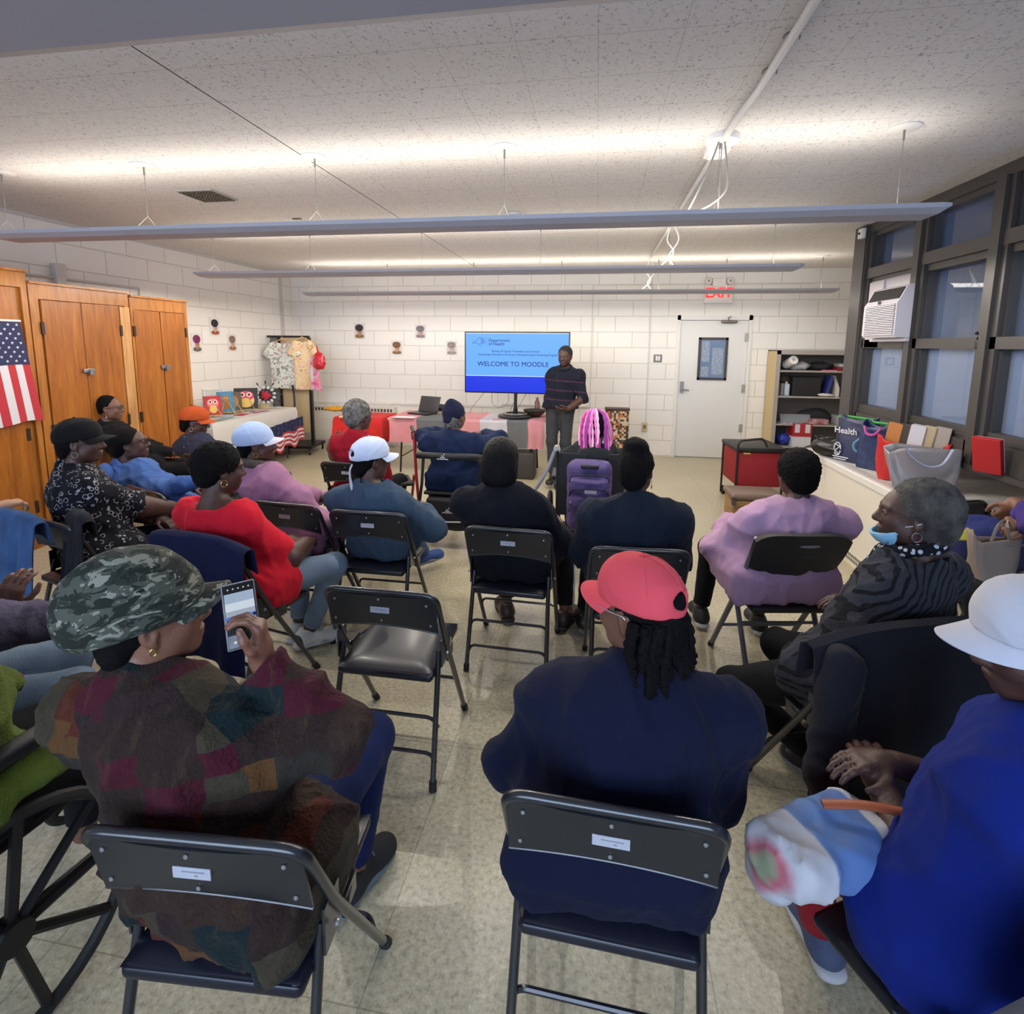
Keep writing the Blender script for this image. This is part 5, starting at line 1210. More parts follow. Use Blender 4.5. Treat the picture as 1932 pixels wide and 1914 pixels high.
# 9 pink braids
hp = (at_y(1113, 900, 3.98).x, 3.98)
P9 = person('person with pink braided hair and charcoal hooded jacket in a wheelchair', hp, 2, at_y(1122, 808, 3.96), hyaw=8, hpitch=-12, skin='brown', top=cloth('charcoal_fleece', (34, 38, 42), .15), w=1.2, dp=1.1, arm=1.2, neck=.09, pants=blackp, h=.012, sw=.20, hair_=('short', None), hem=.46, wr=(.008, 15), seatz=.50)
pink = m_stripe('pink_braid', (214, 70, 150), (240, 190, 222), .030, .42); pinkb = M('pink_braid2', (206, 80, 170), .7, col2=(236, 200, 224), vscale=60)
random.seed(4); m_ = MB(); tones = [M('braid_magenta', (196, 50, 140), .6), M('braid_pink', (226, 120, 186), .6), M('braid_pale_pink', (240, 190, 220), .6), M('braid_purple', (150, 50, 140), .6)]
for i in range(44):
    a = random.uniform(-2.3, 2.3); r0 = random.uniform(.9, 1.1); sx_, sy_ = math.sin(a), -math.cos(a); L_ = random.uniform(.10, .24); ph_ = random.uniform(0, 6)
    p_ = smoothpath([(.03*sx_, .03*sy_-.01, .135), (.078*sx_*r0, .085*sy_*r0-.02, .100), (.102*sx_*r0, .110*sy_*r0-.02, .03), (.108*sx_*r0+.008*math.sin(ph_), .116*sy_*r0-.02, -.04), (.104*sx_+.014*math.sin(ph_+1), .118*sy_-.018, -.05-L_*.5), (.100*sx_+.014*math.sin(ph_+2), .112*sy_-.02, -.05-L_)], 6)
    m_.tube(p_, [.0095*(1+.22*math.sin(k*1.5)) for k in range(len(p_))], n=7, mat=tones[i % 4])
P9['put'](m_.build('braids', None, None, True))
NB = P9['NB']; S = SDF([v-.26 for v in NB], [v+.26 for v in NB], .009)
for q in range(14):
    f_ = lambda a_: NB+V3(.12*math.cos(a_), .02+.10*math.sin(a_), .02-.045*math.sin(-a_)*1.0-.02); a0 = math.pi*.9+q*math.pi*1.2/14; S.cap(f_(a0), f_(a0+math.pi*1.2/14), .040, k=.03)
S.ell(NB+V3(0, -.12, -.06), (.13, .05, .10), k=.06); S.wrinkle(.006, 30, 4); S.mesh('hood', cloth('charcoal_fleece'), P9['o'])
# 10 durag
hp = (at_y(858, 900, 4.25).x, 4.25)
P10 = person('person in navy denim jacket and dark head wrap on a seated walker', hp, 0, at_y(858, 785, 4.25), hyaw=-22, hpitch=0, skin='brown', top=cloth('navy_denim', (24, 38, 70), .2), w=1.28, dp=1.1, arm=1.25, neck=.072, pants=blackp, h=.012, sw=.225, elbows=[(-1, .2, .0), (1, .2, .0)],
    hands=((hp[0]-.16, hp[1]+.40, .90), (hp[0]+.16, hp[1]+.40, .90)), hair_=('nape', hairg), hem=.46, seatz=.50, wr=(.009, 15), collar=True)
cap(P10['put'], cloth('midnight_cotton', (26, 28, 54), .1), 'wrap', brim=False)
locks(P10['put'], M('dark_grey_locks', (74, 74, 82), .8), 14, 2, .10, -.02, rr=.006, spread=.06)
# 11 red blazer
hp = (at_y(677, 900, 3.95).x, 3.95)
P11 = person('person in dark red blazer with short grey hair, seen from behind', hp, -6, at_y(677, 785, 3.95), hyaw=-30, skin='dark', top=cloth('dark_red_wool', (138, 16, 36), .08), w=1.05, dp=1.0, arm=1.1, neck=.066, pants=blackp, h=.012, hair_=('curly', hairg), hem=.40, seatz=.44, wr=(.006, 15), collar=True)
# 12 mauve sweater
hp = hips('c12', .02)
P12 = person('person in mauve sweater and pale blue baker cap', hp, -22, at_y(485, 838, hp[1]+.06), hyaw=-62, hpitch=2, skin='dark', top=cloth('mauve_jersey', (158, 112, 142), .10, .3), w=1.08, dp=1.0, arm=1.1, neck=.08, pants=cloth('dark_grey_trousers', (50, 50, 56), .1), h=.010, hands=(None, at_z(612, 940, .60)), feet=(at_z(640, 1010, .08), at_z(665, 1015, .08)), shoes=((rubw, rubw, (.6, .8)), (rubw, rubw, (.6, .8))), hair_=('nape', None), hem=.44, wr=(.007, 15))
cap(P12['put'], cloth('pale_blue_cotton', (164, 182, 214), .06, .2), 'baker', brimmat=M('white_cotton'), size=1.0); earring(P12['put'], 'hoop', gold)
NB = P12['NB']; S = SDF([v-.2 for v in NB], [v+.2 for v in NB], .008)
for q in range(16):
    f_ = lambda a_: NB+V3(.085*math.cos(a_), .03+.08*math.sin(a_), .03-.02*math.sin(a_)); S.cap(f_(q*math.pi/8), f_((q+1)*math.pi/8), .028, k=.015)
S.wrinkle(.005, 60, 8); S.mesh('neck_scarf', M('brown_scarf', (74, 66, 62), .85, var=.4, vscale=30), P12['o'])
# 13 red top
hp = hips('c13', .02)
P13 = person('person in bright red short sleeved top with a thin dark crossbody strap', hp, -18, at_y(416, 885, hp[1]+.04), hyaw=-38, hpitch=-4, skin='dark', top=cloth('bright_red_jersey', (200, 26, 46), .06, .25), w=1.22, dp=1.12, arm=1.3, neck=.150, nz=-.035, sleeve=.88, pants=jeans, h=.009, sw=.195, elbows=[(-.5, -.4, -1), (.9, -.1, -.9)],
    hands=(None, (hp[0]+.14, hp[1]+.32, .62)), feet=(None, at_z(583, 1190, .10)), knees=[(-.2, 1, .9), (.4, .9, .9)], shoes=((M('white_sneaker', (206, 206, 204), .5), rubw, (.3, .9)), (M('white_sneaker'), rubw, (.75, .65))), hair_=('curly', None), hem=.42, wr=(.008, 14))
earring(P13['put'], 'hoop', gold)
s = MB(); s.tube(smoothpath([P13['sh'][1]+V3(-.07, .0, .068), P13['NB']+V3(.03, -.085, -.10), P13['lp'](.55)+V3(-.07, -.155, 0), P13['lp'](.2)+V3(-.20, -.08, .0), P13['lp'](.1)+V3(-.22, .05, 0)], 5), .010, n=6, flat=.4); s.build('crossbody_strap', M('strap_black', (30, 30, 34), .6), P13['o'], True)
# 14 speckled hoodie
hp = hips('c14', .02)
P14 = person('person in navy speckled hooded top and burnt orange cap', hp, -28, at_y(368, 796, hp[1]+.05), hyaw=-64, hpitch=-8, skin='dark', top=m_dots('navy_speckle', (46, 48, 66), (150, 152, 166), 17, .11), w=1.1, dp=1.0, arm=1.1, neck=.07, pants=blackp, h=.011, hair_=('nape', None), hem=.44, collar=True)
cap(P14['put'], cloth('burnt_orange_cotton', (178, 76, 34), .08, .2), 'ball', size=1.04); earring(P14['put'], 'hoop', silver); glasses(P14['put'], M('purple_frame', (96, 80, 150), .3))
# 15 light blue hoodie
hp = hips('c15', .02)
P15 = person('person in light blue hooded sweatshirt and dark glasses looking up', hp, -34, at_y(245, 838, hp[1]+.10), hyaw=-58, hpitch=10, skin='dark', top=cloth('blue_heather', (66, 96, 156), .12, .3), w=1.05, dp=1.0, arm=1.1, neck=.08, pants=blackp, h=.010, elbows=[(-.4, -.4, -1), (1, .1, -.2)], hands=(None, at_z(380, 905, .80)), hair_=('short', None), hem=.44, headscale=1.0)
glasses(P15['put'], black)
NB = P15['NB']; S = SDF([v-.25 for v in NB], [v+.25 for v in NB], .009); S.ell(NB+V3(0, -.10, -.055), (.11, .055, .10), k=.05); S.wrinkle(.006, 30, 4); S.mesh('hood', cloth('blue_heather'), P15['o'])
# 16 black top, bun
hp = hips('c16', .02)
P16 = person('person in black with a low bun and glasses beside the wooden cabinets', hp, -40, at_y(207, 770, hp[1]+.04), hyaw=-66, hpitch=2, skin='brown', top=cloth('black_jersey', (20, 20, 24), .1), w=1.05, dp=1.0, arm=1.05, neck=.07, pants=blackp, h=.011, hair_=('bun', None), hem=.44)
glasses(P16['put'], M('brown_frame', (60, 36, 30), .3)); earring(P16['put'], 'drop', silver)
# 17 ring print
hp = hips('c17', .02)
P17 = person('person in black ring-print shirt and black cap with hoop earring', hp, -30, at_y(152, 835, hp[1]+.08), hyaw=-62, hpitch=2, skin='dark', top=m_rings(), w=1.28, dp=1.2, arm=1.4, neck=.066, sleeve=.95, pants=blackp, h=.010, sw=.21, elbows=[(-.5, -.4, -1), (.8, .2, -.6)], hands=(None, at_z(330, 960, .66)), hair_=('nape', None), hem=.44, wr=(.008, 14))
cap(P17['put'], cloth('black_cotton', (16, 16, 19), .1, .2), 'ball', size=1.06); earring(P17['put'], 'hoop', silver)
# 18 grey knit at the edge
P18 = person('person in grey-purple chunky knit at the photo edge, hand raised', (-2.16, 1.20), -40, (-2.20, 1.25, 1.13), hyaw=-40, skin='brown', top=cloth('grey_purple_knit', (92, 86, 108), .3, 1.0, 60), w=1.25, dp=1.2, arm=1.4, neck=.07, pants=jeans, h=.010, sw=.21, hands=(at_z(12, 1150, .76), (-1.62, 1.72, .66)), elbows=[(-.4, .2, -1), (.6, .0, -1)], curls=(.5, .4), handdir=((.3, .1, 1), None), handn=((.3, -1, .1), None), hem=.44)
# 20 hands at the left edge
P20 = person('person at the photo edge with clasped bare forearms, beyond the denim jacket', (-3.70, 2.16), -50, (-3.68, 2.18, 1.12), hyaw=-60, skin='tan', top=cloth('beige_shirt', (150, 120, 96), .2), sleeve='elbow', pants=jeans, h=.011, hands=(at_z(2, 985, .74), at_z(2, 955, .78)), elbows=[(-.3, -.6, -1), (.4, -.6, -1)], curls=(.7, .7), hem=.44)
# 22 person with the bag by the window
P22 = person('person in purple sleeves gripping a canvas tote by the windows', (2.12, 2.40), 12, (2.12, 2.45, 1.18), hyaw=12, skin='mid', top=cloth('purple_sateen', (66, 50, 120), .3, .3), w=1.1, arm=1.2, pants=blackp, h=.010, sleeve='three', hands=(at_z(1915, 948, .95), at_z(1945, 985, .90)), curls=(.8, .8), handdir=((-.3, .2, -1), (-1, .1, -.2)), handn=((-.3, -1, .2), (0, -.5, 1)), hem=.44)
# 19 lime shawl in the wheelchair
P19 = person('person wrapped in a lime green fringed shawl in the wheelchair at the photo edge', (-1.60, .90), -12, (-1.62, .90, 1.20), hyaw=-15, skin='brown', top=M('lime_wool', (78, 96, 14), .9, bump=.6, bscale=160, var=.25, vscale=8), w=1.55, dp=1.3, arm=1.4, neck=.07, pants=blackp, h=.011, sw=.235, hem=.60, seatz=.50, wr=(.010, 14), hands=((-1.80, 1.15, .72), (-1.70, 1.18, .70)))
# 21 speaker
fy = 6.52; fx = at_y(1055, 880, fy).x; hx = at_y(1066, 672, fy-.03)
P21 = person('person standing in dark sweater with maroon stripes beside the television', (fx, fy), 168, hx, hyaw=163, hpitch=-8, skin='dark', top=m_stripe('striped_pullover', (26, 28, 40), (92, 50, 70), .115, .13, (0, .05, 0), 1, 1.30), w=1.06, dp=1.0, arm=1.05, neck=.062, sleeve='elbow', pants=M('charcoal_trousers', (44, 46, 50), .85, bump=.2), h=.009, standing=True, sw=.172,
    hands=(at_y(1072, 772, fy-.28), at_y(1036, 792, fy-.05)), elbows=[(-.9, -.6, -.6), (.35, -.5, -.6)], feet=(at_z(1068, 905, .085), at_z(1042, 905, .085)), knees=[(0, 1, 0), (0, 1, 0)], shoes=((blkl, rubd, (.1, -1)), (blkl, rubd, (-.2, -1))), curls=(.35, .25), handdir=(((-1, -.2, -.1)), (0, -.05, -1)), handn=((-.1, -.5, -1), (-1, 0, 0)), hair_=('short', M('cropped_hair', (26, 24, 26), .9, bump=.4, bscale=300)), hem=.93, wr=(.007, 22), collar=True)
S = SDF((-.08, -.02, -.15), (.08, .13, -.02), .004); S.ell((0, .055, -.090), (.032, .030, .026)); S.ell((0, .098, -.052), (.020, .006, .004), k=.004); P21['put'](S.mesh('beard', M('salt_beard', (96, 92, 94), .9, bump=.5, bscale=300)))
MB().tube(smoothpath([P21['Hp']+V3(.15*math.cos(q*.4+.3), .125*math.sin(q*.4+.3)+.01, -.015) for q in range(7)], 3), .006, n=6).build('shirt_hem', M('orange_hem', (196, 90, 50), .8), P21['o'], True)

# ============================================================ FRONT OF THE ROOM
# display table along the left wall
whc = M('white_tablecloth', (206, 202, 196), .85, bump=.3, bscale=30, var=.05, vscale=4)
foldt = M('folding_table_top', (196, 192, 184), .5); tleg = M('table_leg_grey', (70, 68, 68), .4, .4)
def folding_table(lab, x0, x1, y0, y1, h=.74, top=foldt, leg=tleg):
    t = thing('folding_table', lab, 'table', ((x0+x1)/2, (y0+y1)/2, 0)); w, l = (x1-x0)/2, (y1-y0)/2
    MB().box((-w, -l, h-.03), (w, l, h), bevel=.008).build('tabletop', top, t, True)
    lx = w > l
    for sx_ in (-1, 1):
        for sy_ in (-1, 1):
            MB().tube([(sx_*(w-.18 if lx else w-.07), sy_*(l-.07 if lx else l-.18), h-.03), (sx_*(w-.14 if lx else w-.07), sy_*(l-.07 if lx else l-.14), 0)], .013, n=8).build('leg', leg, t, True)
    for s_ in (-1, 1):
        a, b_ = ((s_*(w-.17), -l+.07, .22), (s_*(w-.17), l-.07, .22)) if lx else ((-w+.07, s_*(l-.17), .22), (w-.07, s_*(l-.17), .22))
        MB().tube([a, b_], .009, n=8).build('brace', leg, t, True)
    return t
def drape(name, lab, x0, x1, y0, y1, z, drops, mat, amp=.015, group=None, fr=26, th=.004, cat='tablecloth'):
    """a cloth over a table: drops = (left, right, near, far) hanging lengths"""
    mb = MB(); e_ = .012
    # perimeter rings: top edge then down
    ring = []; n = 14
    pts = [(x0+(x1-x0)*i/n, y0, 'n') for i in range(n)]+[(x1, y0+(y1-y0)*i/n, 'r') for i in range(n)]+[(x1-(x1-x0)*i/n, y1, 'f') for i in range(n)]+[(x0, y1-(y1-y0)*i/n, 'l') for i in range(n)]
    dm_ = dict(l=drops[0], r=drops[1], n=drops[2], f=drops[3]); out = dict(l=(-1, 0), r=(1, 0), n=(0, -1), f=(0, 1)); N = len(pts); rows = 9
    vs = []
    for k in range(rows+1):
        for i, (x, y, s_) in enumerate(pts):
            prev = pts[i-1][2]; corner = (i % n == 0); d = dm_[s_]; o = Vector((*out[s_], 0))
            if corner: d = min(d, dm_[prev]) if min(d, dm_[prev]) > .02 else max(d, dm_[prev]); o = (o+Vector((*out[prev], 0))).normalized()*1.2
            t_ = k/rows; wv = amp*math.sin(i*fr*.09+1.3*math.sin(i*.7))*t_
            vs.append(Vector((x, y, z+.004-d*t_))+o*(e_*min(k, 1)+.025*t_+wv+.006))
    fs = [(k*N+i, k*N+(i+1) % N, (k+1)*N+(i+1) % N, (k+1)*N+i) for k in range(rows) for i in range(N)]+[tuple(range(N))]
    mb.add(vs, fs); o = mb.build(name, mat, None, True); sm = o.modifiers.new('thickness', 'SOLIDIFY'); sm.thickness = th; sm.offset = 1
    return tag(o, lab, cat, group)
pa = at_z(392, 797, .75); pb = at_z(560, 769, .75)
tx1 = -4.42; ty0, ty1 = 5.50, pb.y+.02
folding_table('long display table under the white cloth along the left wall', XL+.05, tx1, ty0, ty1)
drape('tablecloth', 'white cloth draped over the display table by the left wall', XL+.08, tx1, ty0, ty1, .742, (.02, .50, .46, .46), whc, amp=.02)
# flag bunting pinned to the cloth
t = thing('flag_bunting', 'stars and stripes bunting pinned at the corner of white cloth', 'bunting', (0, 0, 0))
def bun(u, v, z0=.545, z1=.12): y = 6.35+.98*u; x = tx1+.055+.012*math.sin(u*34); z = z0+.06*u-(z0-z1-.09*abs(math.sin(u*8.5)))*v; return Vector((x+.012*v, y, z))
MB().grid(lambda u, v: bun(u, v*.42), 34, 4, thick=.002).build('star_field', m_dots('flag_star_print', (38, 44, 76), (170, 172, 190), 60, .22), t, True)
for k in range(7): MB().grid(lambda u, v: bun(u, .42+.58*(k+v)/7), 34, 1, thick=.002).build('stripe', cl_wh if k % 2 else cl_red, t, True)
# things on the display table
tz = .752
def canvas(px_, py_, Y, w, h, lab, bgc, figs, easel=True, rz=.9):
    c = at_x(px_, py_, -4.60) if Y is None else at_y(px_, py_, Y)
    t = thing('canvas_painting', lab, 'painting', (c.x, c.y, tz+.035 if easel else tz), rz)
    R_ = Euler((-.22, 0, 0)).to_matrix(); q = lambda x, y, z: tuple(R_ @ Vector((x, y, z)))
    MB().box((-w/2, -.008, 0), (w/2, .008, h), rot=R_, piv=(0, 0, 0)).build('canvas', M('cv_%d_%d_%d' % bgc, bgc, .6, var=.3, vscale=18), t)
    for (cx, cz, rx, rz_, col, nm) in figs:
        n = 16; MB().add([q(cx*w+rx*w*math.cos(2*math.pi*k/n), -.0095-.0006*figs.index((cx, cz, rx, rz_, col, nm)), cz*h+rz_*h*math.sin(2*math.pi*k/n)) for k in range(n)], [tuple(range(n))]).build(nm, M('fg_%d_%d_%d' % col, col, .6), t)
    if easel:
        e_ = MB(); em_ = M('easel_pine', (196, 164, 110), .5)
        for s_ in (-1, 1): e_.tube([(s_*w*.42, -.05, -.035), (0.0, .055, h*.75)], .005, n=6)
        e_.tube([(0, .13, -.035), (0, .05, h*.7)], .005, n=6).box((-w*.5, -.035, -.008), (w*.5, -.008, 0)).tube([(0, -.012, -.01), (0, -.03, -.03)], .004, n=6)
        e_.build('easel', em_, t, True)
    return t
owl = lambda body, face: [(.5-.5, .40, .36, .34, body, 'painted_body'), (0, .62, .34, .24, face, 'painted_head'), (-.14, .68, .12, .12, (236, 200, 190), 'painted_eye_ring'), (.14, .68, .12, .12, (236, 200, 190), 'painted_eye_ring'), (-.14, .68, .05, .06, (30, 24, 24), 'painted_eye'), (.14, .68, .05, .06, (30, 24, 24), 'painted_eye'), (0, .30, .22, .22, (226, 190, 96), 'painted_belly')]
canvas(403, 772, 5.98, .20, .24, 'small red owl painting on easel, at the front of table', (196, 46, 50), owl((200, 60, 70), (236, 120, 130)))
canvas(428, 770, 6.28, .20, .27, 'small painting of a brown cat on blue ground on easel', (70, 140, 176), [(0, .38, .26, .30, (140, 96, 56), 'painted_body'), (0, .66, .20, .15, (164, 112, 62), 'painted_head'), (-.08, .68, .04, .03, (230, 200, 90), 'painted_eye'), (.08, .68, .04, .03, (230, 200, 90), 'painted_eye')])
canvas(444, 768, 6.42, .18, .25, 'small brown painting behind between the cat and the pink owl', (104, 84, 66), [(0, .5, .26, .30, (164, 118, 64), 'painted_body')])
canvas(464, 764, 6.62, .30, .29, 'painting of a pink owl on dark ground, widest on the table', (48, 44, 52), owl((226, 196, 120), (210, 60, 100)), rz=.5)
t = thing('picture_frame', 'empty white frame leaning against wall behind the red owl', 'frame', (XL+.10, 6.30, tz), 1.35)
R_ = Euler((-.2, 0, 0)).to_matrix(); f = MB()
for lo, hi in (((-.15, -.01, 0), (-.13, .01, .34)), ((.13, -.01, 0), (.15, .01, .34)), ((-.15, -.01, 0), (.15, .01, .02)), ((-.15, -.01, .32), (.15, .01, .34))): f.box(lo, hi, rot=R_, piv=(0, 0, 0))
f.build('frame_moulding', white, t); MB().box((-.14, .0, .01), (.14, .006, .33), rot=R_, piv=(0, 0, 0)).build('backing', M('backing_grey', (204, 204, 202), .6), t)
# wreath of petals
c = at_y(502, 753, 7.05); t = thing('flower_ornament', 'black and white ornament with a red rose centre on display table', 'ornament', (c.x, c.y, tz+.19), .55)
random.seed(6); b1 = MB(); b2 = MB(); b3 = MB()
for k in range(12):
    a = k*math.pi/6; R_ = Euler((0, -a, 0)).to_matrix(); b2.tube([(0.10*math.cos(a), .0, .10*math.sin(a)), (.19*math.cos(a), 0, .17*math.sin(a))], .003, n=5); b2.ball((.21*math.cos(a), 0, .185*math.sin(a)), (.024, .008, .011), n=8, R=R_)
    b1.ball((.115*math.cos(a+.2), -.02, .11*math.sin(a+.2)), (.026, .012, .018), n=8, R=R_)
for k in range(16): a = k*2.4; r_ = .008+.0035*k; b3.ball((r_*math.cos(a), -.05+.001*k, r_*math.sin(a)), (.022, .014, .02), n=8)
b2.lathe([(0, 0), (.10, 0), (.10, .02), (0, .02)], R=Euler((math.pi/2, 0, 0)).to_matrix()); b2.tube([(0, .02, -.1), (0, .06, -.188)], .006, n=6).box((-.05, -.02, -.192), (.05, .10, -.18))
b2.build('stems', black, t, True); b1.build('petals', M('petal_white', (210, 214, 212), .5), t, True); b3.build('rose', M('rose_red', (200, 34, 60), .6, var=.35, vscale=50), t, True)
c = at_y(500, 776, 6.95); t2 = thing('shell_fan', 'tan scalloped fan dish lying near the rose ornament', 'dish', (c.x+.02, c.y-.05, tz))
MB().grid(lambda u, v: (.11*math.sin((u-.5)*3)*v, -.02+.02*v, .075*math.cos((u-.5)*3)*v+.004*math.sin(u*40)*v+.004), 30, 4, thick=.004).build('shell', M('shell_tan', (190, 170, 130), .5), t2, True)
t = thing('papers', 'coloured craft papers spread flat on the white cloth', 'papers', (0, 0, 0)); del t['label'], t['category']; bpy.data.objects.remove(t)
for k, (x, y, w, l, r_, c_, n_) in enumerate(((-4.62, 6.3, .12, .2, .2, (196, 60, 84), 'red'), (-4.60, 6.0, .14, .2, .5, (150, 176, 190), 'pale blue'), (-4.58, 6.62, .12, .24, -.2, (190, 120, 150), 'pink'), (-4.66, 7.1, .16, .22, .4, (216, 216, 214), 'white'), (-4.56, 5.8, .12, .18, .1, (130, 170, 160), 'green'))):
    tag(MB().box((-w/2, -l/2, 0), (w/2, l/2, .003)).build('craft_sheet', M('sheet_%d' % k, c_, .7, var=.3, vscale=20)), n_+' craft sheet lying on the white tablecloth', 'paper'); o = COL.objects[-1]; o.location = (x, y, tz+.001*k); o.rotation_euler = (0, 0, r_)

# rolling divider with the shirts
t = thing('rolling_divider', 'rolling tan divider board with black frame and casters in the corner', 'divider', (at_y(545, 640, 7.62).x, 7.62, 0), .12)
bm_ = M('black_tube', (28, 26, 28), .4, .3); tanp = M('divider_tan', (190, 166, 128), .7, var=.06)
MB().box((-.14, -.02, .30), (.30, .02, 1.78)).build('board', tanp, t); MB().box((-.30, .0, .35), (-.15, .03, 1.78)).build('side_board', M('divider_grey', (110, 108, 104), .7, bump=.3, bscale=90), t)
MB().box((-.33, -.03, 1.78), (.32, .03, 1.81)).build('top_rail', bm_, t)
for x in (-.14, .32): MB().box((x-.025, -.03, .12), (x+.015, .03, 1.78)).build('post', bm_, t)
for s_ in (-1,): MB().tube(roundpath([(-.20, -.08, 1.08), (.06, -.10, 1.10), (.16, -.26, .95), (.18, -.30, .14)], .16), .016, n=8).build('arch_tube', bm_, t, True)
MB().box((-.40, -.32, .10), (.42, .22, .14)).build('base_bar', bm_, t)
for (x, y) in ((-.36, -.3), (.38, -.3), (-.36, .2), (.38, .2), (.05, -.3)): MB().lathe([(0, -.012), (.04, -.012), (.04, .012), (0, .012)], (x, y, .042), R=Euler((0, math.pi/2, .3)).to_matrix()).tube([(x, y, .08), (x, y, .11)], .01).build('caster', bm_, t, True)
# tie-dye shirts on hangers
def tiedye(name, stops, sc):
    mt, nt, b, (v, X, Y, Z) = pat(name); n = node(nt, 'ShaderNodeTexNoise'); n.inputs['Scale'].default_value = sc; n.inputs['Detail'].default_value = 2; n.inputs['Distortion'].default_value = 2.2; nt.links.new(v, n.inputs['Vector'])
    nt.links.new(ramp(nt, n.outputs[0], stops), b.inputs['Base Color']); return mt
def shirt(lab, c, w, h, mat, rz, hanger=True):
    t = thing('tie_dye_shirt', lab, 'shirt', c, rz)
    out = [(-.18, 0), (-.5, -.10), (-.62, -.34), (-.46, -.40), (-.40, -.26), (-.37, -1), (.37, -1), (.40, -.26), (.46, -.40), (.62, -.34), (.5, -.10), (.18, 0), (.10, -.07), (-.10, -.07)]
    S = SDF((-w*.7, -.08, -h*1.06), (w*.7, .08, .06), .011)
    P_ = lambda x, z: (x*w, 0, z*h)
    S.box((0, 0, -.55*h), (.39*w, .022, .47*h), .02, k=.03); S.cap(P_(-.30, -.10), P_(-.52, -.32), .055, .06, k=.03, flat=0); S.cap(P_(.30, -.10), P_(.52, -.32), .055, .06, k=.03, flat=0); S.cap(P_(-.26, -.07), P_(.26, -.07), .03, k=.03)
    S.ell(P_(0, .02), (.085, .1, .06), sub=True, k=.01); S.wrinkle(.010, 26, int(w*100), .25)
    S.mesh('fabric', mat, t)
    if hanger: MB().tube([(-.16, 0, -.045), (0, 0, .03), (.16, 0, -.045)], .009, n=6).tube(smoothpath([(0, 0, .03), (0, 0, .06), (.018, 0, .08), (0, 0, .10), (-.015, 0, .09)], 4), .003, n=6).build('hanger', M('hanger_pine', (200, 160, 110), .5), t, True)
    return t
c = at_y(532, 643, 7.48); shirt('white tie-dye shirt with green and pink streaks on wooden hanger', c, .50, .72, tiedye('tiedye_green', [(.22, (40, 120, 80)), (.36, (214, 218, 208)), (.50, (222, 220, 210)), (.56, (84, 96, 92)), (.60, (218, 214, 206)), (.68, (206, 90, 140)), (.76, (214, 210, 150))], 7), .10)
c = at_y(570, 640, 7.52); shirt('yellow and maroon tie-dye shirt hanging beside the green one', c, .34, .76, tiedye('tiedye_yellow', [(.25, (150, 50, 80)), (.40, (224, 206, 140)), (.52, (226, 196, 172)), (.62, (214, 160, 150)), (.72, (226, 200, 80))], 8), .5)
c = at_y(592, 690, 7.46); t = thing('hanging_cloth', 'white cloth with pink spot hanging at the right edge of divider', 'cloth', c, .4)
MB().grid(lambda u, v: ((u-.5)*(.10+.06*v)+.03*v, .02*math.sin(u*9), .12-.50*v+.03*math.sin(u*5)), 10, 14, thick=.004).build('fabric', M('pinkspot_cloth', (216, 208, 208), .85, col2=(214, 90, 140), vscale=9), t, True)
c = at_y(603, 680, 7.44); t = thing('gift_bag', 'shiny red drawstring bag hanging from the divider', 'bag', c, 0)
lb = lump((0, 0, -.02), (.10, .06, .12), 12, .2, 24); lb.tube([(0, 0, .08), (-.03, 0, .16), (-.06, .04, .22)], [.02, .012, .006], n=8); lb.build('bag_body', M('red_foil', (196, 24, 40), .25, spec=.7, bump=.4, bscale=30), t, True)

# small red table with yellow ornament and khaki bag
x0, x1 = at_z(606, 790, .70).x, at_z(716, 790, .70).x; ry = at_z(660, 786, .70).y
t = folding_table('small square table under the red cloth', x0+.05, x1-.03, ry, ry+.55, .68)
drape('red_cloth', 'bright red cloth draped over the small table', x0+.05, x1-.03, ry, ry+.55, .682, (.34, .34, .30, .2), M('red_tulle', (214, 34, 34), .7, bump=.4, bscale=20, var=.2, vscale=6), amp=.03)
c = at_z(636, 772, .72); tag(lump((c.x, c.y, .725), (.20, .10, .035), 3, .25, 30).build('sunflower_ornament', M('yellow_ornament', (222, 160, 24), .6, var=.4, vscale=40), None, True), 'golden yellow flower ornament lying on the red cloth', 'ornament')
c = at_z(655, 789, .69); tag(MB().box((c.x-.12, c.y, .692), (c.x+.12, c.y+.12, .712)).build('tray', M('tray_cream', (220, 206, 160), .5)), 'cream tray on the red cloth in front of the yellow ornament', 'tray')
c = at_y(645, 800, 4.62); t = thing('khaki_bag', 'khaki cloth bag hooked at the shoulder height beside grey hair', 'bag', (c.x-.02, 4.62, .70))
lump((0, 0, .0), (.14, .08, .13), 5, .12, 24).build('bag_body', M('khaki_canvas', (92, 82, 62), .85), t, True)
MB().tube(smoothpath([(-.08, 0, .10), (0, -.02, .18), (.08, 0, .10)], 5), .008, n=6).build('strap', M('khaki_canvas'), t, True)

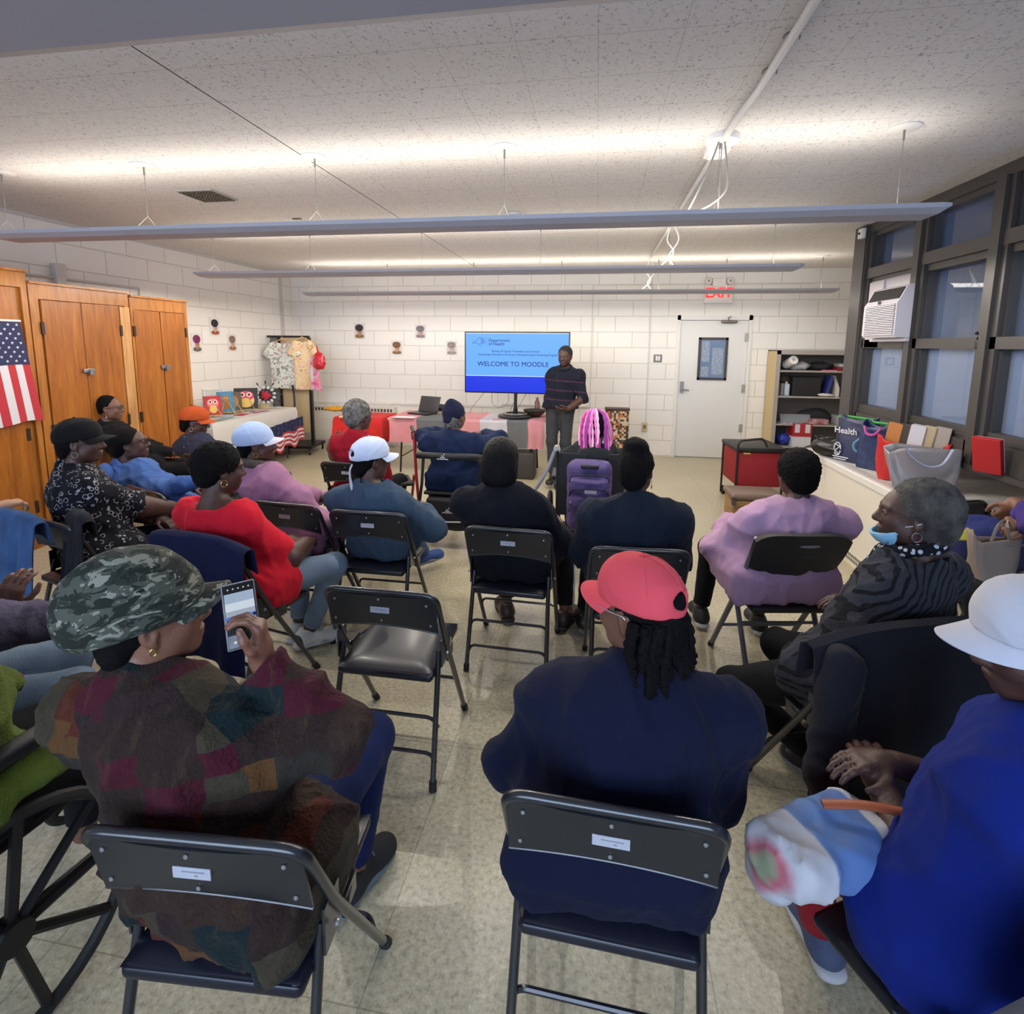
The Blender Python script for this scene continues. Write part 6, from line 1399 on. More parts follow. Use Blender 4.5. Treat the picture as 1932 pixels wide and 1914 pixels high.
# main table
ya = at_z(870, 792, .745).y; xa_, xb_ = at_z(718, 790, .745).x, at_z(1029, 796, .745).x
folding_table('long front table under pink and grey cloths', xa_+.03, xb_-.02, ya+.02, ya+.74, .735, leg=black)
X = lambda p_: at_z(p_, 793, .745).x
bands = [(718, 776, (208, 138, 144), .32, 'pink cloth hanging at the table end behind the red blazer'), (776, 832, (100, 102, 104), .30, 'dark grey cloth hanging left of person in dark head wrap'), (832, 905, (206, 142, 146), .30, 'pink cloth hidden behind the person in dark head wrap'), (905, 958, (190, 186, 194), .30, 'pale grey cloth under the television base'), (958, 998, (100, 102, 104), .34, 'dark grey cloth hanging right of the television pole'), (998, 1029, (208, 140, 148), .34, 'pink cloth hanging at the table end beside the speaker')]
for k, (a, b_, col, dr_, lab) in enumerate(bands):
    xa2, xb2 = X(a), X(b_); m_ = MB()
    def cf(u, v, xa2=xa2, xb2=xb2, dr_=dr_):
        x = xa2+(xb2-xa2)*u; L_ = .74; s_ = v*(L_+dr_)
        if s_ < L_: return (x, ya+.74-s_, .747+.0006*k)
        q = s_-L_; return (x+.01*math.sin(q*9), ya-.006-.015*q-.012*math.sin(u*11+k)*q*2, .742-q)
    m_.grid(cf, 12, 26, thick=-.003); tag(m_.build('table_runner', M('runner_%d' % k, col, .85, bump=.2, bscale=40, var=.08, vscale=8), None, True), lab, 'cloth', 'cloths over the front table')
# television
tY = ya+.30; A = at_y(876.5, 624, tY); B = at_y(1076, 628.5, tY); D = at_y(877, 738, tY)
t = thing('television', 'large television on pole stand showing a blue presentation slide', 'television', ((A.x+B.x)/2, tY, 0)); w = (B.x-A.x)/2; zt = (A.z+B.z)/2; zb = zt-(A.z-D.z)*1.01
R_ = None
MB().box((-w, .0, zb), (w, .05, zt), bevel=.006).box((-w*.6, .05, zb+.1), (w*.6, .09, zt-.2), bevel=.01).build('casing', M('tv_black', (16, 16, 28), .35), t, True)
b_ = .017; sb = em('slide_light_blue', (98, 166, 246), 1.0); sd = em('slide_deep_blue', (0, 42, 220), 1.0); zc = zb+(zt-zb)*.285
scn = MB().box((-w+b_, -.002, zc), (w-b_, .002, zt-b_)).build('screen', sb, t); MB().box((-w+b_, -.0025, zb+b_), (w-b_, .002, zc)).build('slide_band', sd, scn)
MB().box((-w+b_, -.0028, zc-.004), (w-b_, .002, zc+.004)).box((-w+b_, -.0028, zt-b_-.008), (w-b_, .002, zt-b_)).build('slide_border', em('slide_white', (200, 228, 255), 1.0), scn)
tn = em('slide_navy', (24, 62, 150), .9); H2 = zt-zb; W2 = 2*w
def tx(s_, u, v, size, al='LEFT', bold=.0, sx_=1):
    if size > .035:
        for d_ in ((.0012, 0), (0, .0012), (.0012, .0012)): text(s_, 'slide_text', (-w+u*W2+d_[0]*size/.045, -.0035, zt-v*H2+d_[1]*size/.045), size, tn, scn, align=al, sx=sx_, ext=.0003)
    return text(s_, 'slide_text', (-w+u*W2, -.0035, zt-v*H2), size, tn, scn, align=al, bold=bold, sx=sx_, ext=.0004)
tx('NEW', .155, .122, .030, bold=0); tx('YORK', .150, .156, .030, bold=0); tx('STATE', .150, .190, .030, bold=0)
tx('Department', .232, .142, .056, bold=0); tx('of Health', .232, .200, .056, bold=0)
tx('Bureau of Cancer Prevention and Control', .49, .315, .036, 'CENTER', 0); tx('Community Outreach to Promote Colorectal Cancer Screening Program', .51, .370, .036, 'CENTER', 0, .97)
tx('WELCOME TO MOODLE', .465, .525, .085, 'CENTER', 0)
MB().box((-w+.222*W2, -.0034, zt-.235*H2), (-w+.2235*W2, -.002, zt-.095*H2)).build('slide_rule', tn, scn)
ol = [(.075, .185), (.09, .165), (.115, .155), (.125, .13), (.14, .10), (.16, .093), (.170, .12), (.178, .19), (.165, .20), (.178, .225), (.150, .235), (.145, .205), (.11, .185), (.075, .185)]
MB().tube([(-w+u*W2, -.0032, zt-v*H2) for u, v in ol], .0022, n=4).build('state_outline', tn, scn)
pz = at_y(975, 783, tY-.0).z
MB().tube([(-.01, .03, .80), (-.01, .03, zb+.05)], .022, n=14).build('pole', black, t, True); MB().tube([(-.01, .03, .80), (-.01, .03, zb-.2)], .03, n=14).build('pole_sleeve', M('tv_black'), t, True)
MB().lathe([(0, .045), (.10, .045), (.22, .030), (.235, .012), (.21, 0), (0, 0)], (-.01, .02, .757), n=36).build('base', M('base_dark', (40, 38, 40), .3, spec=.6), t, True)
MB().lathe([(.12, 0), (.17, .0), (.16, .012), (.12, .012)], (-.01, .02, .800), n=30).build('base_ring', M('ring_clear', (120, 116, 112), .25), t, True)
g = []
for pts in ([(-.42, .06, zb+.02), (-.62, .12, zb-.22), (-.66, .2, zb-.30)], [(-.33, .06, zb+.02), (-.33, .08, zb-.14), (-.24, .1, zb-.20), (-.12, .08, zb-.13), (-.11, .06, zb+.02)], [(.02, .06, zb+.02), (-.10, .10, .80)], [(.14, .06, zb+.02), (-.0, .1, zb-.22), (-.04, .1, .80)]):
    MB().tube(smoothpath(pts, 6), .003, n=6).build('cable', M('cable_grey', (92, 88, 84), .5), t, True)
# on the table
lx = at_z(795, 782, .75); t = thing('laptop', 'open black laptop at the left of the front table', 'laptop', (lx.x, lx.y+.05, .7535), -.35)
MB().box((-.17, -.12, 0), (.17, .12, .018), bevel=.006).build('keyboard_base', M('laptop_black', (36, 34, 36), .4), t, True)
R_ = Euler((-.35, 0, 0)).to_matrix(); MB().box((-.17, .115, .015), (.17, .125, .235), rot=R_, piv=(0, .12, .015), bevel=.004).build('lid', M('laptop_lid', (58, 56, 60), .4), t, True)
c = at_z(820, 775, .75); tag(lump((c.x+.03, c.y+.0, .80), (.14, .09, .05), 6, .3).build('dark_pouch', M('dark_cloth'), None, True), 'dark pouch heaped behind the laptop', 'pouch')
c = at_z(760, 789, .75); tag(MB().box((c.x-.14, c.y, .750), (c.x+.14, c.y+.16, .7525)).build('paper_sheet', M('paper_bright', (222, 222, 224), .7)), 'white papers at the left end of the front table', 'papers')
c = at_z(835, 782, .75); tag(MB().box((c.x-.08, c.y+.02, .7505), (c.x+.10, c.y+.08, .768), bevel=.004).build('pen_case', M('tan_case', (150, 130, 110), .6)), 'tan case on the table near the dark pouch', 'case')
c = at_z(937, 793, .75); tag(MB().box((c.x-.06, c.y+.01, .750), (c.x+.06, c.y+.025, .756)).build('red_marker', M('marker_red', (206, 70, 60), .5)), 'red marker lying left of the television base', 'marker')
c = at_z(1005, 789, .75); t = thing('wire_basket', 'dark round bowl basket at right end of front table', 'basket', (c.x+.01, c.y+.12, .753))
MB().lathe([(0, 0), (.07, 0), (.13, .05), (.15, .085), (.145, .085), (.125, .05), (.065, .006), (0, .006)], n=28).build('bowl', M('basket_brown', (52, 40, 38), .5, bump=.5, bscale=80), t, True); MB().tube([(.15*math.cos(q*.3142), .15*math.sin(q*.3142), .087) for q in range(21)], .006, n=6).build('rim', black, t, True)
c = at_z(1021, 782, .75); t = thing('water_bottle', 'clear patterned bottle standing behind the speaker arm', 'bottle', (c.x-.05, c.y-.06, .753))
MB().lathe([(0, 0), (.036, 0), (.038, .02), (.036, .17), (.018, .21), (.018, .235), (0, .235)], n=18).build('bottle_body', M('bottle_plastic', (150, 146, 142), .2, col2=(176, 90, 70), vscale=16), t, True)

# dark crate below the table, mosaic shopping bag at the back wall
c = at_z(985, 905, 0); tag(MB().box((c.x-.17, c.y, 0), (c.x+.15, c.y+.3, .34), bevel=.02).build('storage_crate', M('crate_dark', (62, 58, 58), .6), None, True), 'dark storage crate on the floor under the front table', 'crate')
c = at_y(1163, 800, 7.7); t = thing('mosaic_bag', 'woven mosaic patterned bag against the back wall behind pink braids', 'bag', (c.x, 7.7, 0))
mt, nt, bb_, (v, X_, Y_, Z_) = pat('mosaic_weave', .6); vo = node(nt, 'ShaderNodeTexVoronoi', distance='CHEBYCHEV'); vo.inputs['Scale'].default_value = 34; vo.inputs['Randomness'].default_value = .1; nt.links.new(v, vo.inputs['Vector']); s_ = nt.nodes.new('ShaderNodeSeparateColor'); nt.links.new(vo.outputs['Color'], s_.inputs[0])
nt.links.new(ramp(nt, s_.outputs[0], [(0, (206, 190, 160)), (.35, (110, 84, 60)), (.6, (190, 120, 80)), (.8, (60, 56, 60))], 'CONSTANT'), bb_.inputs['Base Color'])
MB().box((-.16, -.10, 0), (.17, .1, .80), bevel=.03).build('bag_body', mt, t, True); MB().box((-.17, -.11, .79), (.18, .11, .815), bevel=.008).build('rim', M('dark_brown_trim', (60, 40, 36), .5), t, True)

# trolley, wooden chest, floor stick by the radiator cover
t = thing('folding_wagon', 'red folding trolley with black frame beside the radiator cover', 'trolley', (1.66, 6.05, 0), .05)
MB().box((-.17, -.22, .22), (.30, .30, .60), bevel=.03).build('red_basket', M('wagon_red', (140, 20, 30), .7, bump=.3, bscale=12), t, True)
MB().box((-.19, -.24, .60), (.32, .32, .645), bevel=.012).build('black_cover', black, t, True)
for (x, y) in ((-.17, -.22), (.3, -.22), (-.17, .3), (.3, .3)): MB().tube([(x, y, .02), (x, y, .64)], .012).build('frame_post', black, t, True)
MB().tube(roundpath([(-.18, -.24, .60), (-.17, -.24, .72), (.08, -.24, .75), (.12, -.24, .66)], .05), .012).build('handle', black, t, True)
for (x, y) in ((-.15, -.2), (.28, -.2), (-.15, .28), (.28, .28)): MB().lathe([(0, -.015), (.05, -.015), (.05, .015), (0, .015)], (x, y, .05), R=Euler((0, math.pi/2, 0)).to_matrix()).build('wheel', rub, t, True)
MB().box((-.11, -.226, .575), (-.04, -.222, .59)).build('tag', M('tag_yellow', (220, 190, 70), .5), t)
t = thing('wicker_chest', 'small tan woven chest with rounded brown lid on floor', 'chest', (1.44, 5.05, 0), .03)
MB().box((-.19, -.15, .07), (.22, .15, .33), bevel=.02).build('chest_body', wood_mat('woven_tan', (150, 116, 74), (172, 138, 92), (116, 86, 52), 'X', .6), t, True)
MB().box((-.21, -.17, .33), (.24, .17, .39), bevel=.028).build('lid', M('lid_brown', (112, 92, 80), .4), t, True); MB().tube([(-.20, -.165, .36), (-.19, -.165, .29)], .02).build('corner_clasp', M('lid_dark', (74, 66, 66), .4), t, True)
for x in (-.17, .2): MB().box((x-.02, -.14, 0), (x+.02, .14, .07)).build('foot', black, t)
p0, p1 = at_z(1371, 891, .005), at_z(1405, 896, .005); tag(MB().tube([p0, (p0+p1)/2+Vector((0, .01, .004)), p1], .006, n=6).build('wood_strip', M('strip_brown', (110, 80, 52), .6)), 'thin brown strip lying on the floor before the door', 'strip')

# ============================================================ CHAIR COVERS, WALKERS, WHEELCHAIRS
def drapecoat(lab, c, yaw, w, top, drop_b, drop_f, mat, name='draped_coat', sleeve=0, amp=.02, seed=1, cat='coat', y0=-.215, over=.03, lean=.10):
    """garment hung over a chair back: c = chair centre, front/back drops"""
    t = thing(name, lab, cat, c, yaw); rg = random.Random(seed); p = [rg.uniform(0, 6) for _ in range(4)]
    L_ = drop_b+drop_f+.06
    def f(u, v):
        x = (u-.5)*w*(1+.10*abs(v-.5)); s_ = v*L_; wv = amp*(math.sin(u*15+p[0])+.6*math.sin(u*27+p[1]))
        if s_ < drop_b: k = (drop_b-s_)/drop_b; y = y0-over-wv*k-.05*k+.0; z = top-(drop_b-s_)
        elif s_ < drop_b+.06: a = (s_-drop_b)/.06*math.pi; y = y0-over*math.cos(a); z = top+.022*math.sin(a)
        else: q = s_-drop_b-.06; y = y0+over+lean*q+wv*q*1.2; z = top-q
        z += .014*math.sin(u*9+p[2])*(1 if s_ < drop_b else .3)*(0.4+abs(u-.5))-.03*(2*abs(u-.5))**3
        return (x, y, z)
    o = MB().grid(f, 44, 44, thick=.006).build('cloth', mat, t, True)
    if sleeve:
        for s_ in ((-1, 1) if sleeve == 2 else (sleeve*10 and -1,)):
            S = SDF((-.5, -.5, .1), (.5, .3, 1.0), .009); S.cap((s_*w*.42, y0-.05, top-.06), (s_*w*.50, y0-.09, top-.36), .062, .052, k=.02); S.cap((s_*w*.50, y0-.09, top-.36), (s_*w*.44, y0-.08, top-.52), .052, .045, k=.03, flat=0); S.wrinkle(.010, 30, seed)
            S.mesh('sleeve', mat, t)
    return t
q, a = C['c13']; drapecoat('navy coat draped over the chair of the bright red top', q, a, .56, .84, .52, .10, cloth('navy_coat_wool', (22, 27, 62), .08), seed=3, amp=.012)
q, a = C['c4']; drapecoat('charcoal coat with sleeve draped over chair of the striped sweater', q, a, .74, .85, .76, .10, cloth('charcoal_coat_wool', (30, 30, 38), .12), sleeve=2, seed=5, amp=.016, cat='coat')
q, a = C['c17']; drapecoat('light denim jacket draped over the chair at the left', (q[0]-.13, q[1]-.03, 0), a, .44, .82, .42, .10, cloth('denim_blue_jacket', (56, 86, 130), .35), seed=8, amp=.026, cat='jacket')
drapecoat('black plaid jacket draped beside the denim jacket', (q[0]+.28, q[1]-.04, 0), a-.2, .24, .84, .46, .10, cloth('black_plaid', (30, 32, 40), .4, vs=14), seed=9, amp=.02, cat='jacket')

bt = M('black_tube'); red_t = M('red_tube', (150, 22, 30), .35, .3); nylon = M('black_nylon', (24, 24, 27), .6, bump=.2, bscale=60); chrome = M('chrome', (196, 196, 200), .2, .9)
def wheel(name, c, r, wd, mat, hubm, parent, ry=math.pi/2, rz=0, spokes=8, sw=.008, rim=None):
    R_ = (Matrix.Rotation(rz, 3, 'Z') @ Matrix.Rotation(ry, 3, 'Y')); mb = MB(); n = 40; m_ = 8; vs = []; fs = []
    for i in range(n):
        for k in range(m_):
            a = 2*math.pi*i/n; b_ = 2*math.pi*k/m_; rr = r-wd+wd*math.cos(b_); vs.append(R_ @ Vector((rr*math.cos(a), rr*math.sin(a), wd*math.sin(b_)))+Vector(c))
    fs = [(i*m_+k, ((i+1) % n)*m_+k, ((i+1) % n)*m_+(k+1) % m_, i*m_+(k+1) % m_) for i in range(n) for k in range(m_)]
    mb.add(vs, fs); o = mb.build(name, mat, parent, True); h = MB()
    h.lathe([(0, -wd*1.6), (r*.13, -wd*1.6), (r*.13, wd*1.6), (0, wd*1.6)], c, n=18, R=R_)
    for k in range(spokes):
        a = 2*math.pi*k/spokes+.2; h.tube([R_ @ Vector((r*.1*math.cos(a), r*.1*math.sin(a), 0))+Vector(c), R_ @ Vector(((r-wd*1.2)*math.cos(a), (r-wd*1.2)*math.sin(a), 0))+Vector(c)], sw, n=6)
    h.build('spokes', hubm, o, True); return o
def wheelchair(lab, c, yaw, near=False):
    t = thing('wheelchair', lab, 'wheelchair', c, yaw)
    for s_ in (-1, 1):
        wheel('rear_wheel', (s_*.30, -.08, .30), .30, .016, rub, bt if near else chrome, t, spokes=9 if near else 16, sw=.013 if near else .002)
        wheel('front_wheel', (s_*.24, .40, .10), .10, .015, rub, bt, t, spokes=5, sw=.008)
        MB().tube(roundpath([(s_*.25, -.26, .98), (s_*.24, -.20, .88), (s_*.24, -.20, .28), (s_*.24, .38, .25), (s_*.24, .40, .10)], .05), .012, n=8).tube([(s_*.24, -.2, .48), (s_*.24, .36, .48), (s_*.24, .40, .12)], .011, n=8).tube(roundpath([(s_*.25, -.2, .68), (s_*.25, .20, .70), (s_*.25, .24, .48)], .05), .011, n=8).build('side_frame', bt if near else M('wheelchair_frame', (60, 60, 66), .3, .5), t, True)
        MB().tube([(s_*.25, -.36, .985), (s_*.25, -.25, .975)], .018, n=10).build('push_handle', bt if near else M('handle_grey', (150, 150, 152), .5), t, True)
        MB().box((s_*.26-.03, -.12, .70), (s_*.26+.03, .16, .735), bevel=.012).build('armrest', black, t, True)
        MB().tube([(s_*.2, .42, .42), (s_*.18, .58, .12)], .011, n=8).box((s_*.18-.08, .54, .09), (s_*.18+.08, .70, .11), bevel=.008).build('footrest', black, t, True)
    MB().box((-.23, -.20, .47), (.23, .22, .495), bevel=.01).build('seat', nylon, t, True)
    def bk(u, v): return ((u-.5)*.47, -.215-.02*math.sin(u*math.pi), .93-.46*v)
    MB().grid(bk, 12, 10, thick=.012).build('back_sling', nylon, t, True)
    return t
W9 = wheelchair('wheelchair with purple backpack hanging behind the pink braids', (P9['o'].location.x, P9['o'].location.y+.02, 0), math.radians(2))
t = thing('backpack', 'purple backpack hanging on the back of wheelchair', 'backpack', (P9['o'].location.x+.0, P9['o'].location.y-.36, .40), math.radians(0))
pu = M('purple_nylon', (86, 70, 128), .6, bump=.4, bscale=120, var=.3, vscale=10); pud = M('purple_dark', (58, 46, 92), .6)
S = SDF((-.25, -.2, -.05), (.25, .15, .58), .008); S.box((0, 0, .27), (.155, .075, .25), .07); S.box((0, -.08, .16), (.135, .045, .13), .04, k=.02); S.box((0, -.06, .30), (.14, .05, .10), .04, k=.02); S.wrinkle(.006, 22, 3); S.mesh('bag_body', pu, t)
for z_ in (.22, .33, .43): MB().tube(smoothpath([(-.135, -.09, z_-.05), (-.11, -.115, z_), (0, -.125, z_+.01), (.11, -.115, z_), (.135, -.09, z_-.05)], 5), .005, n=6).build('zip', M('zip_black', (30, 26, 40), .5), t, True)
MB().box((-.06, -.105, .475), (.06, -.07, .505), bevel=.01).build('handle_patch', M('zip_black'), t, True); MB().box((-.03, -.135, .315), (.05, -.125, .335)).build('logo_patch', M('patch_grey', (170, 168, 190), .5), t); MB().box((-.13, -.12, .24), (-.07, -.115, .25)).build('small_tag', M('patch_grey'), t)
t = thing('cane_strap', 'grey fabric strap with clear bag hanging at wheelchair handle', 'strap', (P9['o'].location.x-.27, P9['o'].location.y-.30, 0)); MB().tube(smoothpath([(.02, 0, .96), (-.04, -.03, .8), (-.12, -.04, .66), (-.16, -.05, .56)], 4), .012, n=6, flat=.4).build('band', M('strap_grey', (140, 140, 146), .6), t, True); lump((-.15, -.05, .52), (.06, .04, .05), 3, .3).build('pouch', M('cloudy_plastic'), t, True)

def walker(lab, c, yaw, tube_m=bt, seat_h=.50, back=True, hh=.86, handle=True, brand=True, under=True):
    t = thing('rollator_walker', lab, 'walker', c, yaw)
    for s_ in (-1, 1):
        MB().tube([(s_*.26, -.28, .10), (s_*.25, -.10, .55), (s_*.25, -.02, hh)], .013, n=8).tube([(s_*.26, .32, .10), (s_*.25, .02, .52)], .013, n=8).build('side_frame', tube_m, t, True)
        for y_ in (-.28, .32): wheel('wheel', (s_*.27, y_, .10), .10, .014, rub, bt, t, spokes=5, sw=.008)
        if handle:
            MB().tube([(s_*.25, -.03, hh-.01), (s_*.25, .12, hh+.02)], .017, n=8).build('handle_grip', black, t, True); MB().tube(smoothpath([(s_*.25, -.0, hh-.03), (s_*.25, .08, hh-.09), (s_*.25, .13, hh-.03)], 5), .006, n=6).build('brake_lever', black, t, True)
    MB().box((-.22, -.16, seat_h-.03), (.22, .16, seat_h), bevel=.014).build('seat', nylon, t, True)
    if back:
        MB().tube(smoothpath([(-.25, -.08, hh-.12), (-.22, -.24, hh-.08), (0, -.30, hh-.07), (.22, -.24, hh-.08), (.25, -.08, hh-.12)], 6), .028, n=10).build('back_strap', nylon, t, True)
    if under:
        S = SDF((-.28, -.35, .1), (.28, .3, .5), .009); S.box((0, -.05, .32), (.20, .14, .14), .04); S.wrinkle(.008, 20, 2); o = S.mesh('under_seat_bag', nylon, t)
        MB().tube([(-.19, -.195, .27), (0, -.205, .265), (.19, -.195, .27)], .006, n=6).build('reflective_strip', M('strip_silver', (190, 190, 192), .35), o, True)
    if brand:
        bw_ = M('brand_white', (200, 200, 204), .5)
        for (y_, z_) in ((-.335, hh-.07), (-.212, .36)):
            MB().box((-.045, y_-.001, z_-.018), (.045, y_+.001, z_-.012)).box((-.02, y_-.001, z_-.006), (.02, y_+.001, z_)).build('brand_print', bw_, t); MB().tube([(-.01, y_, z_+.012), (.004, y_, z_+.004), (.014, y_, z_+.03)], .003, n=5).build('brand_mark', bw_, t)
    return t
p = P10['o'].location; walker('black rollator with seat bag under the person in dark head wrap', (p.x, p.y-.02, 0), 0, hh=.90)
p = P11['o'].location; o = copy_tree(CH0); o.location = (p.x, p.y+.02, 0); o.rotation_euler = (0, 0, -.1); o['label'] = 'black folding chair under the person in dark red blazer'; o['group'] = 'black metal folding chairs of the audience'
c = at_y(752, 860, 4.35); walker('dark red rollator with hand brakes beside the dark red blazer', (c.x-.12, 4.35, 0), .5, tube_m=red_t, hh=.93, brand=False, back=False, under=False)
lump((0, 0, 0), (.15, .12, .16), 6, .15).build('side_bag', M('maroon_bag', (74, 22, 30), .7), o := thing('rollator_bag', 'dark red bag hanging on the red rollator', 'bag', (c.x-.12, 4.33, .38)), True)

# wheelchair at the near left corner
wheelchair('black wheelchair with thick spoked wheel at the near left corner', (-1.62, 1.00, 0), math.radians(-8), near=True)
fm = MB(); random.seed(9)
for k in range(26):
    a = k/25; x = -.02+.42*a; fm.tube([(x, -.26+.16*a, .66), (x+.01*math.sin(k), -.27+.16*a, .61), (x+.015*math.sin(k*1.7), -.27+.16*a, .54)], .004, n=5)
fm.build('fringe', M('lime_wool'), P19['o'], True)

# ---- bag on the lap in the near right
q = P3['o']; L3 = P3['L']
t = thing('lap_tote', 'white and blue printed tote bag with brown strap on the lap', 'bag', at_z(1558, 1585, .625), math.radians(30))
S = SDF((-.35, -.28, -.22), (.35, .28, .25), .009); S.box((0, 0, 0), (.185, .085, .045), .04, R=Euler((0, .18, .1)).to_matrix()); S.ell((-.15, .01, -.03), (.05, .06, .06), k=.04); S.ell((.03, -.04, -.02), (.11, .05, .05), k=.04); S.wrinkle(.014, 18, 5); S.wrinkle(.006, 40, 8)
mt, nt, bb_, (v, X_, Y_, Z_) = pat('tote_print', .5); n = node(nt, 'ShaderNodeTexNoise'); n.inputs['Scale'].default_value = 4; n.inputs['Detail'].default_value = 1; nt.links.new(v, n.inputs['Vector'])
fa = math_node(nt, 'ADD', X_, math_node(nt, 'MULTIPLY', n.outputs[0], .10)); nt.links.new(ramp(nt, math_node(nt, 'ADD', math_node(nt, 'MULTIPLY', fa, 2.4), .5), [(0, (96, 98, 84)), (.14, (128, 134, 110)), (.155, (170, 90, 104)), (.185, (176, 176, 182)), (.42, (180, 180, 186)), (.44, (92, 122, 172)), (.85, (84, 112, 166)), (.87, (190, 192, 198))], 'LINEAR'), bb_.inputs['Base Color'])
S.mesh('bag_body', mt, t); MB().tube(smoothpath([(.02, .03, .055), (.09, -.01, .065), (.17, -.05, .055), (.22, -.06, .035)], 5), .013, n=8, flat=.5).build('strap', M('brown_strap', (150, 76, 44), .5), t, True)
p = P3['lp'](0.0); MB().ball((-.05, -.175, .47), (.028, .012, .03), n=10).build('white_tag', M('tag_white', (206, 208, 214), .6), P3['o'], True)

# ---- bags on the radiator cover
HZ = .735
def tote(lab, px_, py_, w, d, h, mat, rz=0, handle=None, flare=.06, name='tote_bag', seed=1, z0=HZ, amp=.008, pos=None):
    c = pos if pos is not None else at_z(px_, py_, z0); t = thing(name, lab, 'bag', (c[0], c[1], z0), rz)
    rg = random.Random(seed); p = [rg.uniform(0, 6) for _ in range(3)]; n = 36; rows = 12; vs = []
    for k in range(rows+1):
        v = k/rows
        for i in range(n):
            a = 2*math.pi*i/n; ca, sa = math.cos(a), math.sin(a); e_ = .35
            x = (w/2+flare*v*.5)*math.copysign(abs(ca)**e_, ca); y = (d/2*(1-.35*v))*math.copysign(abs(sa)**e_, sa)
            f_ = amp*(math.sin(3*a+p[0]+v*4)+.7*math.sin(7*a+p[1])*v); z = h*v+(.03*math.sin(2*a+p[2])*v if v > .8 else 0)
            vs.append((x+f_*ca, y+f_*sa, z))
    fs = [(k*n+i, k*n+(i+1) % n, (k+1)*n+(i+1) % n, (k+1)*n+i) for k in range(rows) for i in range(n)]+[tuple(reversed(range(n)))]
    m_ = MB(); m_.add(vs, fs); o = m_.build('bag_body', mat, t, True); sm = o.modifiers.new('thickness', 'SOLIDIFY'); sm.thickness = .004
    if handle:
        for s_ in (-1, 1): MB().tube(smoothpath([(-w*.22, s_*d*.30, h*.97), (-w*.16, s_*d*.42, h*.97+handle[1]*.8), (w*.0, s_*d*.5, h*.97+handle[1]), (w*.16, s_*d*.42, h*.97+handle[1]*.8), (w*.22, s_*d*.30, h*.97)], 5), .008, n=6, flat=.6).build('handle', handle[0], t, True)
    return t, c
navyb = M('navy_poly', (34, 42, 78), .4, bump=.3, bscale=10, spec=.6)
rzw = math.radians(75)
t, c = tote('navy tote with white lettering and green rim beside black bag', 1643, 868, .34, .16, .37, navyb, rz=math.radians(-58), seed=2, flare=-.06, pos=(2.22, 4.86))
wl = M('print_white', (214, 214, 220), .5); gr = M('green_trim', (60, 150, 70), .6)
text('Health', 'bag_lettering', (-.06, -.085, .26), .075, wl, t, rot=(math.pi/2+.1, 0, 0), align='CENTER', bold=.001)
MB().tube([(-.11+.03*math.cos(q*.5), -.098, .10+.055*math.sin(q*.5)) for q in range(13)], .005, n=5).tube([(-.135, -.098, .14), (-.09, -.098, .12), (-.13, -.098, .08), (-.09, -.098, .05)], .005, n=5).build('printed_emblem', wl, t)
MB().box((-.15, -.096, .028), (-.01, -.088, .036)).box((-.14, -.096, .010), (-.03, -.088, .017)).build('printed_line', wl, t)
MB().tube([(-.15, -.05, .375), (-.15, .05, .37), (.10, .06, .365), (.12, -.03, .37)], .012, n=6).build('rim_trim', gr, t, True)
MB().tube(smoothpath([(.08, -.095, .22), (.04, -.11, .17), (.05, -.11, .12), (.10, -.10, .09)], 5), .009, n=6).build('side_handle', M('teal_trim', (90, 150, 180), .6), t, True)
t, c = tote('blue patterned tote with pink handle and green rim', 1690, 872, .24, .14, .36, M('blue_print_poly', (36, 56, 100), .4, var=.5, vscale=30), rz=math.radians(-60), seed=4, flare=-.02, pos=(2.24, 4.60))
MB().tube(smoothpath([(-.06, -.075, .345), (-.03, -.09, .29), (.03, -.09, .285), (.07, -.075, .34)], 5), .010, n=6).build('pink_handle', M('pink_trim', (190, 70, 150), .6), t, True); MB().tube([(-.09, .05, .365), (.09, .05, .365)], .012, n=6).build('rim_trim', gr, t, True)
MB().tube(smoothpath([(.08, -.08, .20), (.12, -.09, .14), (.10, -.09, .07)], 5), .008, n=6).build('side_handle', M('blue_trim', (70, 110, 170), .6), t, True)
for (px_, py_, w, d, h, col, lab, z_) in ((1652, 800, .10, .05, .10, (214, 196, 166), 'pale printed carton peeking above the green rimmed tote', .98), (1672, 800, .12, .05, .05, (140, 124, 104), 'small brown box behind the patterned tote', .98)):
    c = at_x(px_, py_, 2.405); tag(MB().box((-d/2, -w/2, 0), (d/2, w/2, h), bevel=.004).build('carton', M('carton_%d' % col[0], col, .6)), lab, 'box'); o = COL.objects[-1]; o.location = (2.38, c.y, .956)
c = at_z(1580, 862, HZ); t = thing('black_backpack', 'black leather-look backpack with dangling strap at radiator end', 'bag', (c.x, c.y, HZ), math.radians(-30))
lump((0, 0, .085), (.21, .14, .09), 3, .12, 30).build('bag_body', M('black_shiny', (18, 18, 20), .35, spec=.6), t, True); MB().tube(smoothpath([(-.16, -.10, .10), (-.24, -.12, .07), (-.20, -.13, .02), (-.14, -.14, .01), (-.135, -.15, -.05), (-.13, -.15, -.12)], 5), .008, n=6).build('strap', M('black_shiny'), t, True); MB().tube([(-.13+.014*math.cos(q), -.15, -.135+.014*math.sin(q)) for q in range(8)], .004, n=5).build('ring', silver, t, True)
MB().tube(smoothpath([(-.12, -.06, .13), (-.18, -.06, .18), (-.10, -.04, .17)], 4), .008, n=6).build('top_handle', M('black_shiny'), t, True)
greyl = M('grey_leatherette', (138, 132, 134), .32, bump=.3, bscale=8, spec=.6)
t, c = tote('grey leather-look tote in front of the red bag', 1735, 925, .33, .13, .28, greyl, rz=math.radians(-18), seed=7, flare=.10, amp=.012, pos=(2.22, 3.94)); 
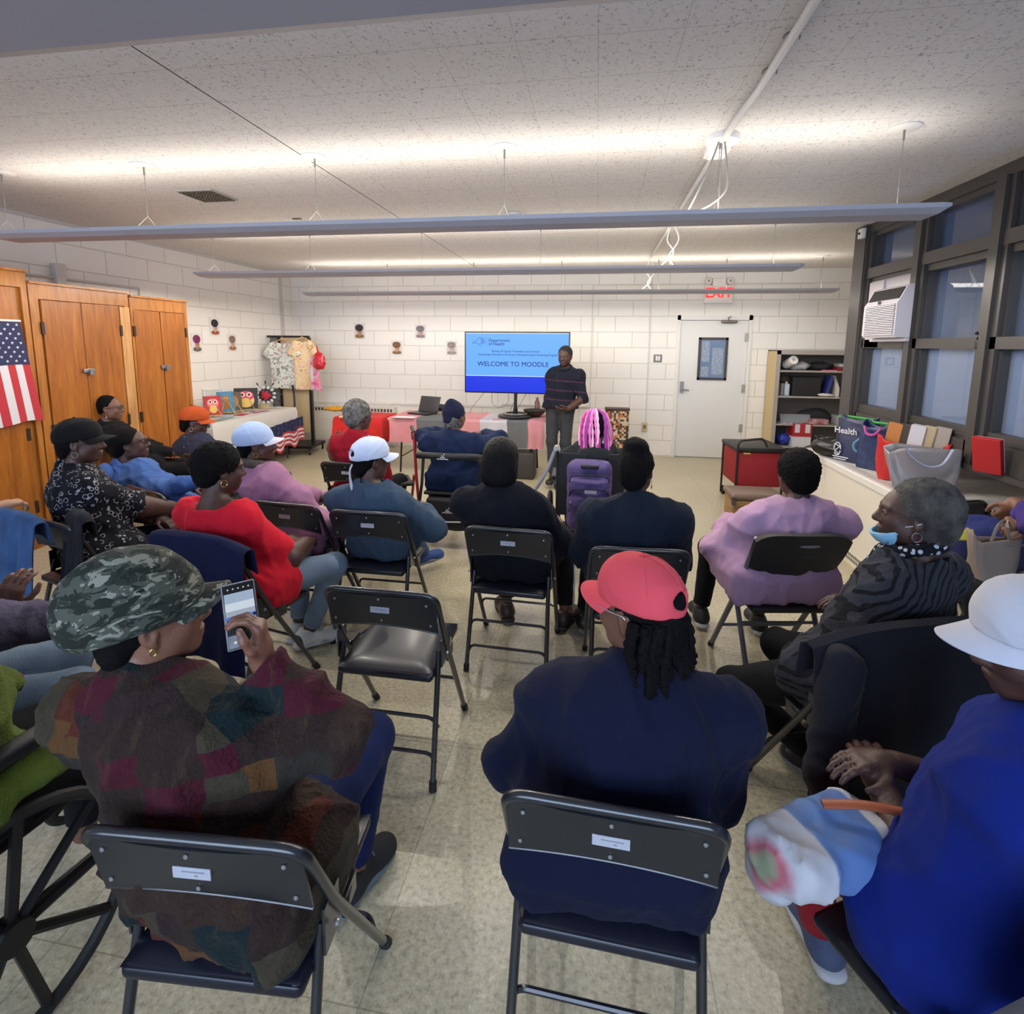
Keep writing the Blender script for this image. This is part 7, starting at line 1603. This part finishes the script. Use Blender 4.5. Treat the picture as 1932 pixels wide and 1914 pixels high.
for s_ in (-1,): MB().tube(smoothpath([(-.12, -.085, .30), (-.08, -.10, .24), (.0, -.105, .19), (.08, -.10, .21), (.13, -.085, .31)], 5), .011, n=6, flat=.5).build('handle', M('handle_pale', (150, 160, 190), .3), t, True)
t, c = tote('bright red tote bag behind the grey bag', 1785, 893, .34, .13, .30, M('red_tote', (206, 34, 34), .55, bump=.3, bscale=12, var=.1), rz=math.radians(-40), seed=9, flare=.10, amp=.016, pos=(2.27, 4.18))
for k, (w_, col, px_, lab) in enumerate(((.05, (190, 120, 60), 1712, 'orange book in red tote'), (.035, (70, 58, 48), 1722, 'dark brown book in the red tote'), (.12, (206, 200, 204), 1750, 'tall white book in the red tote'), (.06, (190, 170, 136), 1768, 'tan book in the red tote, between two pale ones'), (.06, (170, 160, 150), 1785, 'grey-beige book in the red tote, nearest the window'))):
    a = math.radians(-40); x_ = -.15+.07*k
    o = tag(MB().box((-.04, -.012-w_/4, 0), (.05, .012+w_/4, .30), rot=(0, .12, 0), piv=(0, 0, 0), bevel=.003).build('book', M('bk_%d_%d' % (col[0], k), col, .6)), lab, 'book', 'books standing in the red tote'); cc = t.location+Matrix.Rotation(a, 3, 'Z') @ Vector((x_, .02, .12)); o.location = cc; o.rotation_euler = (0, 0, a)
c = at_x(1862, 850, 2.40); o = tag(MB().box((-.075, -.016, 0), (.075, .016, .22), bevel=.003).build('red_binder', M('binder_red', (176, 32, 38), .5)), 'red covered book leaning on the window sill apart from the bags', 'book'); o.location = (2.37, c.y-.08, .957); o.rotation_euler = (.24, 0, math.radians(-62))
MB().box((-.07, .012, .005), (.07, .030, .215)).build('page_block', M('page_white', (210, 204, 196), .7), o)
# ---- bags held near the window
t = thing('blue_duffel', 'navy duffel bag with yellow tag below the purple sleeves', 'bag', (2.24, 3.28, .47), -.3)
place(2.24, 3.30, 200, 'black folding chair under the navy duffel bag near the windows')
lump((0, 0, .14), (.26, .15, .15), 4, .1, 34).build('bag_body', M('duffel_navy', (34, 48, 112), .5, bump=.3, bscale=20), t, True); MB().box((-.19, -.14, .17), (-.11, -.13, .24), rot=(-.7, 0, .2), bevel=.003).build('yellow_tag', M('tag_yellow_green', (206, 206, 90), .5), t, True); MB().tube(smoothpath([(-.10, -.135, .20), (-.02, -.16, .15), (.12, -.13, .20)], 5), .006, n=6).build('zip', M('zip_grey', (96, 100, 116), .4), t, True)
t, c2 = tote('beige canvas tote held by its handles', 1868, 1100, .20, .09, .21, M('beige_canvas', (150, 132, 118), .85, bump=.3), rz=.3, z0=.62, seed=3, pos=(1.89, 2.75))
w_ = P22['wr'][0]; wo = P22['o'].matrix_world if False else None
hw_ = Vector((P22['o'].location.x, P22['o'].location.y, 0))+Matrix.Rotation(math.radians(12), 3, 'Z') @ (P22['wr'][0]+Vector((0, 0, -.08)))
for s_ in (-1, 1): MB().tube(smoothpath([Vector((s_*.05, -.03, .19)), Vector((s_*.02, -.03, .27)), (Matrix.Rotation(-.3, 3, 'Z') @ (hw_-t.location))], 4), .010, n=6, flat=.5).build('handle', M('beige_canvas'), t, True)
